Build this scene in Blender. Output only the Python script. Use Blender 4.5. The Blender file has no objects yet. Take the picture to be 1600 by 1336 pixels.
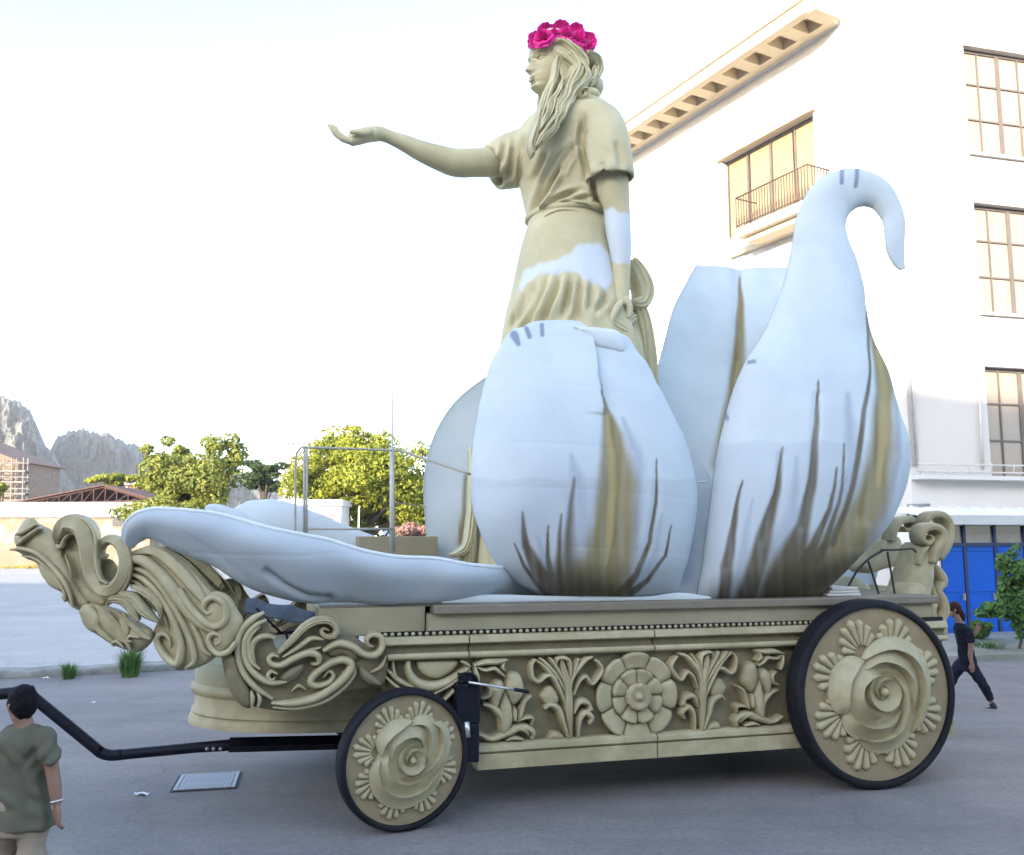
import bpy, bmesh, math, random
import numpy as np
from mathutils import Vector, Matrix, geometry

random.seed(7); np.random.seed(7)
SC = bpy.context.scene
COL = SC.collection
R = math.radians

# ------------------------------------------------------------------ camera, sky, sun, exposure
F = 1380.0; CX, CY = 800.0, 668.0; CAMZ = 2.73
PITCH = math.atan(172.0 / F)
cam = bpy.data.cameras.new('camera'); cam_o = bpy.data.objects.new('camera', cam); COL.objects.link(cam_o)
cam.sensor_fit = 'HORIZONTAL'; cam.sensor_width = 36.0; cam.lens = F / 1600 * 36.0
cam.clip_start = 0.1; cam.clip_end = 6000
cam_o.location = (0, 0, CAMZ); cam_o.rotation_euler = (math.pi / 2 + PITCH, 0, 0)
SC.camera = cam_o

SUN_EL, SUN_AZ = R(14), R(207)           # low evening sun behind the camera; azimuth clockwise from +Y
W = bpy.data.worlds.new('World'); SC.world = W; W.use_nodes = True
wn = W.node_tree.nodes; wl = W.node_tree.links
sky = wn.new('ShaderNodeTexSky'); sky.sky_type = 'NISHITA'; sky.sun_disc = False
sky.sun_elevation = SUN_EL; sky.sun_rotation = SUN_AZ
sky.air_density = 0.8; sky.dust_density = 1.2; sky.ozone_density = 1.0
wn['Background'].inputs['Strength'].default_value = 0.15
wl.new(sky.outputs['Color'], wn['Background'].inputs['Color'])
sun = bpy.data.lights.new('sun', 'SUN'); sun.energy = 2.3; sun.angle = R(0.6); sun.color = (1.0, 0.89, 0.74)
sun_o = bpy.data.objects.new('sun', sun); COL.objects.link(sun_o)
sd = Vector((math.sin(SUN_AZ) * math.cos(SUN_EL), math.cos(SUN_AZ) * math.cos(SUN_EL), math.sin(SUN_EL)))
sun_o.rotation_euler = sd.to_track_quat('Z', 'Y').to_euler()
sun_o.location = sd * 60
vs = SC.view_settings
vs.view_transform = 'Standard'; vs.look = 'None'; vs.gamma = 1.0; vs.exposure = 2.65; vs.use_curve_mapping = False
SC.cycles.max_bounces = 6; SC.cycles.diffuse_bounces = 3

# ------------------------------------------------------------------ helpers
fwd = Vector((0, math.cos(PITCH), math.sin(PITCH))); upv = Vector((0, -math.sin(PITCH), math.cos(PITCH)))
CAM = Vector((0, 0, CAMZ))
def ray(px, py):
    return Vector((1, 0, 0)) * ((px - CX) / F) + upv * ((CY - py) / F) + fwd
def onz(px, py, z=0.0):
    d = ray(px, py); return CAM + d * ((z - CAMZ) / d.z)
def aty(px, py, Y):
    d = ray(px, py); return CAM + d * (Y / d.y)
def onplane(px, py, p, n):
    d = ray(px, py); return CAM + d * ((p - CAM).dot(n) / d.dot(n))
def proj(P):
    """world points (n,3) -> photo pixels"""
    Q = np.asarray(P, float) - np.array([0, 0, CAMZ])
    dep = Q @ np.array(fwd); return np.stack([CX + F * Q[:, 0] / dep, CY - F * (Q @ np.array(upv)) / dep], 1)
def zo(ox, oy, s):
    return lambda pts: [(ox + p[0] / s, oy + p[1] / s) + tuple(p[2:]) for p in pts]

# the float's own frame: origin under the near front wheel, x along its length, y across it (away from us), z up
FA = R(15.2)
FO = onz(632, 1300, 0)
FU = Vector((math.cos(FA), math.sin(FA), 0)); FV = Vector((-math.sin(FA), math.cos(FA), 0))
def fl(px, py, v):
    P = onplane(px, py, FO + FV * v, FV) - FO
    return Vector((P.dot(FU), v, P.z))
def fscale(px, py, v):
    P = onplane(px, py, FO + FV * v, FV); return (P - CAM).dot(fwd) / F    # metres per photo pixel
def f2w(P):
    P = np.asarray(P, float)
    return np.array(FO)[None] + P[:, :1] * np.array(FU) + P[:, 1:2] * np.array(FV) + P[:, 2:3] * np.array([0, 0, 1.0])

def catmull(pts, n):
    P = np.asarray(pts, float)
    if len(P) < 3:
        t = np.linspace(0, 1, n)[:, None]; return P[0] * (1 - t) + P[-1] * t
    P = np.vstack([2 * P[0] - P[1], P, 2 * P[-1] - P[-2]])
    seg = len(P) - 3
    L = np.linalg.norm(np.diff(P[1:-1, :3], axis=0), axis=1) ** 0.8 + 1e-9
    cum = np.concatenate([[0], np.cumsum(L)]) / L.sum()
    out = []
    for u in np.linspace(0, 1, n):
        i = min(seg - 1, max(0, np.searchsorted(cum, u, 'right') - 1))
        t = (u - cum[i]) / (cum[i + 1] - cum[i]) if cum[i + 1] > cum[i] else 0
        p0, p1, p2, p3 = P[i], P[i + 1], P[i + 2], P[i + 3]
        out.append(0.5 * ((2 * p1) + (-p0 + p2) * t + (2 * p0 - 5 * p1 + 4 * p2 - p3) * t * t + (-p0 + 3 * p1 - 3 * p2 + p3) * t ** 3))
    return np.array(out)

class MB:
    """collects geometry for ONE mesh object"""
    def __init__(s): s.v = []; s.f = []
    def add(s, v, f):
        o = len(s.v); s.v.extend([tuple(map(float, p)) for p in v]); s.f.extend([tuple(i + o for i in q) for q in f]); return s
    def box(s, a, b):
        x0, y0, z0 = a; x1, y1, z1 = b
        return s.add([(x0, y0, z0), (x1, y0, z0), (x1, y1, z0), (x0, y1, z0), (x0, y0, z1), (x1, y0, z1), (x1, y1, z1), (x0, y1, z1)],
                     [(0, 3, 2, 1), (4, 5, 6, 7), (0, 1, 5, 4), (1, 2, 6, 5), (2, 3, 7, 6), (3, 0, 4, 7)])
    def obox(s, c, ax, ay, az):
        c, ax, ay, az = map(Vector, (c, ax, ay, az))
        v = [c + ax * i + ay * j + az * k for k in (-1, 1) for (i, j) in ((-1, -1), (1, -1), (1, 1), (-1, 1))]
        f = [(0, 3, 2, 1), (4, 5, 6, 7), (0, 1, 5, 4), (1, 2, 6, 5), (2, 3, 7, 6), (3, 0, 4, 7)]
        if ax.cross(ay).dot(az) < 0: f = [q[::-1] for q in f]
        return s.add(v, f)
    def rings(s, rr, cap=True, close=True):
        n = len(rr[0]); v = [p for r in rr for p in r]; f = []
        for i in range(len(rr) - 1):
            for j in range(n if close else n - 1):
                a = i * n + j; b = i * n + (j + 1) % n
                f.append((a, b, b + n, a + n))
        if cap: f.append(tuple(range(n))[::-1]); f.append(tuple(range((len(rr) - 1) * n, len(rr) * n)))
        return s.add(v, f)
    def tube(s, pts, r, n=10, smooth_n=None, squash=None):
        pts = np.asarray(pts, float); rad = np.full(len(pts), r) if np.isscalar(r) else np.asarray(r, float)
        if smooth_n:
            q = catmull(np.hstack([pts, rad[:, None]]), smooth_n); pts, rad = q[:, :3], np.maximum(q[:, 3], 1e-4)
        T = np.gradient(pts, axis=0); T /= np.linalg.norm(T, axis=1)[:, None] + 1e-12
        ref = np.array([0, 0, 1.0]) if abs(T[0][2]) < 0.9 else np.array([0, 1.0, 0])
        A = ref - T[0] * ref.dot(T[0]); A /= np.linalg.norm(A); rr = []
        for i in range(len(pts)):
            A = A - T[i] * A.dot(T[i]); A /= np.linalg.norm(A); B = np.cross(T[i], A)
            rr.append([pts[i] + rad[i] * (math.cos(t) * A + math.sin(t) * B) for t in np.linspace(0, 2 * math.pi, n, endpoint=False)])
        return s.rings(rr)
    def ellipsoid(s, c, r, nu=16, nv=10, rot=None):
        c = Vector(c); rr = []
        for i in range(nv + 1):
            ph = math.pi * (i / nv); ph = min(max(ph, 0.02), math.pi - 0.02)
            ring = []
            for j in range(nu):
                t = 2 * math.pi * j / nu
                p = Vector((r[0] * math.sin(ph) * math.cos(t), r[1] * math.sin(ph) * math.sin(t), -r[2] * math.cos(ph)))
                if rot: p = rot @ p
                ring.append(c + p)
            rr.append(ring)
        return s.rings(rr)
    def sweep(s, pts, hw, ht, N, prof='round', n=None, k=9, base=0.03):
        """a carved band: centre line, half widths, heights, the direction it stands proud of"""
        pts = np.asarray(pts, float); hw = np.broadcast_to(np.asarray(hw, float), (len(pts),)); ht = np.broadcast_to(np.asarray(ht, float), (len(pts),))
        n = n or max(8, 5 * len(pts))
        q = catmull(np.hstack([pts, hw[:, None], ht[:, None]]), n)
        P, w, h = q[:, :3], np.maximum(q[:, 3], 1e-3), np.maximum(q[:, 4], 1e-3)
        N = np.asarray(N, float); N /= np.linalg.norm(N)
        T = np.gradient(P, axis=0); T /= np.linalg.norm(T, axis=1)[:, None] + 1e-12
        rr = []
        a = np.linspace(-1, 1, k); fa = PROF[prof](a)
        for i in range(n):
            S = np.cross(T[i], N); S /= np.linalg.norm(S) + 1e-12
            NN = np.cross(S, T[i])
            ring = [P[i] + S * (a[j] * w[i]) + NN * (fa[j] * h[i]) for j in range(k)]
            ring += [P[i] + S * w[i] - N * base, P[i] - S * w[i] - N * base]
            rr.append(ring)
        return s.rings(rr)
    def pillow(s, outline, H, edge, to3d, base=0.03, step=None, rnd=None, crease=None):
        """a domed form over a traced outline; to3d(x, z, height) -> point"""
        O = catmull(list(outline) + [outline[0]], len(outline) * 5)[:-1]
        lo, hi = O.min(0), O.max(0); step = step or max(hi - lo) / 22
        verts = [Vector(p) for p in O]; m = len(verts)
        gx = np.arange(lo[0] + step / 2, hi[0], step); gy = np.arange(lo[1] + step / 2, hi[1], step)
        P2 = np.roll(O, -1, 0)
        def dist(p):
            d = P2 - O; t = np.clip(((p - O) * d).sum(1) / ((d * d).sum(1) + 1e-12), 0, 1)
            return np.sqrt((((O + d * t[:, None]) - p) ** 2).sum(1)).min()
        for x in gx:
            for y in gy:
                p = np.array([x, y])
                c = ((O[:, 1] > y) != (P2[:, 1] > y)) & (x < (P2[:, 0] - O[:, 0]) * (y - O[:, 1]) / (P2[:, 1] - O[:, 1] + 1e-12) + O[:, 0])
                if c.sum() % 2 and dist(p) > step * 0.45: verts.append(Vector(p))
        r = geometry.delaunay_2d_cdt(verts, [(i, (i + 1) % m) for i in range(m)], [], 1, 1e-6)
        V = np.array([tuple(p) for p in r[0]]); T = r[2]
        hh = []
        for p in V:
            e = min(dist(p) / edge, 1.0); h = H * math.sqrt(max(0, 1 - (1 - e) ** 2))
            if crease: h += crease(p)
            hh.append(h)
        top = [to3d(p[0], p[1], h) for p, h in zip(V, hh)]
        nv = len(top); bot = [to3d(p[0], p[1], -base) for p in V]
        cnt = {}
        for t in T:
            for i in range(len(t)):
                e = (t[i], t[(i + 1) % len(t)]); cnt[e] = 1
        f = [tuple(t) for t in T]
        for (a, b) in cnt:
            if (b, a) not in cnt: f.append((b, a, a + nv, b + nv))
        return s.add(top + bot, f)
    def build(s, name, mat, parent=None, smooth=True, label=None, bevel=None, auto=None):
        me = bpy.data.meshes.new(name); me.from_pydata(s.v, [], s.f); me.update()
        bm = bmesh.new(); bm.from_mesh(me); bmesh.ops.recalc_face_normals(bm, faces=bm.faces); bm.to_mesh(me); bm.free()
        if smooth: me.polygons.foreach_set('use_smooth', [True] * len(me.polygons))
        if auto is not None:
            try: me.set_sharp_from_angle(angle=R(auto))
            except Exception: pass
        me.materials.append(mat)
        o = bpy.data.objects.new(name, me); COL.objects.link(o)
        if parent: o.parent = parent
        if label: o['label'] = label
        if bevel:
            md = o.modifiers.new('bevel', 'BEVEL'); md.width = bevel; md.segments = 2; md.limit_method = 'ANGLE'; md.angle_limit = R(40)
        return o

PROF = {
    'round': lambda a: np.sqrt(np.maximum(0, 1 - np.abs(a) ** 2.3)),
    'flat': lambda a: np.minimum(1, 3.5 * (1 - np.abs(a))) ** 0.6,
    'rim': lambda a: np.where(np.abs(a) > 0.97, 0.55, 0.55 + 0.45 * np.abs(a) ** 3 ),
    'ridge': lambda a: 1 - 0.9 * np.abs(a) ** 1.2,
    'groove': lambda a: np.sqrt(np.maximum(0, 1 - np.abs(a) ** 3)) * (0.72 + 0.28 * np.abs(np.cos(a * math.pi * 1.5))),
    'hair': lambda a: np.sqrt(np.maximum(0, 1 - np.abs(a) ** 2.4)) * (0.72 + 0.28 * np.abs(np.cos(a * math.pi * 2))),
    'lip': lambda a: np.where(a > 0.8, (1 - a) / 0.2 * 0.95, 0.15 + 0.8 * ((a + 1) / 1.8) ** 1.5),
    'lipr': lambda a: np.where(a < -0.8, (1 + a) / 0.2 * 0.95, 0.15 + 0.8 * ((1 - a) / 1.8) ** 1.5),
}

def tag(o, label, cat, group=None):
    o['label'] = label; o['category'] = cat
    if group: o['group'] = group
    return o
def struct(o): o['kind'] = 'structure'; return o
def stuff(o): o['kind'] = 'stuff'; return o
def empty(name, loc=(0, 0, 0), rz=0, parent=None):
    o = bpy.data.objects.new(name, None); COL.objects.link(o); o.location = loc; o.rotation_euler = (0, 0, rz); o.empty_display_size = 0.2
    if parent: o.parent = parent
    return o
def copy_obj(o, parent=None, **kw):
    c = o.copy(); COL.objects.link(c)
    if parent is not None: c.parent = parent
    for k, v in kw.items(): setattr(c, k, v)
    return c
def copy_tree(o, parent=None):
    kids = list(o.children); c = copy_obj(o, parent)
    for ch in kids: copy_tree(ch, c)
    return c

def remesh(o, voxel, smooth_it=6, fac=0.5):
    """fuse the overlapping closed shells of one object into one continuous surface"""
    m = o.modifiers.new('r', 'REMESH'); m.mode = 'VOXEL'; m.voxel_size = voxel
    if smooth_it:
        s = o.modifiers.new('s', 'SMOOTH'); s.iterations = smooth_it; s.factor = fac
    dg = bpy.context.evaluated_depsgraph_get(); dg.update()
    me = bpy.data.meshes.new_from_object(o.evaluated_get(dg))
    mats = [mm for mm in o.data.materials]; old = o.data
    o.modifiers.clear(); o.data = me; bpy.data.meshes.remove(old)
    me.materials.clear()
    for mm in mats: me.materials.append(mm)
    me.polygons.foreach_set('use_smooth', [True] * len(me.polygons))
    return o
def getv(o):
    a = np.empty(len(o.data.vertices) * 3); o.data.vertices.foreach_get('co', a); return a.reshape(-1, 3)
def getn(o):
    a = np.empty(len(o.data.vertices) * 3); o.data.vertices.foreach_get('normal', a); return a.reshape(-1, 3)
def setv(o, V):
    o.data.vertices.foreach_set('co', np.asarray(V, float).ravel()); o.data.update()
def set_attr(o, name, vals):
    at = o.data.attributes.new(name, 'FLOAT', 'POINT'); at.data.foreach_set('value', np.asarray(vals, np.float32))
def seg_dist(P, line):
    """distance of 2-D points to a polyline and the parameter 0..1 along it"""
    L = np.asarray(line, float)[:, :2]; best = np.full(len(P), 1e9); par = np.zeros(len(P)); n = len(L) - 1
    for i in range(n):
        d = L[i + 1] - L[i]; t = np.clip(((P - L[i]) @ d) / (d @ d + 1e-12), 0, 1)
        q = np.linalg.norm(P - (L[i] + t[:, None] * d), axis=1); m = q < best
        best[m] = q[m]; par[m] = (i + t[m]) / n
    return best, par
def inside(P, poly):
    poly = np.asarray(poly, float); c = np.zeros(len(P), bool); n = len(poly)
    for i in range(n):
        a, b = poly[i], poly[(i + 1) % n]
        c ^= ((a[1] > P[:, 1]) != (b[1] > P[:, 1])) & (P[:, 0] < (b[0] - a[0]) * (P[:, 1] - a[1]) / (b[1] - a[1] + 1e-12) + a[0])
    return c
def sm(x, a, b):
    t = np.clip((x - a) / (b - a), 0, 1); return t * t * (3 - 2 * t)

# ------------------------------------------------------------------ materials
MATS = {}
def mat(name, c1, c2=None, rough=0.7, scale=3.0, detail=6, bump=0.0, bscale=40.0, metal=0.0, spec=0.4, c3=None, scale3=0.5, amt3=0.5, dist=0.02, trans=0.0):
    if name in MATS: return MATS[name]
    m = bpy.data.materials.new(name); m.use_nodes = True; nt = m.node_tree; N, L = nt.nodes, nt.links
    b = N['Principled BSDF']; b.inputs['Roughness'].default_value = rough; b.inputs['Metallic'].default_value = metal
    b.inputs['Specular IOR Level'].default_value = spec
    tc = N.new('ShaderNodeTexCoord')
    if c2 is None: c2 = tuple(c * 0.86 for c in c1)
    nz = N.new('ShaderNodeTexNoise'); nz.inputs['Scale'].default_value = scale; nz.inputs['Detail'].default_value = detail; nz.inputs['Roughness'].default_value = 0.62
    L.new(tc.outputs['Object'], nz.inputs['Vector'])
    rp = N.new('ShaderNodeValToRGB'); rp.color_ramp.elements[0].position = 0.32; rp.color_ramp.elements[1].position = 0.68
    rp.color_ramp.elements[0].color = (*c2, 1); rp.color_ramp.elements[1].color = (*c1, 1)
    L.new(nz.outputs['Fac'], rp.inputs['Fac']); out = rp.outputs['Color']
    if c3:
        n3 = N.new('ShaderNodeTexNoise'); n3.inputs['Scale'].default_value = scale3; n3.inputs['Detail'].default_value = 5
        L.new(tc.outputs['Object'], n3.inputs['Vector'])
        mr = N.new('ShaderNodeMapRange'); mr.inputs[1].default_value = 0.5; mr.inputs[2].default_value = 0.72; mr.inputs[4].default_value = amt3
        L.new(n3.outputs['Fac'], mr.inputs[0])
        mx = N.new('ShaderNodeMix'); mx.data_type = 'RGBA'; L.new(mr.outputs[0], mx.inputs['Factor']); L.new(out, mx.inputs['A']); mx.inputs['B'].default_value = (*c3, 1)
        out = mx.outputs['Result']
    L.new(out, b.inputs['Base Color'])
    if bump:
        nb = N.new('ShaderNodeTexNoise'); nb.inputs['Scale'].default_value = bscale; nb.inputs['Detail'].default_value = 4
        L.new(tc.outputs['Object'], nb.inputs['Vector'])
        bp = N.new('ShaderNodeBump'); bp.inputs['Strength'].default_value = bump; bp.inputs['Distance'].default_value = dist
        L.new(nb.outputs['Fac'], bp.inputs['Height']); L.new(bp.outputs['Normal'], b.inputs['Normal'])
    if trans:
        tr = N.new('ShaderNodeBsdfTranslucent'); L.new(out, tr.inputs['Color']); ms = N.new('ShaderNodeMixShader'); ms.inputs[0].default_value = trans
        L.new(b.outputs[0], ms.inputs[1]); L.new(tr.outputs[0], ms.inputs[2]); L.new(ms.outputs[0], N['Material Output'].inputs['Surface'])
    MATS[name] = m; return m

def attr_mix(m, attr, color, rough=None):
    """lay a painted colour, masked by a per-vertex attribute, over a material's base colour"""
    nt = m.node_tree; N, L = nt.nodes, nt.links; b = N['Principled BSDF']
    src = b.inputs['Base Color'].links[0].from_socket
    at = N.new('ShaderNodeAttribute'); at.attribute_name = attr
    mx = N.new('ShaderNodeMix'); mx.data_type = 'RGBA'
    L.new(at.outputs['Fac'], mx.inputs['Factor']); L.new(src, mx.inputs['A']); mx.inputs['B'].default_value = (*color, 1)
    L.new(mx.outputs['Result'], b.inputs['Base Color'])
    return m

GOLD = mat('gold_plaster', (0.45, 0.395, 0.24), (0.34, 0.293, 0.17), rough=0.55, scale=5, bump=0.35, bscale=160, dist=0.006, c3=(0.265, 0.218, 0.12), scale3=1.3, amt3=0.65, spec=0.35)
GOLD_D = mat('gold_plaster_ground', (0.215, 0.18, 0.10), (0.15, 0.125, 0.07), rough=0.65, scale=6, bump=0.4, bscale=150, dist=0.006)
TAN = mat('tan_disc', (0.30, 0.235, 0.135), (0.225, 0.175, 0.10), rough=0.65, scale=4, bump=0.4, bscale=150, dist=0.006)
BEIGE = mat('beige_board', (0.34, 0.30, 0.19), (0.28, 0.245, 0.155), rough=0.6, scale=2.0, bump=0.05, bscale=60, c3=(0.27, 0.24, 0.15), scale3=0.7, amt3=0.4)
LIP = mat('brown_lip', (0.22, 0.19, 0.14), (0.17, 0.145, 0.105), rough=0.6)
BLACKM = mat('black_steel', (0.008, 0.009, 0.018), (0.006, 0.006, 0.011), rough=0.5, bump=0.08, bscale=80, dist=0.004, spec=0.22)
RUBBER = mat('tyre_rubber', (0.012, 0.012, 0.016), (0.008, 0.008, 0.011), rough=0.65, spec=0.2, bump=0.12, bscale=60, dist=0.004, c3=(0.03, 0.03, 0.034), scale3=2.5, amt3=0.4)
STEEL = mat('galvanised_steel', (0.38, 0.38, 0.36), (0.28, 0.28, 0.27), rough=0.45, metal=0.4)
# ================================================================== the setting
def wpar(o, root):
    o.parent = root; o.matrix_parent_inverse = Matrix.Translation(-Vector(root.location)); return o

ASPH = mat('asphalt', (0.205, 0.188, 0.18), (0.163, 0.15, 0.145), rough=0.85, scale=1.3, detail=10, bump=0.25, bscale=55, dist=0.01, c3=(0.245, 0.222, 0.21), scale3=0.22, amt3=0.7, spec=0.3)
LOT = mat('lot_concrete', (0.37, 0.352, 0.335), (0.31, 0.297, 0.283), rough=0.85, scale=0.6, detail=10, bump=0.2, bscale=40, dist=0.01, c3=(0.42, 0.40, 0.375), scale3=0.12, amt3=0.6, spec=0.3)
KERB = mat('kerb_stone', (0.3, 0.29, 0.27), (0.16, 0.16, 0.14), rough=0.9, scale=2.5, bump=0.5, bscale=25, c3=(0.13, 0.14, 0.08), scale3=1.1, amt3=0.8)
def detail_asphalt(m, streak_dir, amp=.11):
    # fine aggregate speckle and long worn tracks over the base colour
    nt = m.node_tree; N, L = nt.nodes, nt.links; b = N['Principled BSDF']; src = b.inputs['Base Color'].links[0].from_socket
    tc = N.new('ShaderNodeTexCoord'); mp = N.new('ShaderNodeMapping'); mp.inputs['Rotation'].default_value = (0, 0, -streak_dir); mp.inputs['Scale'].default_value = (0.10, 1.6, 1)
    L.new(tc.outputs['Object'], mp.inputs['Vector'])
    n1 = N.new('ShaderNodeTexNoise'); n1.inputs['Scale'].default_value = 1.0; n1.inputs['Detail'].default_value = 6; L.new(mp.outputs[0], n1.inputs['Vector'])
    n2 = N.new('ShaderNodeTexNoise'); n2.inputs['Scale'].default_value = 16; n2.inputs['Detail'].default_value = 8; n2.inputs['Roughness'].default_value = 0.8; L.new(tc.outputs['Object'], n2.inputs['Vector'])
    n3 = N.new('ShaderNodeTexVoronoi'); n3.feature = 'DISTANCE_TO_EDGE'; n3.inputs['Scale'].default_value = 0.35
    nw = N.new('ShaderNodeTexNoise'); nw.inputs['Scale'].default_value = 1.4; nw.inputs['Detail'].default_value = 6; L.new(tc.outputs['Object'], nw.inputs['Vector'])
    mv = N.new('ShaderNodeMix'); mv.data_type = 'VECTOR'; mv.inputs['Factor'].default_value = 0.45; L.new(tc.outputs['Object'], mv.inputs['A']); L.new(nw.outputs['Color'], mv.inputs['B'])
    L.new(mv.outputs['Result'], n3.inputs['Vector'])
    def rng(s, a, b_, lo, hi):
        r = N.new('ShaderNodeMapRange'); r.inputs[1].default_value = a; r.inputs[2].default_value = b_; r.inputs[3].default_value = lo; r.inputs[4].default_value = hi
        L.new(s, r.inputs[0]); return r.outputs[0]
    def mul(a, f):
        x = N.new('ShaderNodeVectorMath'); x.operation = 'SCALE'; L.new(a, x.inputs[0]); L.new(f, x.inputs['Scale']); return x.outputs[0]
    o = mul(src, rng(n1.outputs['Fac'], 0.3, 0.7, 1 - amp, 1 + amp)); o = mul(o, rng(n2.outputs['Fac'], 0.3, 0.7, 0.75, 1.25))
    o = mul(o, rng(n3.outputs['Distance'], 0.0, 0.004, 0.86, 1.0))
    L.new(o, b.inputs['Base Color'])
detail_asphalt(ASPH, FA); detail_asphalt(LOT, R(20), .035)

g = MB()
xs = [-2500, -300, -60, -20, 0, 20, 60, 300, 2500]; ys = [-300, -30, 0, 20, 60, 150, 600, 3500]
for i in range(len(xs)):
    for j in range(len(ys)): g.v.append((xs[i], ys[j], 0.0))
for i in range(len(xs) - 1):
    for j in range(len(ys) - 1):
        a = i * len(ys) + j; g.f.append((a, a + len(ys), a + len(ys) + 1, a + 1))
struct(g.build('ground', ASPH, smooth=False))

# kerb and the lot behind it
k0 = onz(0, 1061, 0); k1 = onz(300, 1046, 0); kd = (k1 - k0); kd.z = 0; kd.normalize(); kn = Vector((-kd.y, kd.x, 0))
KA, KB = k0 - kd * 40, k0 + kd * 34
kb = MB(); nk = 160; rr = []
for i in range(nk):
    c = KA.lerp(KB, i / (nk - 1)); w = 0.03 * math.sin(i * 1.7) + 0.025 * math.sin(i * 0.6 + 1); h = 0.13 + 0.02 * math.sin(i * 2.3) + 0.012 * math.sin(i * 0.9)
    rr.append([c + kn * (w - 0.05) + Vector((0, 0, -0.1)), c + kn * (w - 0.02) + Vector((0, 0, h * 0.8)), c + kn * (w + 0.04) + Vector((0, 0, h)), c + kn * 0.5 + Vector((0, 0, h + 0.01)), c + kn * 0.6 + Vector((0, 0, -0.1))])
kb.rings(rr); struct(kb.build('kerb', KERB))
lot = MB(); lz = Vector((0, 0, 0.11))
lot.add([KA + kn * 0.45 + lz, KB + kn * 0.45 + lz, KB + kn * 75 + lz, KA + kn * 75 + lz, KA + kn * 0.45, KB + kn * 0.45, KB + kn * 75, KA + kn * 75],
        [(0, 1, 2, 3), (4, 7, 6, 5), (0, 4, 5, 1), (1, 5, 6, 2), (2, 6, 7, 3), (3, 7, 4, 0)])
struct(lot.build('parking_lot', LOT, smooth=False))

# ------------------------------------------------------------------ mountain
ROCK = mat('limestone', (0.135, 0.13, 0.125), (0.06, 0.064, 0.06), rough=0.95, scale=0.02, detail=14, bump=0.6, bscale=0.09, dist=6.0, c3=(0.05, 0.06, 0.04), scale3=0.017, amt3=0.8)
from mathutils import noise as mn
def mountain(name, sil, Y, depth, seed, base_py=800):
    S = catmull(sil, 300); S[:, 1] += [1.6 * math.sin(i * .5 + seed) + 1.3 * math.sin(i * 1.27) + .9 * math.sin(i * 2.3 + 1) for i in range(300)]; nr = 90; m = MB(); rr = []
    for j in range(nr):
        t = j / (nr - 1); row = []
        for i, p in enumerate(S):
            top = aty(p[0], p[1], Y + depth)
            z = -5 + (top.z + 5) * (1 - (1 - t) ** 1.7)
            y = Y + depth * t ** 1.5
            n = mn.fractal(Vector((top.x * 0.012 + seed, z * 0.010, seed)), 0.9, 2.1, 6)
            n2 = mn.fractal(Vector((top.x * 0.035 + seed, z * 0.02, seed + 9)), 0.6, 2.2, 7); n3 = abs(mn.fractal(Vector((top.x * 0.06 + seed, z * 0.025, seed + 4)), 0.6, 2.1, 5))
            fade = math.sin(math.pi * min(1, t * 1.02))
            y += -fade * (40 * n + 26 * n2) + fade * 26 * n3
            row.append((top.x * (y / (Y + depth)), y, z + (0 if t > 0.97 else 6 * n2 * fade)))
        rr.append(row)
    back = [(p[0] * 1.1, p[1] + 200, -5) for p in rr[-1]]
    rr.append(back)
    m.rings(rr, cap=False, close=False)
    return struct(m.build(name, ROCK))
mountain('mountain', [(-500, 640), (-350, 560), (-200, 560), (-90, 590), (-30, 608), (0, 620), (20, 626), (40, 636), (52, 652), (60, 676), (64, 697), (80, 706), (110, 760), (130, 800)], 620, 160, 3.1)
mountain('mountain', [(20, 760), (60, 715), (80, 703), (84, 692), (95, 681), (112, 676), (130, 673), (145, 679), (165, 679), (190, 690), (215, 697), (240, 712), (290, 725), (350, 738), (430, 752), (560, 775)], 800, 160, 7.7)

# ------------------------------------------------------------------ trees and plants
LEAF = mat('leaf_mid', (0.27, 0.27, 0.05), (0.10, 0.14, 0.028), rough=0.6, scale=0.9, detail=4, trans=0.25, spec=0.3)
LEAF_Y = mat('leaf_yellow', (0.31, 0.32, 0.03), (0.11, 0.145, 0.018), rough=0.6, scale=0.8, detail=4, trans=0.25, spec=0.3)
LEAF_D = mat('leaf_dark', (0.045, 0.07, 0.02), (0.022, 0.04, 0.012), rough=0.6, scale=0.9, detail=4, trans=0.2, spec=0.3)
LEAF_S = mat('leaf_green', (0.13, 0.24, 0.065), (0.05, 0.12, 0.03), rough=0.6, scale=3, detail=4, trans=0.3, spec=0.3)  # fresh green for shrubs, grass tufts and weeds
PINK = mat('pink_blossom', (0.34, 0.16, 0.15), (0.16, 0.12, 0.07), rough=0.7, scale=1.2)
BARK = mat('bark', (0.09, 0.07, 0.05), (0.05, 0.04, 0.03), rough=0.9, scale=6, bump=0.5, bscale=20)
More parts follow.
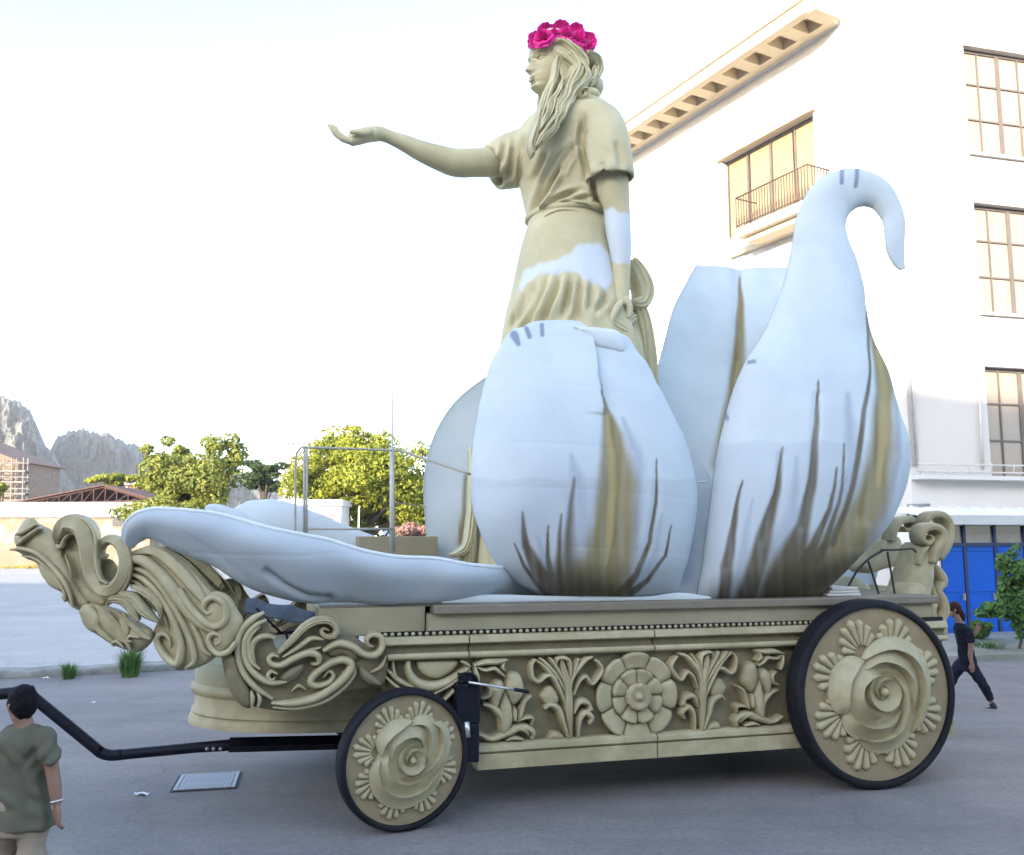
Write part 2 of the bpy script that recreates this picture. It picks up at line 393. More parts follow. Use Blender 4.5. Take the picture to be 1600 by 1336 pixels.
def leaves(m, clumps, n, size, rng, flat=0.0):
    vols = np.array([c[1][0] * c[1][1] * c[1][2] for c in clumps]) ** (2 / 3); cnt = (n * vols / vols.sum()).astype(int)
    for (c, r), k in zip(clumps, cnt):
        d = rng.normal(size=(k, 3)); d /= np.linalg.norm(d, axis=1)[:, None]
        rad = rng.uniform(0.45, 1.0, k) ** 0.5
        rad *= 1 + 0.16 * np.sin(d[:, 0] * 7 + c[0]) * np.sin(d[:, 2] * 6 + c[2]) + 0.08 * np.sin(d[:, 1] * 13)
        P = np.array(c) + d * rad[:, None] * np.array(r)
        nrm = d + rng.normal(scale=0.55, size=(k, 3)); nrm /= np.linalg.norm(nrm, axis=1)[:, None]
        a = np.cross(nrm, rng.normal(size=(k, 3))); a /= np.linalg.norm(a, axis=1)[:, None] + 1e-9; b = np.cross(nrm, a)
        s = size * rng.uniform(0.6, 1.3, k)[:, None]
        V = np.stack([P - a * s, P + b * s * 0.5 + nrm * s * 0.15, P + a * s, P - b * s * 0.5 + nrm * s * 0.15], 1).reshape(-1, 3)
        o = len(m.v); m.v.extend(map(tuple, V)); m.f.extend([(o + 4 * i, o + 4 * i + 1, o + 4 * i + 2, o + 4 * i + 3) for i in range(k)])
def clumpify(c, r, n, rng, sub=0.42):
    """spread small clumps over a crown so that its outline is uneven"""
    out = []
    for i in range(n):
        d = rng.normal(size=3); d /= np.linalg.norm(d); f = rng.uniform(0.35, 0.86)
        q = sub * rng.uniform(0.65, 1.15)
        out.append((tuple(np.array(c) + d * f * np.array(r)), (r[0] * q, r[1] * q, r[2] * q)))
    return out
def quick(m, name, mt):
    me = bpy.data.meshes.new(name); me.from_pydata(m.v, [], m.f); me.update(); me.materials.append(mt)
    o = bpy.data.objects.new(name, me); COL.objects.link(o); return o
def tree(name, label, cat, base, crowns, mt, n, size, seed, trunk_r=0.25, branches=7, group=None):
    rng = np.random.RandomState(seed); base = Vector(base)
    root = empty(name, base); tag(root, label, cat, group)
    cl = []
    for (c, r, k, sub) in crowns: cl += clumpify(c, r, k, rng, sub)
    m = MB(); leaves(m, cl, n, size, rng); wpar(quick(m, 'crown', mt), root)
    t = MB(); top = Vector(crowns[0][0]); fork = base.lerp(top, 0.45)
    t.tube([base - Vector((0, 0, 0.2)), base.lerp(fork, 0.5) + Vector((0.08, 0, 0)), fork, base.lerp(top, 0.75)], [trunk_r * 1.25, trunk_r, trunk_r * 0.75, trunk_r * 0.4], 9, 10)
    for i in range(branches):
        e = Vector(cl[rng.randint(len(cl))][0]); s = base.lerp(fork, rng.uniform(0.7, 1.1)); mid = s.lerp(e, 0.5) + Vector((0, 0, 0.15 * (e - s).length))
        t.tube([s, mid, e], [trunk_r * 0.45, trunk_r * 0.28, trunk_r * 0.1], 6, 8)
    wpar(t.build('trunk', BARK), root)
    return root
def crown_px(px, py, Y, rx, ry, ryd=None, n=20, sub=0.4):
    s = Y / F; return (tuple(aty(px, py, Y)), (rx * s, (ryd or rx) * s, ry * s), n, sub)
def gnd(px, Y): p = aty(px, 840, Y); return (p.x, p.y, 0.1)
tree('leafy_tree', 'tall loose green tree standing before the low flat roofed building', 'tree', gnd(300, 62),
     [crown_px(305, 752, 62, 72, 58, n=34, sub=.3), crown_px(348, 715, 62, 38, 38, n=16, sub=.34), crown_px(262, 745, 61, 46, 50, n=18, sub=.34), crown_px(275, 808, 61, 80, 28, n=18)], LEAF, 24000, 0.15, 1)
tree('wispy_tree', 'thin pale tree top showing behind the loose green tree', 'tree', gnd(268, 68),
     [crown_px(268, 706, 68, 46, 34, n=11, sub=0.22)], LEAF, 1500, 0.17, 11, trunk_r=0.15, branches=12)
tree('round_tree', 'large round yellow green tree behind the pipe frame', 'tree', gnd(570, 66),
     [crown_px(565, 742, 66, 118, 74, n=60, sub=0.26), crown_px(474, 757, 65, 50, 48, n=18, sub=.34), crown_px(665, 744, 66, 64, 54, n=24, sub=0.3), crown_px(562, 702, 66, 74, 40, n=20, sub=.32), crown_px(600, 795, 68, 110, 40, n=18)], LEAF_Y, 40000, 0.16, 2, trunk_r=0.4, branches=12)
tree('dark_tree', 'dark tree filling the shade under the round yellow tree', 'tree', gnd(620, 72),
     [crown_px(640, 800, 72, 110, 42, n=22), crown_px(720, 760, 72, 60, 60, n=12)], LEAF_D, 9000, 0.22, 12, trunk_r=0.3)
tree('umbrella_pine', 'small dark umbrella pine between the green tree and the yellow tree', 'tree', gnd(412, 95),
     [crown_px(412, 728, 95, 34, 13, n=12), crown_px(405, 752, 95, 34, 20, n=10)], LEAF_D, 4500, 0.2, 3)
tree('hedge_tree', 'low yellow bushy tree under the mountain behind the truss roof', 'tree', gnd(185, 105),
     [crown_px(170, 752, 105, 36, 12, n=12), crown_px(215, 752, 105, 30, 12, n=10), crown_px(250, 745, 105, 20, 14, n=6)], LEAF_Y, 5000, 0.24, 4)
tree('hedge_tree', 'yellow bush at the left edge below the scaffolded house', 'tree', gnd(2, 92),
     [crown_px(0, 768, 92, 18, 12, n=8), crown_px(-40, 765, 92, 40, 20, n=8)], LEAF_Y, 2200, 0.22, 5)
tree('blossom_bush', 'pinkish flowering bush below the round yellow tree', 'bush', gnd(650, 58),
     [crown_px(650, 832, 58, 36, 16, n=14)], PINK, 3500, 0.12, 6, trunk_r=0.08)
def grass_tuft(name, label, base, h, w, n, seed, mt=None, group=None, kind='grass'):
    rng = np.random.RandomState(seed); m = MB(); b = Vector(base)
    for i in range(n):
        a = rng.uniform(0, 2 * math.pi); r = w * 0.35 * math.sqrt(rng.uniform()); p = b + Vector((r * math.cos(a), r * math.sin(a), -0.02))
        hh = h * rng.uniform(0.45, 1.0); ln = w * rng.uniform(0.1, 0.75); d = Vector((math.cos(a), math.sin(a), 0)); sd_ = Vector((-d.y, d.x, 0)) * rng.uniform(0.006, 0.012)
        q = p + d * ln * 0.35 + Vector((0, 0, hh * 0.7)); t = p + d * ln + Vector((0, 0, hh))
        m.add([p - sd_, p + sd_, q + sd_ * 0.7, q - sd_ * 0.7, t], [(0, 1, 2, 3), (3, 2, 4)])
    o = quick(m, name, mt or LEAF_S); 
    if label: tag(o, label, kind, group)
    return o
grass_tuft('grass_tuft', 'big green grass tuft growing from the kerb under the prow scrolls', tuple(onz(203, 1056, 0.02)), 0.62, 0.42, 420, 1, group='grass tufts on the kerb')
grass_tuft('grass_tuft', 'small green grass tuft growing from the kerb left of the big one', tuple(onz(108, 1059, 0.02)), 0.34, 0.3, 200, 2, group='grass tufts on the kerb')
rngw = np.random.RandomState(5); wm = MB()
for i in range(150):
    p = KA.lerp(KB, rngw.uniform(0.3, 0.95)) + kn * rngw.uniform(-0.12, 0.1); h = rngw.uniform(0.04, 0.16)
    for j in range(10):
        a = rngw.uniform(0, 6.28); d = Vector((math.cos(a), math.sin(a), 0)) * h * 0.7; s_ = Vector((-d.y, d.x, 0)).normalized() * 0.008
        q = p + Vector((rngw.uniform(-.1, .1), rngw.uniform(-.05, .05), 0)); wm.add([q - s_, q + s_, q + d + Vector((0, 0, h))], [(0, 1, 2)])
w_o = stuff(quick(wm, 'weeds', LEAF_S)); w_o['label'] = 'small weeds growing in the kerb gutter'; w_o['category'] = 'weeds'

# ------------------------------------------------------------------ low buildings on the left
PLASTER = mat('shade_tinted_plaster', (0.27, 0.175, 0.125), (0.22, 0.145, 0.10), rough=0.9, scale=0.5, c3=(0.6, 0.5, 0.42), scale3=0.5, amt3=0.8, bump=0.1, bscale=8)  # eave shade and dappled sun painted in: dark base, pale noise patches
WHITEP = mat('white_plaster', (0.8, 0.78, 0.75), (0.7, 0.68, 0.65), rough=0.85, scale=0.7)
DARKW = mat('dark_opening', (0.02, 0.02, 0.025), rough=0.5)
RUST = mat('rust_truss', (0.075, 0.034, 0.028), (0.045, 0.025, 0.022), rough=0.8)
REDT = mat('red_roof', (0.12, 0.05, 0.035), (0.075, 0.04, 0.03), rough=0.85, scale=2)
def wbox(m, a, b): return m.box((min(a[0], b[0]), min(a[1], b[1]), min(a[2], b[2])), (max(a[0], b[0]), max(a[1], b[1]), max(a[2], b[2])))
YL = 80.0
A = aty(-260, 887, YL); B = aty(236, 808, YL); Tp = aty(-260, 785, YL)
lb = empty('low_building', (A.x, YL, 0)); tag(lb, 'long low flat roofed building with white fascia at far left', 'building')
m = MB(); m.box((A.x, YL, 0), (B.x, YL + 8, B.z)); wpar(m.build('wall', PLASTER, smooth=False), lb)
m = MB(); m.box((A.x - .5, YL - 0.35, B.z), (B.x + .6, YL + 8.3, Tp.z)); wpar(m.build('roof_slab', WHITEP, smooth=False), lb)
m = MB(); a = aty(176, 822, YL); b = aty(204, 808, YL); m.box((a.x, YL - 0.06, a.z), (b.x, YL + 0.05, b.z - 0.02)); wpar(m.build('window', DARKW, smooth=False), lb)
for px in (-120, 102):
    a = aty(px - 5, 890, YL); b = aty(px + 5, 808, YL); m = MB(); m.box((a.x, YL - 0.3, 0), (b.x, YL + 0.03, b.z)); wpar(m.build('pilaster', WHITEP, smooth=False), lb)
# sunlit bank of dry weeds at its foot
rng = np.random.RandomState(3); m = MB()
for i in range(1500):
    px = rng.uniform(-150, 480); p = aty(px, 890, YL - 0.5 - rng.uniform(0, 3.5)); p.z = 0.05; h = rng.uniform(0.1, 0.5) * (0.5 + abs(math.sin(px * 0.013))); 
    for j in range(3):
        d = Vector((rng.uniform(-.3, .3), rng.uniform(-.3, .3), h)); s_ = Vector((0.05, 0, 0)); m.add([p - s_, p + s_, p + d], [(0, 1, 2)])
o = stuff(quick(m, 'dry_weeds', mat('dry_grass', (0.25, 0.22, 0.06), (0.16, 0.13, 0.05), rough=0.9, scale=0.5))); o['label'] = 'dry yellow weeds along the foot of the far wall'; o['category'] = 'weeds'
# open truss roof behind it
YT = 92.0
ts = empty('truss_shed', tuple(aty(40, 840, YT))); tag(ts, 'rusty open truss roof rising behind the low flat roofed building', 'shed')
pk = aty(163, 761, YT); l0 = aty(20, 789, YT); r0 = aty(236, 782, YT)
for dy in (0, 14):
    m = MB(); o_ = Vector((0, dy, 0)); m.tube([l0 + o_, pk + o_], 0.13, 6); m.tube([pk + o_, r0 + o_], 0.13, 6); m.tube([l0 + o_, r0 + o_], 0.12, 6)
    for i in range(1, 12):
        q = l0.lerp(r0, i / 12); tt = (q.x - l0.x) / (pk.x - l0.x)
        zt = l0.z + (pk.z - l0.z) * tt if tt < 1 else pk.z + (r0.z - pk.z) * (q.x - pk.x) / (r0.x - pk.x)
        u = Vector((q.x, q.y, zt)); m.tube([q + o_, u + o_], 0.07, 5)
        m.tube([l0.lerp(r0, (i - 0.95) / 12) + o_, u + o_], 0.05, 5)
    wpar(m.build('truss', RUST, smooth=False), ts)
m = MB()
for (p, q) in ((l0, pk), (pk, r0)):
    up_ = Vector((0, 0, 0.12)); bk = Vector((0, 15, 0)); fr = Vector((0, -0.4, 0))
    m.add([p + fr + up_, q + fr + up_, q + bk + up_, p + bk + up_, p + fr + up_ * 2, q + fr + up_ * 2, q + bk + up_ * 2, p + bk + up_ * 2], [(3, 2, 1, 0), (4, 5, 6, 7), (0, 1, 5, 4), (1, 2, 6, 5), (2, 3, 7, 6), (3, 0, 4, 7)])
wpar(m.build('roof_sheet', REDT, smooth=False), ts)
m = MB(); m.add([(l0.x, YT + 14.3, 0), (r0.x, YT + 14.3, 0), (r0.x, YT + 14.3, r0.z), (pk.x, YT + 14.3, pk.z), (l0.x, YT + 14.3, l0.z), (l0.x, YT + 14.6, 0), (r0.x, YT + 14.6, 0), (r0.x, YT + 14.6, r0.z), (pk.x, YT + 14.6, pk.z), (l0.x, YT + 14.6, l0.z)], [(0, 1, 2, 3, 4), (9, 8, 7, 6, 5), (0, 5, 6, 1), (1, 6, 7, 2), (2, 7, 8, 3), (3, 8, 9, 4), (4, 9, 5, 0)]); wpar(m.build('shade_backing', RUST, smooth=False), ts)  # dark backing added so the open shed's interior reads as shaded
for px in (24, 90, 163, 232):
    for dy in (0, 14):
        b = aty(px, 785, YT); m = MB(); m.box((b.x - .12, YT + dy - .12, 0), (b.x + .12, YT + dy + .12, l0.z)); wpar(m.build('post', RUST, smooth=False), ts)
# peach wall right of the shed, behind the tree
m = MB(); a = aty(196, 775, 110); b = aty(300, 758, 110); m.box((a.x, 110, 0), (b.x, 116, b.z))
fb = empty('far_shed', (a.x, 110, 0)); tag(fb, 'peach coloured shed wall glimpsed beside the loose green tree', 'building'); wpar(m.build('wall', mat('peach', (0.6, 0.42, 0.27), rough=0.9), smooth=False), fb)
m = MB(); m.box((a.x - .4, 109.5, b.z), (b.x + .4, 116.5, b.z + 0.35)); wpar(m.build('roof_slab', WHITEP, smooth=False), fb)
# house in scaffolding at the left edge
YS = 130.0; BRICK = mat('brown_brick', (0.28, 0.2, 0.15), (0.2, 0.14, 0.11), rough=0.9, scale=1.5)
hx = aty(30, 720, YS); he = aty(-170, 720, YS); ez = aty(0, 722, YS).z; rz_ = aty(-60, 672, YS).z
sh = empty('scaffolded_house', (he.x, YS, 0)); tag(sh, 'brown house wrapped in scaffolding at the left edge below the mountain', 'house')
m = MB(); m.box((he.x, YS, 0), (hx.x, YS + 12, ez)); wpar(m.build('wall', BRICK, smooth=False), sh)
m = MB(); mx_ = (he.x + hx.x) / 2 - 2
m.add([(he.x - 1, YS - .8, ez), (hx.x + 0.6, YS - .8, ez), (mx_, YS - .8, rz_), (he.x - 1, YS + 13, ez), (hx.x + 0.6, YS + 13, ez), (mx_, YS + 13, rz_)], [(0, 1, 2), (3, 5, 4), (0, 3, 4, 1), (1, 4, 5, 2), (2, 5, 3, 0)])
wpar(m.build('roof', mat('brown_roof', (0.2, 0.12, 0.085), (0.14, 0.09, 0.07), rough=0.9), smooth=False), sh)
for px in (-60, -30, -5, 14):
    for (y0, y1) in ((732, 741), (748, 757), (764, 772)):
        a = aty(px, y1, YS); b = aty(px + 8, y0, YS); m = MB(); m.box((a.x, YS - 0.05, a.z), (b.x, YS + 0.1, b.z)); wpar(m.build('window', DARKW, smooth=False), sh)
m = MB()
for py in (722, 736, 744, 753, 762, 771, 780):
    a = aty(-150, py, YS - 1.5); b = aty(46, py + 2, YS - 1.5); m.tube([a, b], 0.09, 5); m.tube([a + Vector((0, -1.2, 0)), b + Vector((0, -1.2, 0))], 0.09, 5)
    if py in (736, 753, 771): m.box((a.x, YS - 2.7, a.z - .1), (b.x, YS - 1.5, a.z + .02))
for px in (-90, -55, -20, 6, 26, 44):
    a = aty(px, 800, YS - 1.5); b = aty(px, 716, YS - 1.5); m.tube([Vector((a.x, a.y, 0)), b], 0.09, 5); m.tube([Vector((a.x, a.y - 1.2, 0)), b + Vector((0, -1.2, 0))], 0.09, 5)
wpar(m.build('scaffold', mat('scaffold_steel', (.16, .15, .14), rough=.6), smooth=False), sh)
# small white kiosk and the pale villa behind the trees
YK = 60.0; a = aty(438, 900, YK); b = aty(533, 790, YK); t = aty(533, 781, YK)
kk = empty('white_kiosk', (a.x, YK, 0)); tag(kk, 'small white flat roofed hut in front of the round yellow tree', 'hut')
m = MB(); m.box((a.x, YK, 0), (b.x, YK + 3, b.z)); wpar(m.build('wall', WHITEP, smooth=False), kk)
m = MB(); m.box((a.x - .3, YK - .35, b.z), (b.x + .15, YK + 3.3, t.z)); wpar(m.build('roof_slab', WHITEP, smooth=False), kk)
d0 = aty(480, 830, YK); d1 = aty(524, 801, YK); m = MB(); m.box((d0.x, YK - .04, d0.z), (d1.x, YK + .1, d1.z)); wpar(m.build('window', mat('mauve_shutter', (0.2, 0.15, 0.16), rough=0.6), smooth=False), kk)
YV = 170.0; v0 = aty(440, 840, YV); v1 = aty(600, 688, YV)
vv = empty('pale_villa', (v0.x, YV, 0)); tag(vv, 'pale villa with low hipped roof rising above the round tree', 'house')
m = MB(); m.box((v0.x, YV, 0), (v1.x, YV + 14, v1.z)); wpar(m.build('wall', WHITEP, smooth=False), vv)
a = aty(492, 674, YV + 4); b = aty(600, 674, YV + 4); p = aty(543, 662, YV + 7)
m = MB(); m.box((a.x, YV + 2, v1.z), (b.x, YV + 12, a.z)); wpar(m.build('attic', WHITEP, smooth=False), vv)
m = MB(); m.add([(a.x - .5, YV + 1.5, a.z), (b.x + .5, YV + 1.5, a.z), (b.x + .5, YV + 12.5, a.z), (a.x - .5, YV + 12.5, a.z), (p.x, YV + 7, p.z)], [(3, 2, 1, 0), (0, 1, 4), (1, 2, 4), (2, 3, 4), (3, 0, 4)]); wpar(m.build('roof', mat('buff_tile', (0.5, 0.4, 0.3), rough=0.9), smooth=False), vv)
for i in range(12):
    q = aty(449 + i * 8.5, 692.5, YV); m = MB(); m.box((q.x - .18, YV - .5, q.z - .2), (q.x + .18, YV + .05, q.z + .2)); wpar(m.build('bracket', BRICK, smooth=False), vv)
# lamp post
lp = empty('lamp_post', gnd(561, 57)); tag(lp, 'thin white lamp post beside the white hut', 'lamp post')
m = MB(); b = aty(561, 795, 57); m.tube([(b.x, b.y, 0), b], 0.05, 8); wpar(m.build('pole', WHITEP), lp)
m = MB(); m.tube([b, b + Vector((0.05, -.1, 0.12)), b + Vector((0.12, -.5, 0.1))], 0.05, 8, 8); wpar(m.build('lamp_head', WHITEP), lp)

# ------------------------------------------------------------------ the white institute on the right
FAC = mat('white_facade', (0.60, 0.565, 0.525), (0.55, 0.52, 0.48), rough=0.85, scale=0.35, detail=8, bump=0.06, bscale=12, c3=(0.48, 0.45, 0.41), scale3=0.25, amt3=0.5)
SOFF = mat('cream_soffit', (0.72, 0.60, 0.42), (0.64, 0.53, 0.37), rough=0.85)
FRAME = mat('window_frame', (0.16, 0.13, 0.11), (0.12, 0.1, 0.085), rough=0.5)
PANE = mat('cream_pane', (0.33, 0.275, 0.225), (0.27, 0.225, 0.185), rough=0.08, scale=0.8, c3=(0.36, 0.275, 0.185), scale3=0.35, amt3=0.8, spec=0.5)  # cream pane colour with yellower noise patches
IRON = mat('railing_iron', (0.09, 0.06, 0.04), rough=0.6)
gR = onz(1500, 985, 0); dR = Vector((math.cos(R(14)), math.sin(R(14)), 0)); nR = Vector((dR.y, -dR.x, 0))
dL = Vector((-0.543, 1, 0)).normalized(); nL = Vector((-dL.y, dL.x, 0)); 
if nL.dot(CAM - gR) < 0: nL = -nL
BC = onplane(1413, 560, gR, nR); BC.z = 0
def fR(px, py, off=0.0):
    P = onplane(px, py, BC + nR * off, nR) - BC; return P.dot(dR), P.z
def fLf(px, py, off=0.0):
    P = onplane(px, py, BC + nL * off, nL) - BC; return P.dot(dL), P.z
inst = empty('white_building', BC); tag(inst, 'tall white sunlit building with grid windows, balcony and coffered eaves', 'building')
def face_wall(m, d, n, s0, s1, z0, z1, holes, thick=0.35):
    S = sorted(set([s0, s1] + [h[0] for h in holes] + [h[1] for h in holes])); Z = sorted(set([z0, z1] + [h[2] for h in holes] + [h[3] for h in holes]))
    P = lambda s, z, o=0.0: BC + d * s + n * o + Vector((0, 0, z))
    for i in range(len(S) - 1):
        for j in range(len(Z) - 1):
            sm_, zm = (S[i] + S[i + 1]) / 2, (Z[j] + Z[j + 1]) / 2
            if any(h[0] < sm_ < h[1] and h[2] < zm < h[3] for h in holes): continue
            m.add([P(S[i], Z[j]), P(S[i + 1], Z[j]), P(S[i + 1], Z[j + 1]), P(S[i], Z[j + 1])], [(0, 1, 2, 3)])
    for (a, b, c, e) in holes:
        q = [(a, c), (b, c), (b, e), (a, e)]
        for i in range(4):
            u, w = q[i], q[(i + 1) % 4]; m.add([P(*u), P(*w), P(*w, -thick), P(*u, -thick)], [(0, 1, 2, 3)])
# the facade facing us
rows = [((1505, 70), (1515, 238)), ((1522, 316), (1534, 488)), ((1538, 572), (1548, 748))]
sw0 = np.mean([fR(*a)[0] for r in rows for a in r]); pw = 0.70; WN = 6
holesR = []
for (a, b) in rows:
    zt, zb = fR(*a)[1], fR(*b)[1]
    for k in range(3):
        s0 = sw0 + k * 7.2; holesR.append((s0, s0 + pw * WN * 0.72, zb, zt))
ztop = 24.0
# left facade
el0, ez0 = fLf(1310, 42); el1, ez1 = fLf(1000, 232); eave_z = (ez0 + ez1) / 2
wl0, wz0 = fLf(1270, 176); wl1, wz1 = fLf(1128, 252); wzb = fLf(1272, 290)[1]
LEND = fLf(965, 232)[0]
holesL = [(wl0, wl1, wzb - 0.6, (wz0 + wz1) / 2)]
m = MB(); face_wall(m, dR, nR, 0, 26, 0, ztop, holesR); face_wall(m, dL, nL, 0, el0, 0, ztop, []); face_wall(m, dL, nL, el0, LEND, 0, eave_z, holesL)
P = lambda s, t, z: BC + dR * s + dL * t + Vector((0, 0, z))
m.add([P(0, 0, ztop), P(26, 0, ztop), P(26, el0, ztop), P(0, el0, ztop)], [(0, 1, 2, 3)])
m.add([P(0, el0, eave_z), P(0, el0, ztop), P(26, el0, ztop), P(26, el0, eave_z)], [(0, 1, 2, 3)])
m.add([P(26, 0, 0), P(26, 0, ztop), P(26, el0, ztop), P(26, el0, 0)], [(0, 1, 2, 3)])
m.add([P(0, LEND, 0), P(0, LEND, eave_z), P(20, LEND, eave_z), P(20, LEND, 0)], [(0, 1, 2, 3)])
wpar(m.build('wall', FAC, smooth=False), inst)
# backing rooms behind the openings
m = MB()
m.add([BC + dR * 0.3 - nR * 0.42, BC + dR * 26 - nR * 0.42, BC + dR * 26 - nR * 0.42 + Vector((0, 0, ztop)), BC + dR * 0.3 - nR * 0.42 + Vector((0, 0, ztop))], [(0, 1, 2, 3)])
m.add([BC + dL * 0.3 - nL * 0.6, BC + dL * LEND - nL * 0.6, BC + dL * LEND - nL * 0.6 + Vector((0, 0, eave_z)), BC + dL * 0.3 - nL * 0.6 + Vector((0, 0, eave_z))], [(0, 1, 2, 3)])
wpar(m.build('inner_wall', mat('dim_room', (0.2, 0.16, 0.12), rough=0.9), smooth=False), inst)
for (s0, s1, z0, z1) in holesR:
    cols = [0, 0.5, 1.0]; 
    f = MB(); nn = -nR * 0.28
    def bar(sa, za, sb, zb_, w, dpt=0.05, f=f, nn=nn):
        c = BC + dR * ((sa + sb) / 2) + Vector((0, 0, (za + zb_) / 2)) + nn
        if abs(sb - sa) > abs(zb_ - za): f.obox(c, dR * abs(sb - sa) / 2, nR * dpt, Vector((0, 0, w)))
        else: f.obox(c, dR * w, nR * (dpt + 0.004), Vector((0, 0, abs(zb_ - za) / 2)))
    zr = [z0 + (z1 - z0) * t for t in (0, 0.345, 0.675, 1)]
    sc = [s0 + (s1 - s0) * t for t in (0, 0.235, 0.5, 0.765, 1.0)]
    for z in zr[1:3]: bar(s0, z, s1, z, 0.028)
    bar(s0, z1 - .05, s1, z1 - .05, 0.06); bar(s0, z0 + .04, s1, z0 + .04, 0.04)
    for i, s in enumerate(sc): bar(s, z0, s, z1, (0.03, 0.024, 0.07, 0.024, 0.03)[i])
    wo = wpar(f.build('window', FRAME, smooth=False), inst)
    for i in range(4):
        for j in range(3):
            p = MB(); c = BC + dR * (sc[i] + sc[i + 1]) / 2 + Vector((0, 0, (zr[j] + zr[j + 1]) / 2)) - nR * 0.29
            p.obox(c, dR * ((sc[i + 1] - sc[i]) / 2 - 0.01), nR * 0.012, Vector((0, 0, (zr[j + 1] - zr[j]) / 2 - 0.01)))
            po = p.build('pane', PANE, smooth=False); po.parent = wo
    sl = MB(); c = BC + dR * (s0 + s1) / 2 + Vector((0, 0, z0 - 0.05)) + nR * 0.03; sl.obox(c, dR * ((s1 - s0) / 2 + 0.08), nR * 0.10, Vector((0, 0, 0.045)))
    so = sl.build('sill', FAC, smooth=False); so.parent = wo
# window and balcony on the left facade
(s0, s1, z0, z1) = holesL[0]
f = MB(); c0 = -nL * 0.3
for t in (0, 0.24, 0.5, 0.76, 1): f.obox(BC + dL * (s0 + (s1 - s0) * t) + Vector((0, 0, (z0 + z1) / 2)) + c0, dL * 0.04, nL * 0.05, Vector((0, 0, (z1 - z0) / 2)))
f.obox(BC + dL * (s0 + s1) / 2 + Vector((0, 0, z1 - 0.06)) + c0, dL * (s1 - s0) / 2, nL * 0.06, Vector((0, 0, 0.06)))
wo = wpar(f.build('window', FRAME, smooth=False), inst)
CURT = mat('cream_curtain', (0.36, 0.26, 0.14), (0.27, 0.19, 0.1), rough=0.3, scale=1.0, spec=0.6)
for i in range(4):
    a, b = s0 + (s1 - s0) * (i * 0.25 + 0.02), s0 + (s1 - s0) * (i * 0.25 + 0.23)
    p = MB(); p.obox(BC + dL * (a + b) / 2 + Vector((0, 0, (z0 + z1) / 2)) + c0, dL * (b - a) / 2, nL * 0.012, Vector((0, 0, (z1 - z0) / 2 - 0.1))); po = p.build('pane', CURT, smooth=False); po.parent = wo
hd = MB(); hd.obox(BC + dL * (s0 + s1) / 2 + Vector((0, 0, z1 + 0.09)) + nL * 0.05, dL * ((s1 - s0) / 2 + 0.15), nL * 0.14, Vector((0, 0, 0.085))); wpar(hd.build('lintel', SOFF, smooth=False), inst)
BP = 1.1                                   # balcony projection
bs0, bz = fLf(1262, 322, BP); bs1, bz1 = fLf(1150, 374, BP); slab_z = (bz + bz1) / 2
rz0 = fLf(1243, 264, BP)[1]
m = MB(); m.obox(BC + dL * (bs0 + bs1) / 2 + nL * (BP / 2) + Vector((0, 0, slab_z + 0.16)), dL * abs(bs1 - bs0) / 2, nL * (BP / 2), Vector((0, 0, 0.16)))
m.obox(BC + dL * ((bs0 + bs1) / 2) + nL * (BP / 2 - 0.1) + Vector((0, 0, slab_z - 0.1)), dL * (abs(bs1 - bs0) / 2 - 0.25), nL * (BP / 2 - 0.15), Vector((0, 0, 0.1)))
bo = wpar(m.build('balcony', SOFF, smooth=False), inst)
m = MB(); zt = rz0; zb_ = slab_z + 0.45
for z, r in ((zt, 0.03), (zb_, 0.02)):
    m.tube([BC + dL * bs0 + nL * 0.02 + Vector((0, 0, z)), BC + dL * bs0 + nL * (BP - .05) + Vector((0, 0, z))], r, 6); m.tube([BC + dL * bs0 + nL * (BP - .05) + Vector((0, 0, z)), BC + dL * bs1 + nL * (BP - .05) + Vector((0, 0, z))], r, 6); m.tube([BC + dL * bs1 + nL * (BP - .05) + Vector((0, 0, z)), BC + dL * bs1 + nL * 0.02 + Vector((0, 0, z))], r, 6)
rail = m.build('railing', IRON); rail.parent = bo
nb_ = 26
bm_ = MB(); bm_.tube([(0, 0, slab_z + 0.3), (0, 0, slab_z + 0.6), (0, 0, (slab_z + zt) / 2 + .1), (0, 0, zt)], [0.02, 0.035, 0.018, 0.02], 6, 10)
bal0 = bm_.build('baluster', IRON); first = True
for i in range(nb_ + 7):
    P_ = BC + dL * (bs0 + (bs1 - bs0) * i / nb_) + nL * (BP - .05) if i <= nb_ else BC + dL * bs0 + nL * (BP - .05) * ((i - nb_) / 7.5)
    b_ = bal0 if first else copy_obj(bal0); first = False
    b_.parent = bo; b_.location = (P_.x, P_.y, 0)
# second window head below the balcony
hs0, hz = fLf(1240, 362); m = MB(); m.obox(BC + dL * (hs0 + 1.5) + nL * 0.06 + Vector((0, 0, hz)), dL * 1.6, nL * 0.12, Vector((0, 0, 0.1))); wpar(m.build('lintel', SOFF, smooth=False), inst)
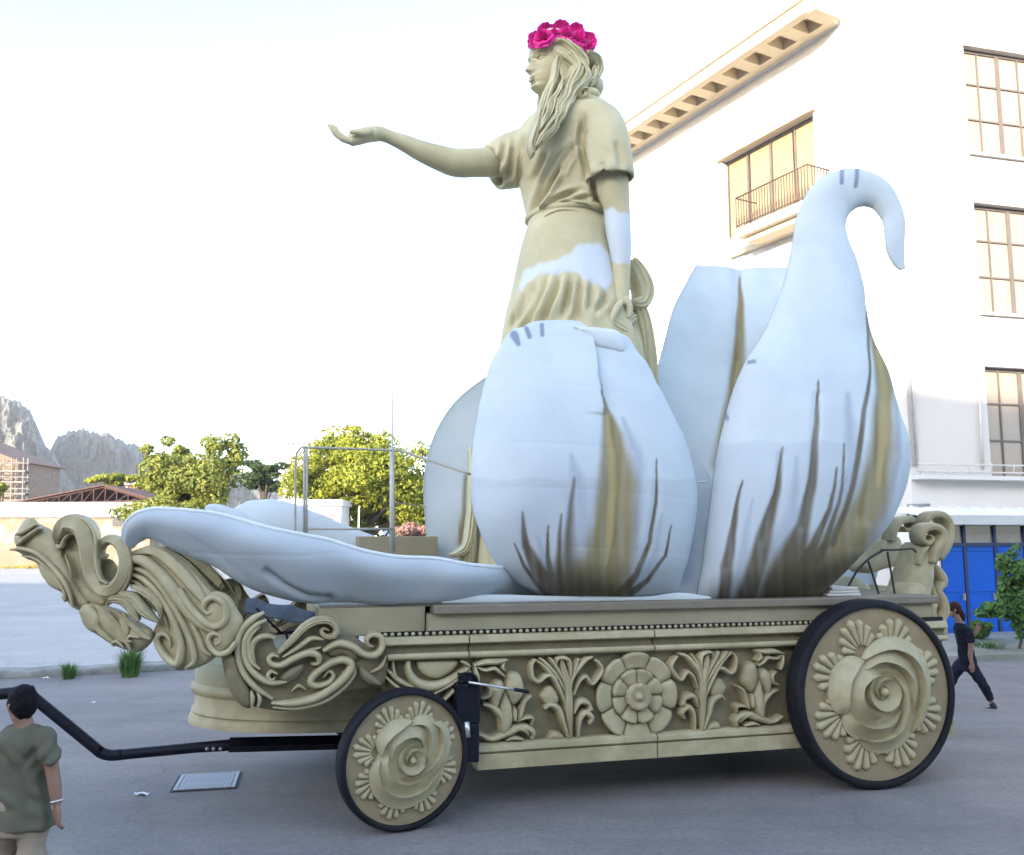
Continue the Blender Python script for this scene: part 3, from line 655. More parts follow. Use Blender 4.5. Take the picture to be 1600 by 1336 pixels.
# coffered eave: a lattice of beams under a roof slab, with a pierced vent in each coffer
EW = 1.55
oe = fLf(1295, 6, EW)[1]; 
NC = 11; cs = abs(LEND - el0) / NC
m = MB(); ez = eave_z
m.obox(BC + dL * (el0 + LEND) / 2 + nL * (EW / 2) + Vector((0, 0, ez + 0.52)), dL * (abs(LEND - el0) / 2), nL * (EW / 2 + .1), Vector((0, 0, 0.08)))
m.obox(BC + dL * (el0 + LEND) / 2 + nL * (EW - 0.15) + Vector((0, 0, ez + 0.22)), dL * (abs(LEND - el0) / 2), nL * 0.15, Vector((0, 0, 0.216)))
m.obox(BC + dL * (el0 + LEND) / 2 + nL * 0.22 + Vector((0, 0, ez + 0.22)), dL * (abs(LEND - el0) / 2), nL * 0.217, Vector((0, 0, 0.216)))
for i in range(NC + 1):
    m.obox(BC + dL * (el0 + cs * i) + nL * (EW / 2 + .05) + Vector((0, 0, ez + 0.22)), dL * 0.27, nL * (EW / 2 - .22), Vector((0, 0, 0.213)))
eo = wpar(m.build('eave', SOFF, smooth=False), inst)
vm = MB()
for i in range(5):
    for j in range(4):
        vm.box((-0.34 + i * 0.17 - 0.045, -0.27 + j * 0.18 - 0.05, -0.004), (-0.34 + i * 0.17 + 0.045, -0.27 + j * 0.18 + 0.05, 0.01))
v0_ = vm.build('vent', mat('vent_holes', (0.1, 0.06, 0.03), rough=0.9), smooth=False); ang = math.atan2(dL.y, dL.x)
for i in range(NC):
    v_ = v0_ if i == 0 else copy_obj(v0_)
    v_.parent = eo; P_ = BC + dL * (el0 + cs * (i + .5)) + nL * 0.86; v_.location = (P_.x, P_.y, ez + 0.433); v_.rotation_euler = (0, 0, ang)
# pipes, ledge rail, gas pipe
def pipeR(name, pts, r, mt=STEEL, off=0.1, root=inst):
    m = MB(); m.tube([BC + dR * fR(*p)[0] + nR * off + Vector((0, 0, fR(*p)[1])) for p in pts], r, 7); return wpar(m.build(name, mt), root)
PIPE = mat('grey_pipe', (0.55, 0.53, 0.5), rough=0.5)
sC = fR(1422, 720)[0] + 0.05
m = MB(); m.tube([BC + dR * sC + nR * .1 + Vector((0, 0, z)) for z in (4.9, 12, 23.5)], 0.045, 7); wpar(m.build('downpipe', PIPE), inst)
pipeR('downpipe', [(1416, 490), (1430, 728)], 0.04, PIPE); pipeR('downpipe', [(1526, 600), (1532, 733)], 0.045, PIPE)
pipeR('ledge_rail', [(1418, 727), (1800, 733)], 0.025, PIPE, .45); pipeR('ledge_rail', [(1418, 738), (1800, 745)], 0.025, PIPE, .45)
for px in (1422, 1464, 1498, 1532, 1566, 1600): pipeR('rail_post', [(px, 726), (px, 742)], 0.02, PIPE, .45)
m = MB(); la = fR(1418, 741)[1]; m.obox(BC + dR * 13 + nR * 0.25 + Vector((0, 0, la - 0.1)), dR * 13, nR * 0.25, Vector((0, 0, 0.06))); wpar(m.build('ledge', FAC, smooth=False), inst)
pipeR('gas_pipe', [(1450, 789), (1416, 788), (1416, 960)], 0.035, mat('dull_pipe', (0.3, 0.28, 0.3), rough=0.5), 0.08)
# annex with blue doors
AO = 1.6
a0, az0 = fR(1476, 985, AO)
def PA(s, o, z): return BC + dR * s + nR * o + Vector((0, 0, z))
dz_t = fR(1500, 851, AO)[1]; tr_t = fR(1500, 819, AO)[1]; rf_b = fR(1490, 812, AO + .5)[1]; rf_t = fR(1470, 792, 0.2)[1]
ax = empty('door_annex', PA(a0, AO, 0)); tag(ax, 'low annex with blue metal doors and white corrugated roof', 'annex')
m = MB(); m.obox(PA(a0 - .1, AO / 2, tr_t / 2), dR * 0.1, nR * AO / 2, Vector((0, 0, tr_t / 2))); m.obox(PA(a0 + 8, AO - 0.1, tr_t + .04), dR * 8.2, nR * 0.1, Vector((0, 0, .08))); wpar(m.build('wall', WHITEP, smooth=False), ax)
BLUE = mat('blue_paint', (0.008, 0.10, 0.50), (0.006, 0.08, 0.42), rough=0.45, scale=1.5, c3=(0.02, 0.08, 0.33), scale3=0.8, amt3=0.5, spec=0.15)
DARKB = mat('dark_blue_frame', (0.015, 0.03, 0.09), rough=0.5)
GREYG = mat('dusty_transom', (0.22, 0.23, 0.22), (0.14, 0.15, 0.15), rough=0.12, scale=1.2, spec=0.8)
xs_ = [a0] + [fR(px, 920, AO)[0] for px in (1512, 1560)]; stp = xs_[2] - xs_[1]
while len(xs_) < 10: xs_.append(xs_[-1] + stp)
for i in range(9):
    c = (xs_[i] + xs_[i + 1]) / 2; w = (xs_[i + 1] - xs_[i]) / 2
    m = MB(); m.obox(PA(c, AO - 0.06, dz_t / 2), dR * (w - 0.05), nR * 0.03, Vector((0, 0, dz_t / 2)))
    for z in (0.25, dz_t * 0.5, dz_t - .15): m.obox(PA(c, AO - 0.025, z), dR * (w - 0.08), nR * 0.012, Vector((0, 0, 0.04)))
    do = wpar(m.build('door', BLUE, smooth=False, bevel=0.01), ax)
    h = MB(); h.obox(PA(c + w - .14, AO + 0.01, 1.1), dR * 0.02, nR * 0.04, Vector((0, 0, 0.09))); ho = h.build('handle', STEEL, smooth=False); ho.parent = do
    m = MB(); m.obox(PA(c, AO - 0.07, (dz_t + tr_t) / 2), dR * (w - 0.04), nR * 0.012, Vector((0, 0, (tr_t - dz_t) / 2 - .03))); wpar(m.build('transom_pane', GREYG, smooth=False), ax)
    m = MB(); m.obox(PA(xs_[i], AO - 0.05, tr_t / 2), dR * 0.045, nR * 0.05, Vector((0, 0, tr_t / 2))); wpar(m.build('door_post', DARKB, smooth=False), ax)
m = MB(); m.obox(PA(a0 + 8, AO - 0.045, dz_t), dR * 8, nR * 0.055, Vector((0, 0, 0.05))); wpar(m.build('door_head', DARKB, smooth=False), ax)
CORR = mat('white_sheet', (0.78, 0.8, 0.8), (0.7, 0.73, 0.74), rough=0.4, scale=1.0)
m = MB(); n_ = 120; rr = []
for i in range(n_ + 1):
    s = a0 - 0.55 + 17 * i / n_; w = 0.02 * (1 if (i // 2) % 2 else -1)
    rr.append([PA(s, AO + .5, rf_b + .1 + w), PA(s, -0.02, rf_t + w), PA(s, -0.02, rf_t - .05 + w), PA(s, AO + .5, rf_b + .05 + w)])
m.rings(rr); wpar(m.build('roof_sheet', CORR, smooth=False), ax)
m = MB(); m.obox(PA(a0 + 8, AO + .52, rf_b), dR * 8.55, nR * 0.02, Vector((0, 0, 0.13))); wpar(m.build('fascia', mat('grey_fascia', (0.5, 0.5, 0.5), rough=0.5), smooth=False), ax)
# pavement in front of the building and its plants
m = MB(); pz = Vector((0, 0, 0.12)); q0 = onz(1440, 1036, 0); q1 = q0 + dR * 40
m.add([q0 + pz, q1 + pz, q1 - nR * 9 + pz, q0 - nR * 9 + pz, q0, q1, q1 - nR * 9, q0 - nR * 9], [(0, 1, 2, 3), (4, 7, 6, 5), (0, 4, 5, 1), (1, 5, 6, 2), (2, 6, 7, 3), (3, 7, 4, 0)])
struct(m.build('pavement', mat('pavement_concrete', (0.3, 0.29, 0.27), (0.22, 0.215, 0.2), rough=0.9, scale=0.8, bump=0.2, bscale=30, c3=(0.13, 0.15, 0.08), scale3=0.6, amt3=0.8), smooth=False))
def bush(name, label, base, crowns, mt, n, size, seed, group=None):
    return tree(name, label, 'shrub', base, crowns, mt, n, size, seed, trunk_r=0.03, branches=9, group=group)
p = onz(1588, 1015, 0.1)
bush('green_shrub', 'leafy green shrub before the blue doors at the right edge', p, [crown_px(1598, 945, p.y, 34, 58, n=20, sub=0.38), crown_px(1555, 950, p.y, 30, 14, n=8), crown_px(1580, 890, p.y, 26, 40, n=9, sub=0.36), crown_px(1660, 940, p.y, 50, 60, n=14)], LEAF_S, 5200, 0.09, 21, 'shrubs at the right')
p = onz(1528, 1000, 0.1)
bush('green_shrub', 'low dark weed clump on the pavement left of the leafy shrub', p, [crown_px(1530, 985, p.y, 20, 14, n=10)], LEAF_S, 900, 0.08, 22, 'shrubs at the right')
p = onz(1545, 1012, 0.1)
grass_tuft('grass_tuft', 'sparse grass at the pavement edge behind the walking person', p, 0.22, 0.9, 200, 9)

# ------------------------------------------------------------------ the block behind the camera whose shade covers the square
sb = empty('shading_block', (0, -45, 0)); tag(sb, 'long apartment block standing behind the viewpoint, out of the picture', 'building')
m = MB(); HB = 26.8; m.box((-140, -57, 0), (60, -45, HB)); wpar(m.build('wall', mat('block_plaster', (0.45, 0.4, 0.34), rough=0.9), smooth=False), sb)
m = MB(); m.box((-140.5, -57.5, HB), (60.5, -44.3, HB + .35)); wpar(m.build('roof_slab', WHITEP, smooth=False), sb)
for i in range(40):
    for k in range(6):
        q = MB() if (i, k) == (0, 0) else None
        if q: q.box((0, -.05, 0), (1.5, .03, 2.0)); w0_ = q.build('window', FRAME, smooth=False); w0_.parent = sb; w0_.location = (-105, 0, 2.2)
        else: copy_obj(w0_, sb, location=(-105 + i * 4.0, 0.0, 2.2 + k * 4.2))
# ================================================================== the parade float (carriage)
FL = empty('parade_float', FO, FA)
tag(FL, 'gold carved parade float with big rose wheels, scrolled prow and black tow bar', 'parade float')
NV = (0, -1, 0)                       # outwards on the near side
VS = 0.32                             # depth of the carved panel face behind the wheel faces
FW = 3.9                              # overall width, wheel face to wheel face
def zpx(py, px=900, v=VS): return fl(px, py, v).z
def xpx(px, py=1080, v=VS): return fl(px, py, v).x
Ztop, Zlip, Zb0, Zb1 = zpx(942), zpx(956), zpx(982.5), zpx(987.5)
Zl0, Zl1, Zc1, Zf1, Zp0 = zpx(989), zpx(1000), zpx(1012), zpx(1022), zpx(1151.5)
Zs1, Zs2, Zbt = zpx(1164), zpx(1168), zpx(1192)
XL, XR = xpx(745), xpx(1262) + 1.9    # carved box
XD = xpx(598)                          # upper mouldings start
XB = fl(497, 968, 0.55).x              # plain top box starts
# plain box on top, panels butt jointed
xj = fl(668, 965, VS + .1).x
def panel(name, x0, x1, y0, y1, z0, z1, mt, bev=0.008, par=FL):
    m = MB(); m.box((x0, y0, z0), (x1, y1, z1)); return m.build(name, mt, par, smooth=False, bevel=bev)
panel('deck_panel', XB, xj - .012, 0.5, FW - .5, Zb1, Ztop - .02, BEIGE)
panel('deck_panel', xj, XR - .1, VS + .1, FW - VS - .1, Zb1, Zlip, BEIGE)
panel('deck_lip', xj + .05, XR - .05, VS + .03, FW - VS - .03, Zlip, Ztop, LIP, 0.015)
panel('deck_lip', XB + .02, xj + .05, 0.52, FW - .52, Ztop - .02, Ztop - .004, LIP, 0.004)
# moulded course: profile extruded along the side (and returned on the far side)
def moulding(name, prof, x0, x1, mt, far=True, joints=()):
    xs = [x0] + list(joints) + [x1]
    for i in range(len(xs) - 1):
        a, b = xs[i] + (0.006 if i else 0), xs[i + 1] - (0.006 if i < len(xs) - 2 else 0)
        m = MB(); m.rings([[(x, y, z) for (y, z) in prof] for x in (a, b)]); m.build(name, mt, FL, smooth=False, bevel=0.006)
    if far:
        m = MB(); m.rings([[(x, FW - y, z) for (y, z) in prof][::-1] for x in (x0, x1)]); m.build(name, mt, FL, smooth=False)
yb = VS + .42
jn = [fl(733, 1010, VS).x, fl(1022, 1000, VS).x]
moulding('light_course', [(yb, Zb1), (VS + .02, Zb1), (VS - .015, Zl0), (VS - .03, Zl1 + .012), (VS - .015, Zl1), (yb, Zl1)], XD, XR, GOLD, joints=jn)
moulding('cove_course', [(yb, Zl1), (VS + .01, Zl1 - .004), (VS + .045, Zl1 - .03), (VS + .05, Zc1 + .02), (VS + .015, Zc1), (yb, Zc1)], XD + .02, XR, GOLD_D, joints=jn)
moulding('fillet_course', [(yb, Zc1), (VS - .005, Zc1 - .002), (VS - .02, Zc1 - .025), (VS - .02, Zf1 + .02), (VS, Zf1), (yb, Zf1)], XD + .04, XR, GOLD, joints=jn)
moulding('plinth_step', [(yb, Zp0), (VS + .0, Zp0 - .004), (VS - .045, Zp0 - .03), (VS - .05, Zs1), (VS - .01, Zs2), (yb, Zs2)], XL, XR, GOLD, joints=jn[1:])
moulding('plinth', [(yb, Zs2), (VS - .035, Zs2 - .002), (VS - .035, Zbt), (yb, Zbt)], XL, XR, GOLD, joints=jn[1:])
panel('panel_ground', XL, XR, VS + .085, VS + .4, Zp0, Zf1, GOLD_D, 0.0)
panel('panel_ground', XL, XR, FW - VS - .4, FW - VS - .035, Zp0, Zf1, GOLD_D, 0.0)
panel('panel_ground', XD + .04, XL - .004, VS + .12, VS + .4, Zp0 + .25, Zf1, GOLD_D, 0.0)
panel('chassis', XL + .1, XR - .3, VS + .41, FW - VS - .41, Zbt + .1, Ztop - .1, BLACKM, 0.0)
panel('end_board', XR - .06, XR, VS + .42, FW - VS - .42, Zbt, Zb1, GOLD, 0.0)
# dark strip with hanging beads
panel('bead_strip', XD - .02, XR, VS + .05, VS + .1, Zb1 + .004, Zb0 + .012, BLACKM, 0.0)
m = MB(); nbd = 72; pitch = (xpx(1262) + .3 - XD) / nbd
for i in range(nbd): m.ellipsoid((XD + .02 + i * pitch, VS + .045, (Zb0 + Zb1) / 2 + .006), (pitch * .32, .02, .02), 7, 5)
o = m.build('beads', GOLD, FL); o['kind'] = 'stuff'
# under-prow body: narrower moulded drum with round nose
def drum(z_prof):
    """z_prof: list of (offset, z); plan = two straight sides and a round nose"""
    cx = fl(560, 1100, 1.0).x; hw_ = 1.02; vc = FW / 2; nose = cx - fl(303, 1090, vc).x
    plan = []
    for t in np.linspace(-math.pi / 2, math.pi / 2, 40): plan.append((cx - nose * math.cos(t), vc + hw_ * math.sin(t), math.cos(t), math.sin(t)))
    rr = []
    for (off, z) in z_prof:
        ring = [(cx + 1.6, vc - hw_ - off, z)] + [(x - off * c, y + off * s_, z) for (x, y, c, s_) in plan] + [(cx + 1.6, vc + hw_ + off, z)]
        rr.append(ring)
    return rr
vd = FW / 2
def zd(py): return fl(320, py, vd).z
m = MB(); m.rings(drum([(-.05, zd(1030)), (0, zd(1040)), (.0, zd(1062)), (.035, zd(1066)), (.045, zd(1070)), (.035, zd(1076)), (-.01, zd(1080)), (-.01, zd(1098)), (.02, zd(1102)), (.025, zd(1106)), (0.005, zd(1109)), (.035, zd(1112)), (.05, zd(1118)), (.05, zd(1124)), (-.05, zd(1126))]))
m.build('prow_drum', GOLD, FL, auto=50)

# ------------------------------------------------------------------ carved panel relief
Z5 = zo(600, 920, 4.444); Z6 = zo(900, 920, 4.2105)
RC = fl(900 + 400 / 4.2105, 920 + 705 / 4.2105, VS)        # rosette centre
def lp(p, v=VS): return fl(p[0], p[1], v)
def band(mb, pts, hw, zf, ht=0.06, v=VS + .03, prof='round', mirror=False, k=9, base=.07, taper=True):
    q = [zf([p])[0] for p in pts]; s = zf([(1, 0)])[0][0] - zf([(0, 0)])[0][0]
    P = [lp(p, v) for p in q]
    h = np.broadcast_to(np.asarray(hw, float), (len(pts),)).copy()
    if taper and np.isscalar(hw): h[0] *= .45; h[-1] *= .45; 
    if taper and np.isscalar(hw) and len(h) > 4: h[1] *= .8; h[-2] *= .8
    w = [hh * s * fscale(p[0], p[1], v) for hh, p in zip(h, q)]
    hts = [ht * min(1, hh / h.max() + .25) for hh in h]
    if mirror: P = [Vector((2 * RC.x - p.x, p.y, p.z)) for p in P]
    mb.sweep([tuple(p) for p in P], w, hts, NV, prof, k=k, base=base)
def pil(mb, pts, zf, H=0.07, edge=None, v=VS + .03, mirror=False, base=.07, step=None, crease=None):
    q = [lp(p, v) for p in zf(pts)]; O = [((2 * RC.x - p.x) if mirror else p.x, p.z) for p in q]
    lo = np.array(O).min(0); hi = np.array(O).max(0)
    edge = edge or 0.5 * min(hi - lo)
    mb.pillow(O, H, edge, lambda x, z, h: (x, v - h, z), base, step, crease=crease)
TULIP_P = [[(850, 590), (890, 570), (940, 590), (965, 650), (970, 720), (920, 790), (880, 800), (850, 740), (835, 680)], [(830, 690), (880, 790), (895, 900), (850, 1000), (800, 1010), (785, 900), (800, 790)], [(720, 680), (775, 630), (820, 640), (833, 700), (795, 800), (775, 860), (735, 800)], [(890, 800), (915, 830), (915, 900), (895, 920), (880, 870)]]
TULIP_B = [([(650, 1005), (740, 1035), (850, 995), (950, 955), (1025, 985), (1020, 1040)], 24), ([(680, 800), (740, 815), (800, 870), (822, 950), (815, 1010)], 24), ([(1015, 738), (965, 780), (938, 870), (922, 920)], 15), ([(915, 915), (975, 890), (1020, 890), (1018, 940)], 12), ([(830, 1000), (900, 960), (960, 970), (1000, 1010)], 18), ([(840, 1045), (900, 1030), (960, 1040)], 14),
           ([(620, 530), (700, 508), (780, 505), (850, 490)], 18), ([(640, 540), (690, 562), (760, 550), (800, 580), (832, 605)], 14), ([(625, 535), (640, 600), (652, 650)], 17), ([(830, 500), (815, 540), (840, 570)], 13), ([(690, 660), (730, 690), (720, 740), (670, 760)], 14)]
PLANT_B = [([(1290, 1035), (1280, 900), (1275, 780), (1268, 680), (1240, 560), (1225, 490)], 24), ([(1255, 800), (1205, 680), (1130, 560), (1045, 490)], 13), ([(1260, 730), (1190, 600), (1110, 510), (1075, 480)], 12), ([(1262, 690), (1215, 590), (1160, 500), (1140, 475)], 11),
           ([(1285, 720), (1300, 610), (1380, 500), (1440, 470)], 14), ([(1290, 660), (1310, 560), (1345, 480)], 11), ([(1275, 650), (1285, 560), (1270, 490), (1200, 480), (1185, 540)], 13),
           ([(1225, 650), (1165, 602), (1115, 602), (1065, 640), (1025, 612), (1015, 530), (1045, 485)], 14), ([(1310, 730), (1345, 640), (1390, 605), (1432, 655), (1470, 620), (1503, 560), (1480, 510), (1450, 488)], 13),
           ([(1272, 1025), (1235, 920), (1205, 835), (1145, 800), (1110, 830)], 20), ([(1340, 1025), (1350, 905), (1390, 855), (1435, 890), (1415, 935)], 19), ([(1312, 860), (1345, 785), (1400, 785), (1440, 840)], 17), ([(1400, 780), (1420, 830), (1380, 850)], 12)]
PLANT_P = [[(1080, 745), (1120, 680), (1170, 680), (1212, 750), (1195, 800), (1120, 805)], [(1130, 1042), (1160, 990), (1215, 990), (1255, 1035), (1200, 1045)]]
for mir in (False, True):
    m = MB()
    for p in TULIP_P: pil(m, p, Z5, 0.10, mirror=mir)
    for (p, w) in TULIP_B: band(m, p, w * 1.2, Z5, 0.085, mirror=mir)
    m.build('tulip_relief', GOLD, FL, auto=55)
    m = MB()
    for (p, w) in PLANT_B: band(m, p, w * 1.3, Z5, 0.08, mirror=mir, prof='groove' if w > 20 else 'round')
    for p in PLANT_P: pil(m, p, Z5, 0.05, mirror=mir)
    m.build('leaf_relief', GOLD, FL, auto=55)
# swag on the left
m = MB()
for (p, w) in (([(165, 500), (172, 580), (230, 655), (330, 680), (450, 640), (590, 540)], 34), ([(20, 560), (110, 640), (240, 700)], 20), ([(10, 610), (90, 680), (200, 740)], 16), ([(590, 545), (480, 645), (330, 735)], 20), ([(600, 565), (510, 670), (400, 790)], 20), ([(60, 500), (70, 590), (110, 650)], 14), ([(530, 500), (570, 520), (600, 540)], 16)):
    band(m, p, w, Z5, 0.07, v=VS + .05)
pil(m, [(230, 505), (380, 500), (510, 505), (470, 570), (380, 620), (290, 605), (240, 560)], Z5, 0.03, v=VS + .06)
m.build('swag_relief', GOLD, FL, auto=55)
# rosette: two rings of separate petals round a scalloped eye
ro = MB(); yy = VS + .03
k6 = fscale(995, 1087, VS) / 4.2105
r_out, r_in, r_eye = 282 * k6, 176 * k6, 86 * k6
def ring_petal(mb, c, a0, a1, ra, rb, H, yv, lipw=0.3, n=10, kk=8):
    rr = []
    for i in range(n + 1):
        a = a0 + (a1 - a0) * i / n; u = abs(2 * i / n - 1); rbb = rb * (1 - 0.06 * u ** 4) ; row = []
        for j in range(kk + 1):
            t = j / kk; r_ = ra + (rbb - ra) * t; h = H * (0.45 + 0.55 * t ** 1.5) * (1 if t < .92 else .8) * (1 - 0.5 * u ** 4)
            row.append((c[0] + r_ * math.cos(a), yv - h, c[1] + r_ * math.sin(a)))
        row.append((c[0] + rbb * math.cos(a), yv + .02, c[1] + rbb * math.sin(a))); row.append((c[0] + ra * math.cos(a), yv + .02, c[1] + ra * math.sin(a)))
        rr.append(row)
    mb.rings(rr)
rs = MB(); rs.rings([[(RC.x + r_ * math.cos(t), y, RC.z + r_ * math.sin(t)) for t in np.linspace(0, 2 * math.pi, 40, endpoint=False)] for (r_, y) in ((r_out * .95, yy + .02), (r_out * .93, yy - .015))])
rs_o = rs.build('rosette', GOLD_D, FL)
for i in range(8):
    a = math.pi / 8 + i * math.pi / 4 - math.pi / 8; d_ = math.pi / 8 - .018
    m = MB(); ring_petal(m, (RC.x, RC.z), a + math.pi / 8 * 0 - d_, a + d_, r_in * 1.02, r_out, 0.075, yy); m.build('petal', GOLD, rs_o)
    a += math.pi / 8; m = MB(); ring_petal(m, (RC.x, RC.z), a - d_ - .0, a + d_, r_eye * .9, r_in, 0.085, yy - .005); m.build('petal', GOLD, rs_o)
m = MB(); rr = []
for (f_, h) in ((1.0, 0.0), (1.02, .06), (.9, .085), (.6, .07), (.42, .06)):
    rr.append([(RC.x + r_eye * f_ * (1 + .035 * math.cos(14 * t) * (f_ > .8)) * math.cos(t), yy - .03 - h, RC.z + r_eye * f_ * (1 + .035 * math.cos(14 * t) * (f_ > .8)) * math.sin(t)) for t in np.linspace(0, 2 * math.pi, 70, endpoint=False)])
m.rings(rr); m.ellipsoid((RC.x, yy - .09, RC.z), (r_eye * .34, .05, r_eye * .34), 16, 10); m.build('eye', GOLD, rs_o)

# ------------------------------------------------------------------ wheels
def drop(mb, p0, p1, w, h, y0, n=10, k=8):
    """a rounded drop-shaped lobe from a thin root p0 to a fat tip p1 on the wheel disc"""
    p0, p1 = np.array(p0), np.array(p1); d = p1 - p0
    pts, ws, hs = [], [], []
    for i in range(n):
        t = i / (n - 1); pts.append((p0[0] + d[0] * t, y0, p0[1] + d[1] * t)); s_ = (0.28 + 0.72 * t ** 0.8) * (math.sqrt(max(0, 1 - ((t - .8) / .2) ** 2)) if t > .8 else 1)
        ws.append(max(w * s_, .002)); hs.append(max(h * (0.5 + .5 * t) * (s_ if t > .8 else 1), .003))
    mb.sweep(pts, ws, hs, NV, 'round', n=n + 6, k=k, base=.012)
def make_wheel(Rr, width, loc, steer, rose, zoomf, zc, zr, base_out, knob, palm_ang, name_label):
    """rose: list of crescents traced on the photo, made round again with the disc's own radii"""
    disc_r = Rr * 0.92
    w = MB(); rr = []
    for (r_, y) in ((disc_r, width * .5), (disc_r, 0.035), (disc_r * .5, 0.03), (.02, 0.03)):
        rr.append([(r_ * math.cos(t), y, r_ * math.sin(t)) for t in np.linspace(0, 2 * math.pi, 72, endpoint=False)])
    w.rings(rr); wo = w.build('wheel', TAN, FL, auto=40, label=name_label); wo.location = loc; wo.rotation_euler = (0, 0, steer)
    t = MB(); rr = []
    prof = [(disc_r - .01, .04), (disc_r - .005, .0), (disc_r + .012, -.006), (Rr - .03, -.004), (Rr - .008, .012), (Rr, .04), (Rr, width * .3), (Rr - .004, width * .5), (Rr, width * .7), (Rr, width - .04), (Rr - .03, width), (disc_r, width), (disc_r - .01, width * .6)]
    for a in np.linspace(0, 2 * math.pi, 97)[:-1]: rr.append([(r_ * math.cos(a), y, r_ * math.sin(a)) for (r_, y) in prof])
    rr.append(rr[0]); t.rings(rr, cap=False); t.build('tyre', RUBBER, wo, auto=50)
    def un(p): return ((p[0] - zc[0]) / zr[0] * disc_r, -(p[1] - zc[1]) / zr[1] * disc_r)
    O = [un(p) for p in base_out]
    m = MB(); m.pillow(O, 0.035, disc_r * .05, lambda x, z, h: (x, 0.03 - h, z), .01); m.build('rose_base', GOLD, wo)
    for i, (pts, hw, H, pr) in enumerate(rose):
        P = [un(p) for p in pts]; s_ = disc_r / ((zr[0] + zr[1]) / 2)
        n = len(P); h = [hw * s_ * (0.12 + 0.88 * math.sin(math.pi * j / (n - 1)) ** 0.6) for j in range(n)]
        m = MB(); m.sweep([(p[0], 0.0, p[1]) for p in P], h, [H * 1.75 * (Rr / 1.02) * (.45 + .65 * math.sin(math.pi * j / (n - 1)) ** .5) for j in range(n)], NV, pr, n=36, k=11, base=.02); m.build('rose_petal', GOLD, wo, auto=55)
    kc = un(knob); m = MB(); m.ellipsoid((kc[0], -.03, kc[1]), (disc_r * .05, .07, disc_r * .055), 14, 9)
    sp_ = [(kc[0] + disc_r * q * math.cos(t_), -.01, kc[1] + disc_r * q * math.sin(t_)) for t_, q in zip(np.linspace(R(60), R(60) + 3.1 * math.pi, 22), np.linspace(.215, .075, 22))]
    m.sweep(sp_, [disc_r * (.012 + .05 * math.sin(math.pi * min(1, .12 + i_ / 21)) ** .5) for i_ in range(22)], [.10 * (Rr / 1.02) ** .6 * (.5 + .5 * math.sin(math.pi * min(1, .1 + i_ / 24))) for i_ in range(22)], NV, 'lip', n=70, k=9, base=.03)
    m.build('rose_heart', GOLD, wo, auto=60)
    for i, a in enumerate(palm_ang):
        m = MB(); c = np.array((math.cos(a), math.sin(a))) * disc_r * .50
        for j in range(7):
            b = (j - 3) * R(19); L = disc_r * (.43, .405, .35, .28)[abs(j - 3)]; d = np.array((math.cos(a + b), math.sin(a + b)))
            drop(m, c + d * disc_r * .10, c + d * L, disc_r * .056, disc_r * .06, .03)
        for sgn in (-1, 1):
            b = sgn * R(88); d = np.array((math.cos(a + b), math.sin(a + b))); q = c + d * disc_r * .17 + np.array((math.cos(a), math.sin(a))) * disc_r * .02; m.ellipsoid((q[0], .025, q[1]), (disc_r * .025,) * 3, 8, 6)
        m.build('palmette', GOLD, wo)
    return wo
ROSE_R = [([(490, 440), (560, 375), (660, 350), (760, 385), (830, 465), (862, 590), (850, 720), (815, 830), (765, 900)], 46, .07, 'lip'),
          ([(485, 445), (415, 465), (350, 535), (328, 640), (340, 720), (365, 765)], 58, .07, 'lipr'),
          ([(495, 500), (570, 430), (660, 430), (750, 490), (800, 590), (795, 700), (770, 780)], 50, .07, 'lip'),
          ([(590, 530), (500, 525), (425, 570), (400, 660), (430, 750), (510, 800), (580, 798)], 60, .08, 'lipr'),
          ([(375, 745), (390, 830), (470, 885), (570, 890), (650, 845), (700, 765)], 50, .08, 'lipr'),
          ([(440, 920), (520, 965), (620, 955), (700, 900), (745, 800), (750, 690), (725, 615), (675, 555)], 55, .07, 'lipr')]
BASE_R = [(490, 435), (420, 450), (345, 530), (318, 660), (360, 790), (430, 915), (520, 980), (640, 985), (740, 925), (825, 840), (875, 700), (862, 540), (800, 420), (700, 350), (590, 350)]
ROSE_F = [([(448, 640), (452, 540), (510, 465), (590, 425), (672, 412)], 46, .06, 'lip'), ([(665, 440), (735, 412), (805, 440), (840, 530), (830, 640), (785, 745)], 46, .06, 'lip'),
          ([(830, 440), (900, 475), (932, 570), (915, 690), (855, 770), (760, 820), (650, 840), (595, 815)], 44, .06, 'lip'), ([(505, 640), (465, 700), (480, 800), (540, 870), (640, 900), (750, 870), (830, 805)], 50, .06, 'lipr'),
          ([(440, 670), (405, 740), (420, 850), (480, 930), (570, 980), (680, 985), (800, 930), (880, 840), (922, 740)], 48, .06, 'lipr'), ([(515, 670), (525, 560), (600, 495), (690, 485), (750, 530), (768, 620)], 48, .07, 'lip')]
BASE_F = [(440, 560), (480, 480), (560, 425), (670, 405), (780, 415), (890, 455), (940, 570), (930, 720), (900, 830), (800, 945), (680, 1000), (560, 990), (460, 920), (405, 820), (400, 720), (435, 640)]
rc = fl(1377, 1236, 0); RW = (fl(1370, 938, 0).z + 0.0) / 2
palm = [math.pi / 2 + R(22.5) + i * math.pi / 4 for i in range(8)]
RW = 1.02
wr = make_wheel(RW, .27, (fl(1374, 1088, 0).x, 0, RW), 0, ROSE_R, None, (585, 658), (445, 532), BASE_R, (603, 645), palm, 'large rear wheel carved with a rose and palmettes')
FWR = 0.65
wf = make_wheel(FWR, .18, (fl(636, 1190, -.02).x, -.02, FWR), R(13), ROSE_F, None, (645, 695), (440, 475), BASE_F, (678, 695), [a + R(4) for a in palm], 'smaller front wheel carved with a rose, steered slightly')
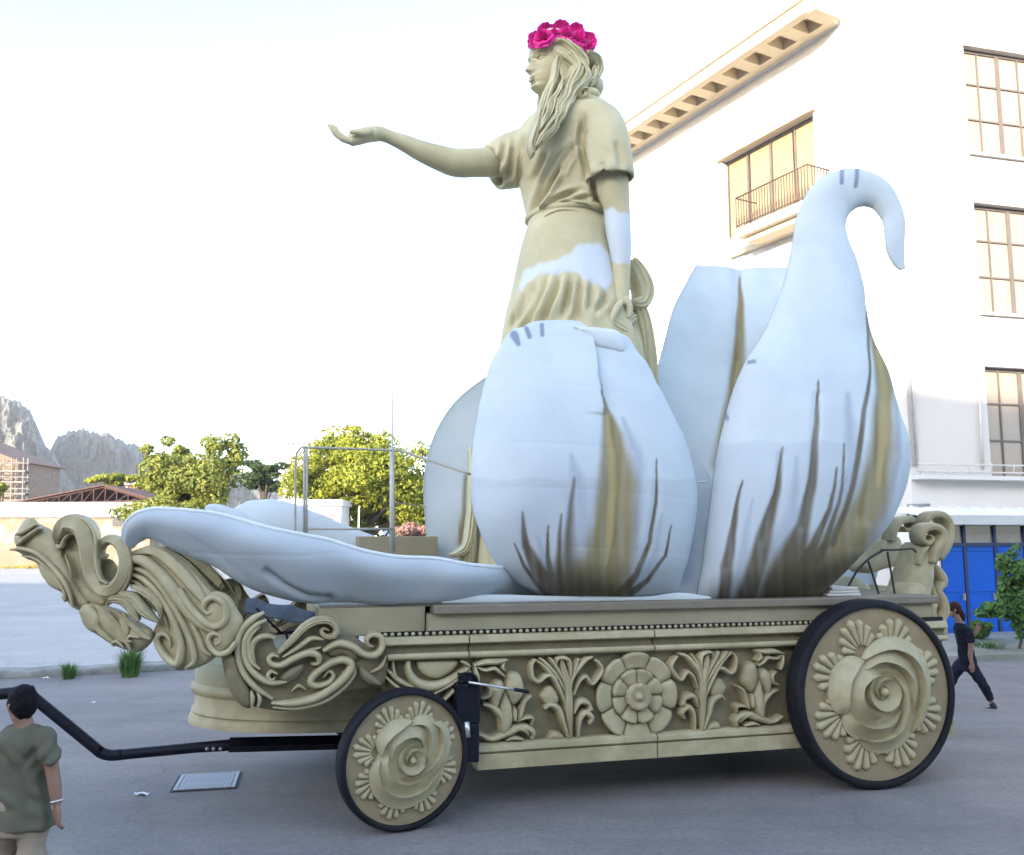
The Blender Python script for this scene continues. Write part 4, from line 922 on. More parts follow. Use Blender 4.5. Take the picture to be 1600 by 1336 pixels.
for w_, st in ((wr, 0), (wf, R(13))):
    c = copy_tree(w_, FL); c.rotation_euler = (0, 0, math.pi + st); c.location.y = FW - w_.location.y; c['label'] = 'far side wheel of the pair'
# axles and steering
m = MB(); x = wr.location.x; m.tube([(x, .4, RW), (x, FW - .4, RW)], .09, 10); x = wf.location.x; m.tube([(x, .3, FWR), (x, FW - .3, FWR)], .08, 10); m.build('axle', BLACKM, FL)
# black hydraulic leg beside the front wheel
hx0 = fl(712, 1100, .2).x; hx1 = fl(749, 1100, .2).x; hz0 = fl(730, 1130, .2).z; hz1 = fl(730, 1068, .2).z
m = MB(); m.box((hx0, .16, hz0), (hx1, .42, hz1)); m.box((hx0 + .04, .2, hz1), (hx1 - .06, .4, hz1 + .09)); m.box((hx0 + .08, .15, fl(735, 1190, .2).z), (hx1 - .01, .3, hz0)); hy = m.build('jack', BLACKM, FL, smooth=False, bevel=.012)
a = fl(732, 1066, .1); b = fl(826, 1081, .1)
m = MB(); m.tube([a, a.lerp(b, .78)], .013, 8); m.build('lever', mat('bright_steel', (.6, .6, .58), rough=.3, metal=.7), hy)
m = MB(); m.tube([a.lerp(b, .76), b], .019, 8); m.build('lever_grip', BLACKM, hy)
m = MB(); m.tube([fl(729, 1128, .14), fl(731, 1152, .14)], .028, 10); m.build('ram', mat('bright_steel', (.6, .6, .58)), hy)
m = MB(); m.tube([fl(716, 1060, .2), fl(725, 1052, .2), fl(742, 1056, .2), fl(748, 1075, .2)], .012, 7, 12); m.tube([fl(728, 1075, .13), fl(736, 1066, .13), fl(742, 1072, .13)], .012, 7, 10); m.build('hose', BLACKM, hy)
# ------------------------------------------------------------------ tow bar
tv = FW / 2 - 0.35
def tp(px, py): return tuple(fl(px, py, tv))
m = MB(); s_ = fscale(300, 1165, tv)
m.tube([tp(600, 1158), tp(358, 1164)], 11.5 * s_, 4); m.tube([tp(362, 1164), tp(308, 1168), tp(180, 1180)], [9 * s_, 8 * s_, 8 * s_], 12)
tb = m.build('tow_bar', BLACKM, FL, auto=40)
m = MB(); m.tube([tp(190, 1179), tp(172, 1180), tp(158, 1176), tp(148, 1168), tp(60, 1096), tp(44, 1083), tp(28, 1082), tp(-60, 1090), tp(-200, 1100)], 8.5 * s_, 12, 60); m.build('bent_bar', BLACKM, tb)
m = MB()
for px in (324, 334, 345): p = Vector(tp(px, 1168)); m.ellipsoid((p.x, p.y - 9 * s_, p.z), (.02, .02, .02), 8, 6)
m.build('bolts', STEEL, tb)
# ================================================================== carved prow scrolls (part of the float)
Z3 = zo(0, 770, 3.9294); Z4 = zo(280, 880, 4.4444)
def pv(px):
    """the prow bends inwards towards its tip"""
    return 0.30 + 1.45 * max(0.0, min(1.0, (420 - px) / 400)) ** 1.5
def pband(name, pieces, mt=GOLD, far=True):
    m = MB()
    for it in pieces:
        pts, hw, zf = it[0], it[1], it[2]; ht = it[3] if len(it) > 3 else .10; pr = it[4] if len(it) > 4 else 'round'; dv = it[5] if len(it) > 5 else 0.0
        q = zf([p[:2] for p in pts]); s = zf([(1, 0)])[0][0] - zf([(0, 0)])[0][0]
        h = np.broadcast_to(np.asarray(hw, float), (len(pts),)).copy()
        if np.isscalar(hw): h[0] *= .35; h[-1] *= .35; h[1] *= .8; h[-2] *= .8
        P = [tuple(fl(p[0], p[1], pv(p[0]) - dv)) for p in q]
        w = [hh * s * fscale(p[0], p[1], pv(p[0])) for hh, p in zip(h, q)]
        m.sweep(P, w, [max(.012, min(ht, 1.5 * ww)) for ww in w], NV, pr, n=8 * len(pts), k=11, base=.10)
    o = m.build(name, mt, FL, auto=50)
    if far: mirror_far(o)
    return o
def ppil(name, outs, mt=GOLD, far=True):
    m = MB()
    for it in outs:
        pts, zf = it[0], it[1]; H = it[2] if len(it) > 2 else .1; edge = it[3] if len(it) > 3 else None; dv = it[4] if len(it) > 4 else 0.0; base = it[5] if len(it) > 5 else .10
        q = zf(pts); O = np.array(q); lo, hi = O.min(0), O.max(0); e = (edge or .5) * min(hi - lo)
        sc = fscale(q[0][0], q[0][1], pv(q[0][0]))
        m.pillow([tuple(p) for p in q], H, e, lambda x, y, h: tuple(fl(x, y, pv(x) - dv - h)), base, crease=None)
    o = m.build(name, mt, FL, auto=50)
    if far: mirror_far(o)
    return o
def mirror_far(o):
    """the same carving on the far flank"""
    me = o.data.copy(); a = np.empty(len(me.vertices) * 3); me.vertices.foreach_get('co', a); a = a.reshape(-1, 3); a[:, 1] = FW - a[:, 1]
    me.vertices.foreach_set('co', a.ravel()); me.flip_normals(); me.update()
    c = bpy.data.objects.new(o.name, me); COL.objects.link(c); c.parent = FL
# --- the beaked tip
ppil('prow_beak', [([(68, 350), (100, 338), (84, 280), (110, 228), (150, 168), (200, 150), (240, 188), (330, 240), (385, 345), (425, 430), (470, 540), (520, 620), (560, 670), (530, 730), (480, 720), (430, 690), (375, 612), (310, 572), (255, 505), (222, 432), (160, 405), (125, 372)], Z3, .22, .45),
                   ([(235, 440), (300, 440), (350, 520), (375, 600), (310, 575), (258, 510)], Z3, .08, .5, .1)], far=False)
pband('beak_rim', [([(66, 350), (140, 345), (220, 368), (310, 440), (385, 530), (425, 610), (445, 700)], [6, 13, 15, 16, 16, 14, 8], Z3, .07, 'round', .20),
                   ([(140, 390), (210, 400), (280, 450), (350, 530), (395, 610), (400, 660), (380, 640)], [5, 12, 13, 13, 12, 9, 4], Z3, .06, 'round', .13),
                   ([(105, 320), (170, 270), (245, 212)], [8, 16, 9], Z3, .05, 'round', .2), ([(100, 255), (150, 240), (225, 190)], [8, 15, 9], Z3, .05, 'round', .2),
                   ([(400, 380), (425, 450), (440, 520)], [3, 6, 3], Z3, .04, 'round', .2)], far=False)
# --- S-shaped hook and curl
pband('hook_scroll', [([(352, 312), (358, 268), (395, 215), (460, 190), (522, 228), (548, 320), (556, 420), (578, 520), (640, 590), (712, 578), (762, 500), (770, 400), (738, 318), (682, 286), (634, 308), (617, 352), (632, 388), (660, 384)], [12, 30, 48, 62, 66, 62, 56, 48, 44, 46, 44, 40, 36, 32, 26, 22, 16, 8], Z3, .16, 'flat', .10),
                      ([(352, 325), (378, 330), (392, 290), (425, 255), (462, 250)], [10, 14, 12, 10, 5], Z3, .06, 'round', .18),
                      ([(470, 150), (540, 180), (585, 270), (588, 400), (610, 520), (660, 560)], [4, 10, 12, 12, 10, 4], Z3, .05, 'round', .25),
                      ([(500, 330), (515, 440), (550, 560), (640, 640), (740, 610), (790, 520), (800, 420), (770, 320), (700, 275)], [6, 12, 14, 14, 14, 13, 13, 12, 8], Z3, .07, 'round', .14)], far=False)
ppil('hook_web', [([(375, 330), (420, 320), (500, 340), (530, 480), (560, 590), (660, 650), (640, 700), (540, 700), (470, 660), (420, 560)], Z3, .1, .5, -.02), ([(400, 260), (470, 230), (500, 320), (510, 430), (540, 560), (470, 520), (430, 420), (405, 340)], Z3, .05, .5), ([(590, 420), (640, 400), (700, 420), (720, 480), (680, 560), (630, 555), (600, 500)], Z3, .03, .4, -.05)], far=False)
# --- belly lobes under the hook
ppil('belly', [([(480, 715), (540, 670), (650, 690), (745, 720), (860, 790), (935, 840), (940, 905), (870, 972), (800, 972), (690, 932), (600, 875), (520, 820)], Z3, .2, .5), ([(482, 735), (515, 685), (570, 695), (620, 770), (600, 850), (545, 835)], Z3, .08, .5, .14), ([(745, 720), (790, 760), (800, 850), (760, 930), (720, 860)], Z3, .05, .4, .16)], GOLD, far=False)
pband('belly_leaf', [([(490, 725), (560, 765), (620, 850), (720, 935)], [6, 17, 19, 6], Z3, .08, 'groove', .16), ([(590, 690), (690, 770), (760, 880), (800, 965)], [6, 18, 20, 6], Z3, .08, 'groove', .18), ([(690, 715), (790, 790), (870, 870), (925, 900)], [6, 17, 18, 6], Z3, .08, 'groove', .18), ([(760, 950), (720, 915), (690, 925), (700, 945)], [6, 10, 9, 4], Z3, .06, 'round', .18), ([(860, 890), (800, 880), (785, 905), (810, 915)], [6, 10, 9, 4], Z3, .06, 'round', .2)], far=False)
# --- leaf fingers
pband('leaf_fingers', [([(655, 690), (690, 655), (760, 665), (820, 730), (850, 790)], [8, 22, 30, 28, 10], Z3, .12, 'groove', .22), ([(740, 615), (820, 650), (890, 730), (970, 795)], [14, 34, 34, 8], Z3, .12, 'groove', .18), ([(815, 575), (910, 620), (975, 690), (985, 770)], [14, 30, 26, 8], Z3, .12, 'groove', .12)])
# --- the great ribbed strap
ppil('strap_back', [([(800, 395), (880, 345), (1000, 335), (1130, 430), (1250, 560), (1340, 680), (1400, 830), (1350, 980), (1250, 1060), (1150, 1085), (1060, 1060), (980, 960), (940, 860), (1000, 720), (930, 640), (800, 560)], Z3, .08, .3, -.02, .14)], GOLD, far=True)
pband('strap', [([(808, 402), (900, 425), (1000, 510), (1100, 640), (1180, 745), (1260, 815), (1336, 850)], [24, 38, 42, 44, 42, 34, 26], Z3, .12, 'round', .05), ([(830, 365), (950, 358), (1080, 450), (1190, 575), (1275, 690)], [14, 34, 40, 38, 18], Z3, .07, 'flat', .03)])
pband('strap_rib', [([(812, 462), (900, 490), (985, 570), (1065, 690), (1130, 810), (1180, 930), (1195, 1030), (1140, 1078)], [10, 20, 22, 24, 24, 22, 18, 8], Z3, .11, 'round', .06),
                    ([(806, 500), (880, 530), (960, 605), (1040, 725), (1090, 840), (1115, 950), (1090, 1045), (1025, 1015), (968, 930), (972, 880), (1010, 868), (1040, 900), (1045, 945)], [8, 18, 22, 24, 26, 26, 26, 24, 20, 17, 15, 12, 6], Z3, .13, 'round', .07),
                    ([(800, 535), (860, 565), (930, 640), (1000, 740), (1040, 850)], [6, 14, 17, 16, 6], Z3, .08, 'round', .05), ([(800, 570), (850, 600), (905, 660), (960, 730)], [5, 11, 12, 5], Z3, .07, 'round', .04),
                    ([(1150, 740), (1210, 860), (1250, 960), (1300, 1000)], [8, 18, 18, 8], Z3, .08, 'round', .06)])
# --- volutes behind the strap
ppil('volute_body', [([(155, 290), (200, 220), (270, 195), (350, 230), (405, 320), (445, 390), (430, 470), (385, 540), (335, 610), (270, 642), (212, 600), (200, 540), (210, 490), (185, 470), (120, 420)], Z4, .10, .4, .02, .16)])
pband('volute', [([(0, 185), (60, 285), (140, 372), (215, 430), (285, 432), (328, 375), (312, 285), (245, 240), (185, 268), (172, 325), (205, 350), (240, 330)], [28, 30, 30, 28, 27, 27, 27, 25, 22, 18, 14, 7], Z4, .13, 'round', .10),
                 ([(395, 545), (345, 612), (280, 632), (225, 592), (205, 532), (232, 490), (280, 500), (288, 545), (255, 568)], [16, 20, 21, 20, 18, 17, 15, 12, 6], Z4, .10, 'round', .10)])
# --- acanthus cartouche over the drum
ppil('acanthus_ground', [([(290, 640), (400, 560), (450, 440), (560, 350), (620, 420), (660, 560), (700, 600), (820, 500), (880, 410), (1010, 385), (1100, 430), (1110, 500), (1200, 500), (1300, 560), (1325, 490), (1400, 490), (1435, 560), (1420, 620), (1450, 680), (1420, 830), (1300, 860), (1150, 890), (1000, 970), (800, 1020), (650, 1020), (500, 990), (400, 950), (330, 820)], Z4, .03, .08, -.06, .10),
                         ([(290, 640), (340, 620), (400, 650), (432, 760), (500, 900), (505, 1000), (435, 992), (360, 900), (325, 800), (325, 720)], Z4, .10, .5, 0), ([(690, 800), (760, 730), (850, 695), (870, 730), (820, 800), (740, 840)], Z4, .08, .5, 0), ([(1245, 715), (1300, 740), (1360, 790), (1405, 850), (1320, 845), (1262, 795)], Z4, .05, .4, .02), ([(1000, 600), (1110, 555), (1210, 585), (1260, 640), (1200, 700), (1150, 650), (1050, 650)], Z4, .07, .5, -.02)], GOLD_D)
pband('acanthus_leaf', [([(590, 345), (515, 388), (440, 462), (408, 560), (420, 680), (462, 782), (545, 872), (650, 945)], [8, 22, 26, 26, 25, 24, 22, 8], Z4, .11, 'round', .02), ([(605, 395), (535, 430), (475, 500), (452, 600), (475, 700), (545, 785), (640, 830), (750, 825)], [8, 18, 22, 22, 22, 22, 20, 8], Z4, .11, 'round', .04),
                         ([(665, 520), (590, 508), (525, 540), (502, 605), (525, 690)], [8, 20, 22, 20, 6], Z4, .10, 'round', .03), ([(560, 440), (500, 500), (480, 580), (500, 680), (560, 740)], [6, 14, 15, 15, 6], Z4, .08, 'round', .05), ([(500, 890), (510, 940), (505, 1000)], [8, 16, 8], Z4, .07, 'round', .05), ([(545, 900), (560, 950), (545, 1005)], [8, 15, 8], Z4, .07, 'round', .04)])
pband('acanthus_curl', [([(690, 625), (780, 540), (860, 455), (945, 405), (1040, 402), (1092, 450), (1075, 502), (1020, 508), (988, 478), (1005, 452), (1040, 468)], [12, 22, 26, 27, 25, 23, 20, 17, 14, 10, 5], Z4, .12, 'groove', .04), ([(720, 652), (820, 590), (915, 525), (1005, 530)], [7, 16, 17, 7], Z4, .08, 'round', .04), ([(740, 672), (850, 622), (985, 585)], [7, 14, 6], Z4, .08, 'round', .03),
                        ([(690, 650), (650, 640), (622, 668), (645, 702), (710, 708), (800, 660), (900, 625), (965, 645), (965, 695), (915, 700)], [7, 13, 16, 18, 22, 24, 24, 22, 16, 7], Z4, .10, 'round', .05),
                        ([(640, 972), (800, 972), (960, 930), (1095, 842), (1180, 750), (1188, 692), (1120, 672), (1020, 712), (932, 782), (912, 832), (962, 852), (1038, 828), (1072, 780), (1040, 750), (1002, 790)], [10, 26, 30, 32, 30, 28, 26, 26, 25, 23, 20, 18, 15, 11, 6], Z4, .13, 'round', .03), ([(650, 1002), (820, 1006), (1000, 962), (1130, 875), (1215, 770), (1200, 690)], [6, 15, 16, 16, 14, 5], Z4, .08, 'round', .02),
                        ([(1000, 610), (1100, 560), (1200, 580), (1280, 632), (1358, 640), (1408, 585), (1398, 515), (1342, 498), (1305, 530), (1315, 568), (1350, 580)], [14, 26, 26, 24, 24, 23, 21, 18, 15, 11, 6], Z4, .12, 'round', .04),
                        ([(680, 770), (640, 755), (615, 785), (640, 815), (665, 795)], [6, 11, 12, 10, 5], Z4, .08, 'round', .06), ([(1440, 640), (1400, 720), (1330, 760)], [5, 12, 5], Z4, .06, 'round', .02), ([(880, 880), (830, 850), (780, 890)], [6, 12, 5], Z4, .05, 'round', 0)])
# prow deck tying the two flanks together, with its dark draped sheet
m = MB(); a, b, c, d = fl(390, 945, .5), fl(590, 985, .5), fl(590, 985, FW - .5), fl(400, 945, FW - .5)
A0 = Vector((XB - .75, .45, 1.62)); B0 = Vector((XB + .05, .45, 1.62))
m.box((XB - .55, .62, Zb1 - .35), (XB - .02, FW - .62, Zb1 - .25)); m.build('prow_deck', GOLD_D, FL, smooth=False)
m = MB(); rr = []
for i in range(9):
    t = i / 8; p0 = fl(382 + 150 * t, 947 + 28 * t, .55); rr.append([(p0.x, .62, p0.z - .06 + .012 * math.sin(i * 3)), (p0.x, 1.3, p0.z + .03 + .02 * math.sin(i * 2)), (p0.x, 1.3, p0.z + .02 + .02 * math.sin(i * 2)), (p0.x, .62, p0.z - .075 + .012 * math.sin(i * 3))])
m.rings(rr); m.build('dark_sheet', mat('dark_cloth', (.07, .08, .10), (.04, .05, .065), rough=.8), FL, smooth=False)
m = MB()
for (p, q) in (((400, 950), (440, 990)), ((432, 990), (470, 985)), ((445, 985), (450, 1000))): m.tube([fl(*p, .6), fl(*q, .6)], .012, 6)
m.build('wires', BLACKM, FL)
# --- scrolls and leaves at the stern
ZB = zo(1260, 760, 3.515)
SV = 1.0
def sband(name, pieces, v, mt=GOLD):
    m = MB()
    for (pts, hw, ht, pr) in pieces:
        q = ZB(pts); P = [tuple(fl(p[0], p[1], v)) for p in q]; w = [h / 3.515 * fscale(q[0][0], q[0][1], v) for h in hw]
        m.sweep(P, w, [min(ht, 1.6 * x) for x in w], NV, pr, n=8 * len(pts), base=.18)
    return m.build(name, mt, FL)
def spil(name, outs, v, H=.18, mt=GOLD, base=.3):
    m = MB()
    for (pts, dv) in outs:
        q = [fl(p[0], p[1], v - dv) for p in ZB(pts)]; O = [(p.x, p.z) for p in q]; lo = np.array(O).min(0); hi = np.array(O).max(0)
        m.pillow(O, H, .5 * min(hi - lo), lambda x, z, h: (x, v - dv - h, z), base)
    return m.build(name, mt, FL)
spil('stern_leaf', [([(600, 335), (640, 305), (680, 350), (702, 450), (690, 560), (650, 720), (590, 800), (510, 660), (550, 500), (585, 400)], 0.0)], SV, H=.10)
spil('stern_leaf', [([(508, 640), (545, 560), (600, 530), (640, 550), (650, 640), (635, 740), (560, 720)], .25)], SV, H=.12)
sband('stern_curl', [([(690, 420), (705, 350), (735, 300), (738, 252), (700, 222), (655, 228), (632, 260), (640, 300), (672, 312), (695, 288), (680, 268)], [20, 24, 24, 24, 23, 21, 18, 15, 12, 9, 4], .12, 'groove'), ([(620, 430), (640, 360), (672, 330)], [6, 14, 6], .08, 'ridge')], SV - .1)
sband('stern_curl', [([(730, 400), (765, 330), (782, 250), (772, 190), (735, 155), (690, 158), (662, 185), (670, 222), (702, 230)], [16, 22, 22, 22, 21, 18, 14, 11, 5], .12, 'groove')], SV + .35)
sband('stern_column', [([(690, 420), (722, 470), (745, 520), (722, 570), (742, 620), (752, 680), (735, 740), (745, 800), (720, 860)], [10, 22, 22, 18, 22, 24, 22, 20, 10], .14, 'groove'), ([(690, 540), (700, 620), (688, 690), (705, 780), (700, 850)], [6, 17, 18, 18, 6], .10, 'groove'), ([(650, 560), (668, 640), (655, 720), (672, 800)], [6, 13, 13, 5], .09, 'round'), ([(735, 700), (765, 670), (760, 630), (738, 640)], [5, 9, 8, 4], .08, 'round'), ([(735, 560), (762, 545), (752, 515)], [5, 8, 4], .07, 'round')], SV + .15)
spil('stern_leaf', [([(415, 300), (500, 275), (528, 350), (495, 430), (420, 455), (340, 478), (300, 440), (360, 380)], 0.0), ([(170, 545), (250, 498), (325, 530), (365, 600), (330, 680), (240, 640)], .1), ([(380, 560), (440, 545), (480, 580), (470, 660), (400, 680), (360, 610)], .1)], SV + 1.3, H=.10)
sband('stern_curl', [([(470, 300), (480, 235), (510, 195), (560, 182), (595, 200), (585, 232), (552, 240), (535, 222)], [14, 19, 20, 20, 18, 14, 10, 4], .12, 'groove')], SV + 1.2)
RODM = mat('rusty_rod', (.05, .04, .035), rough=.7)
m = MB(); rv = .75
for pts in ([(225, 560), (275, 470), (340, 400), (420, 352)], [(410, 350), (500, 348), (580, 343), (602, 362)], [(340, 410), (375, 520), (405, 620), (410, 700)], [(445, 360), (470, 500), (492, 640), (500, 760)]):
    m.tube([fl(*p, rv) for p in ZB(pts)], .014, 7, 16)
m.build('stern_frame', RODM, FL)
for i, (z0, z1, dx) in enumerate(((600, 618, 0), (584, 600, .03), (570, 584, .06))):
    a = fl(*ZB([(105 + 12 * i, z1)])[0], .55); b = fl(*ZB([(285 - 8 * i, z0)])[0], .55); panel('board', a.x, b.x, .5, 1.6, Ztop + .005 + i * .035, Ztop + .033 + i * .035, mat('white_board', (.62, .6, .55), rough=.7), .003)
# ================================================================== the giant blossom on the deck
CANV = mat('painted_canvas', (0.585, 0.635, 0.645), (0.51, 0.565, 0.585), rough=0.92, scale=1.4, detail=8, bump=0.4, bscale=75, dist=0.009, c3=(0.50, 0.54, 0.59), scale3=0.9, amt3=0.6, spec=0.12)
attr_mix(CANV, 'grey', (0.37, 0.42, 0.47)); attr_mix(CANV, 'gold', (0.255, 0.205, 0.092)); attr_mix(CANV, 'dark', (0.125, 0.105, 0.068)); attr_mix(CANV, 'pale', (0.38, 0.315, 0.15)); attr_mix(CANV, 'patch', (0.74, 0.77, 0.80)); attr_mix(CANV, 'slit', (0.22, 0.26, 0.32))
BL = empty('giant_blossom', FO + FU * fl(980, 935, FW / 2).x + FV * (FW / 2) + Vector((0, 0, Ztop)), FA)
tag(BL, 'giant white canvas blossom with painted petals opening on the float deck', 'flower')
BLI = Vector((-fl(980, 935, FW / 2).x, -FW / 2, -Ztop))
def petal(name, label, rows, N=(0, -1, 0), thick=.06, ns=210, nt=260, bulge=1.0, strokes={}, relief=None, shear=0.0, wash=None, wamt=.35, upright=False, rim=0.0, flat=2.4):
    """rows: (px, py, half width px, v, bulge m). Front face bulges towards the near side, the back follows at the shell's thickness."""
    C = []
    for (px, py, hw, v, b) in rows:
        P = fl(px, py, v); C.append((P.x, P.y, P.z, hw * fscale(px, py, v), b))
    q = catmull(C, nt); P, w, B = q[:, :3], np.maximum(q[:, 3], .004), q[:, 4]
    T = np.gradient(P, axis=0); T /= np.linalg.norm(T, axis=1)[:, None]
    # smooth the tangents so that wide rows do not cross
    for _ in range(6): T[1:-1] = (T[:-2] + 2 * T[1:-1] + T[2:]) / 4
    T /= np.linalg.norm(T, axis=1)[:, None]
    if upright:
        k_ = (1 - sm(P[:, 2], Ztop + 1.4, Ztop + 2.6))[:, None]; T = T * (1 - k_) + np.array([[0, 0, 1.0]]) * k_; T /= np.linalg.norm(T, axis=1)[:, None]
    N = np.array(N, float); S = np.cross(T, N); S /= np.linalg.norm(S, axis=1)[:, None]; NN = np.cross(S, T)
    a = np.linspace(-1, 1, ns); a = np.sign(a) * np.abs(np.sin(a * math.pi / 2)) 
    prof = np.sqrt(np.maximum(0, 1 - np.abs(a) ** flat))
    fr = P[:, None] + S[:, None] * (a[None, :, None] * w[:, None, None]) + NN[:, None] * (prof[None, :, None] * B[:, None, None])
    fr[:, :, 2] += shear * a[None, :] * np.linspace(0, 1, nt)[:, None]
    fr = fr.reshape(-1, 3)
    px = proj(f2w(fr))
    wr = np.zeros(len(fr))
    for k_ in range(7):
        an = k_ * 1.9 + 0.4; kx, kz = math.cos(an) * (2.1 + 1.3 * k_), math.sin(an) * (2.1 + 1.3 * k_); wr += (.016 / (1 + .55 * k_)) * np.sin(fr[:, 0] * kx + fr[:, 2] * kz + 2.2 * np.sin(fr[:, 0] * 1.7 + k_) + k_ * 2.1)
    for zs_ in (Ztop + .55, Ztop + 1.15, Ztop + 1.62, Ztop + 2.3):          # canvas seams
        wr -= .0035 * np.exp(-((fr[:, 2] - zs_ - .05 * np.sin(fr[:, 0] * 1.3)) / .02) ** 2)
    wr *= np.clip(np.repeat(w, ns) / .25, 0, 1)
    fr = fr + (NN[:, None] + 0 * fr.reshape(nt, ns, 3)).reshape(-1, 3) * wr[:, None]
    if relief is not None:
        nrm = (NN[:, None] + 0 * fr.reshape(nt, ns, 3)).reshape(-1, 3); fr = fr + nrm * relief(px)[:, None]
    th = np.minimum(thick, w * .5)
    edge = np.clip((1 - np.abs(a)) * 8, 0, 1)
    bk = fr.reshape(nt, ns, 3) - NN[:, None] * (th[:, None, None] * (0.25 + .75 * edge[None, :, None]))
    bk = bk.reshape(-1, 3)
    V = np.vstack([fr, bk]) + np.array(BLI); n = nt * ns; F_ = []
    for i in range(nt - 1):
        for j in range(ns - 1):
            k = i * ns + j; F_.append((k, k + 1, k + ns + 1, k + ns)); F_.append((n + k, n + k + ns, n + k + ns + 1, n + k + 1))
    for i in range(nt - 1):
        for j in (0, ns - 1):
            k = i * ns + j; F_.append((k, k + ns, n + k + ns, n + k))
    for j in range(ns - 1):
        for i in (0, nt - 1):
            k = i * ns + j; F_.append((k, k + 1, n + k + 1, n + k))
    me = bpy.data.meshes.new(name); me.from_pydata([tuple(v) for v in V], [], F_); me.update()
    bm = bmesh.new(); bm.from_mesh(me); bmesh.ops.recalc_face_normals(bm, faces=bm.faces); bm.to_mesh(me); bm.free()
    me.polygons.foreach_set('use_smooth', [True] * len(me.polygons)); me.materials.append(CANV)
    o = bpy.data.objects.new(name, me); COL.objects.link(o); o.parent = BL; o['label'] = label
    if rim:
        G = fr.reshape(nt, ns, 3); ed = G[:, -1] if G[nt // 2, -1, 2] > G[nt // 2, 0, 2] else G[:, 0]
        rm = MB(); rm.tube(ed[::5] + np.array(BLI), [max(.006, min(rim, q_ * .2)) for q_ in w[::5]], 8, 90); ro_ = rm.build('petal_rim', CANV, o)
        for key in ('grey', 'gold', 'dark', 'pale', 'patch', 'slit'): set_attr(ro_, key, np.full(len(ro_.data.vertices), .6 if key == 'patch' else 0.0))
    # hand-painted strokes, soft edged and uneven
    fib = np.sin(px[:, 0] * .23 + 1.3 * np.sin(px[:, 1] * .023)) * .5 + np.sin(px[:, 0] * .41 + 2 * np.sin(px[:, 1] * .017)) * .5   # brush hairs along the stroke
    jit = px + np.stack([.8 * np.sin(px[:, 1] * .04) + .3 * np.sin(px[:, 1] * .13), 0 * fib], 1)
    for key, st in strokes.items():
        val = np.zeros(n)
        for (line, hw, soft) in st:
            d, t = seg_dist(jit, line); ww = np.interp(t, np.linspace(0, 1, len(hw)), hw)
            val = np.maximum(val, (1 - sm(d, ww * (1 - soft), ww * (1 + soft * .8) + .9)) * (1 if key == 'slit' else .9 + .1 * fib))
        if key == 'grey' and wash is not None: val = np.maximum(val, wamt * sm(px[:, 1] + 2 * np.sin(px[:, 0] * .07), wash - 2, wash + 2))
        val = np.clip(val, 0, 1); val[val < .02] = 0
        set_attr(o, key, np.concatenate([val, np.zeros(n)]))
    for key in ('grey', 'gold', 'dark', 'pale', 'patch', 'slit'):
        if key not in strokes: set_attr(o, key, np.zeros(2 * n))
    return o
Zp = zo(640, 480, 2.7833); Zq = zo(1000, 240, 1.8555)
def st(zf, line, hw, soft=.5): 
    s = zf([(1, 0)])[0][0] - zf([(0, 0)])[0][0]; return (zf(line), [h * s for h in hw], soft)
# --- A: the near upright petal
cr_A = Zp([(720, 60), (790, 130), (812, 230), (830, 340), (850, 420)])
ridge_A = Zp([(848, 400), (885, 600), (895, 800), (885, 1000), (850, 1180)])
def rel_A(px):
    d, t = seg_dist(px, cr_A); sgn = np.where(px[:, 0] < np.interp(px[:, 1], [p[1] for p in cr_A], [p[0] for p in cr_A]), 1, -1)
    step = .055 * sgn * np.exp(-(d / 26) ** 2) * np.where((px[:, 1] > cr_A[0][1] - 5) & (px[:, 1] < cr_A[-1][1] + 15), 1, 0) * (1 - .5 * t)
    d2, t2 = seg_dist(px, ridge_A); valley = -.06 * np.exp(-(d2 / 20) ** 2) * np.sin(np.clip(t2, 0, 1) * math.pi) + .035 * np.exp(-(d2 / 5) ** 2) * np.sin(np.clip(t2, 0, 1) * math.pi)
    low = 0
    for (ln, dep, wd) in ((Zp([(490, 900), (510, 1050), (560, 1150), (620, 1230)]), .035, 7), (Zp([(715, 780), (705, 950), (690, 1200)]), .03, 7), (Zp([(1075, 690), (1075, 850), (1050, 1020), (960, 1180)]), .03, 6), (Zp([(605, 960), (610, 1190)]), .025, 5)):
        d3, t3 = seg_dist(px, ln); low = low - dep * np.exp(-(d3 / wd) ** 2) * np.sin(np.clip(t3 * .9 + .08, 0, 1) * math.pi)
    return step + valley + low
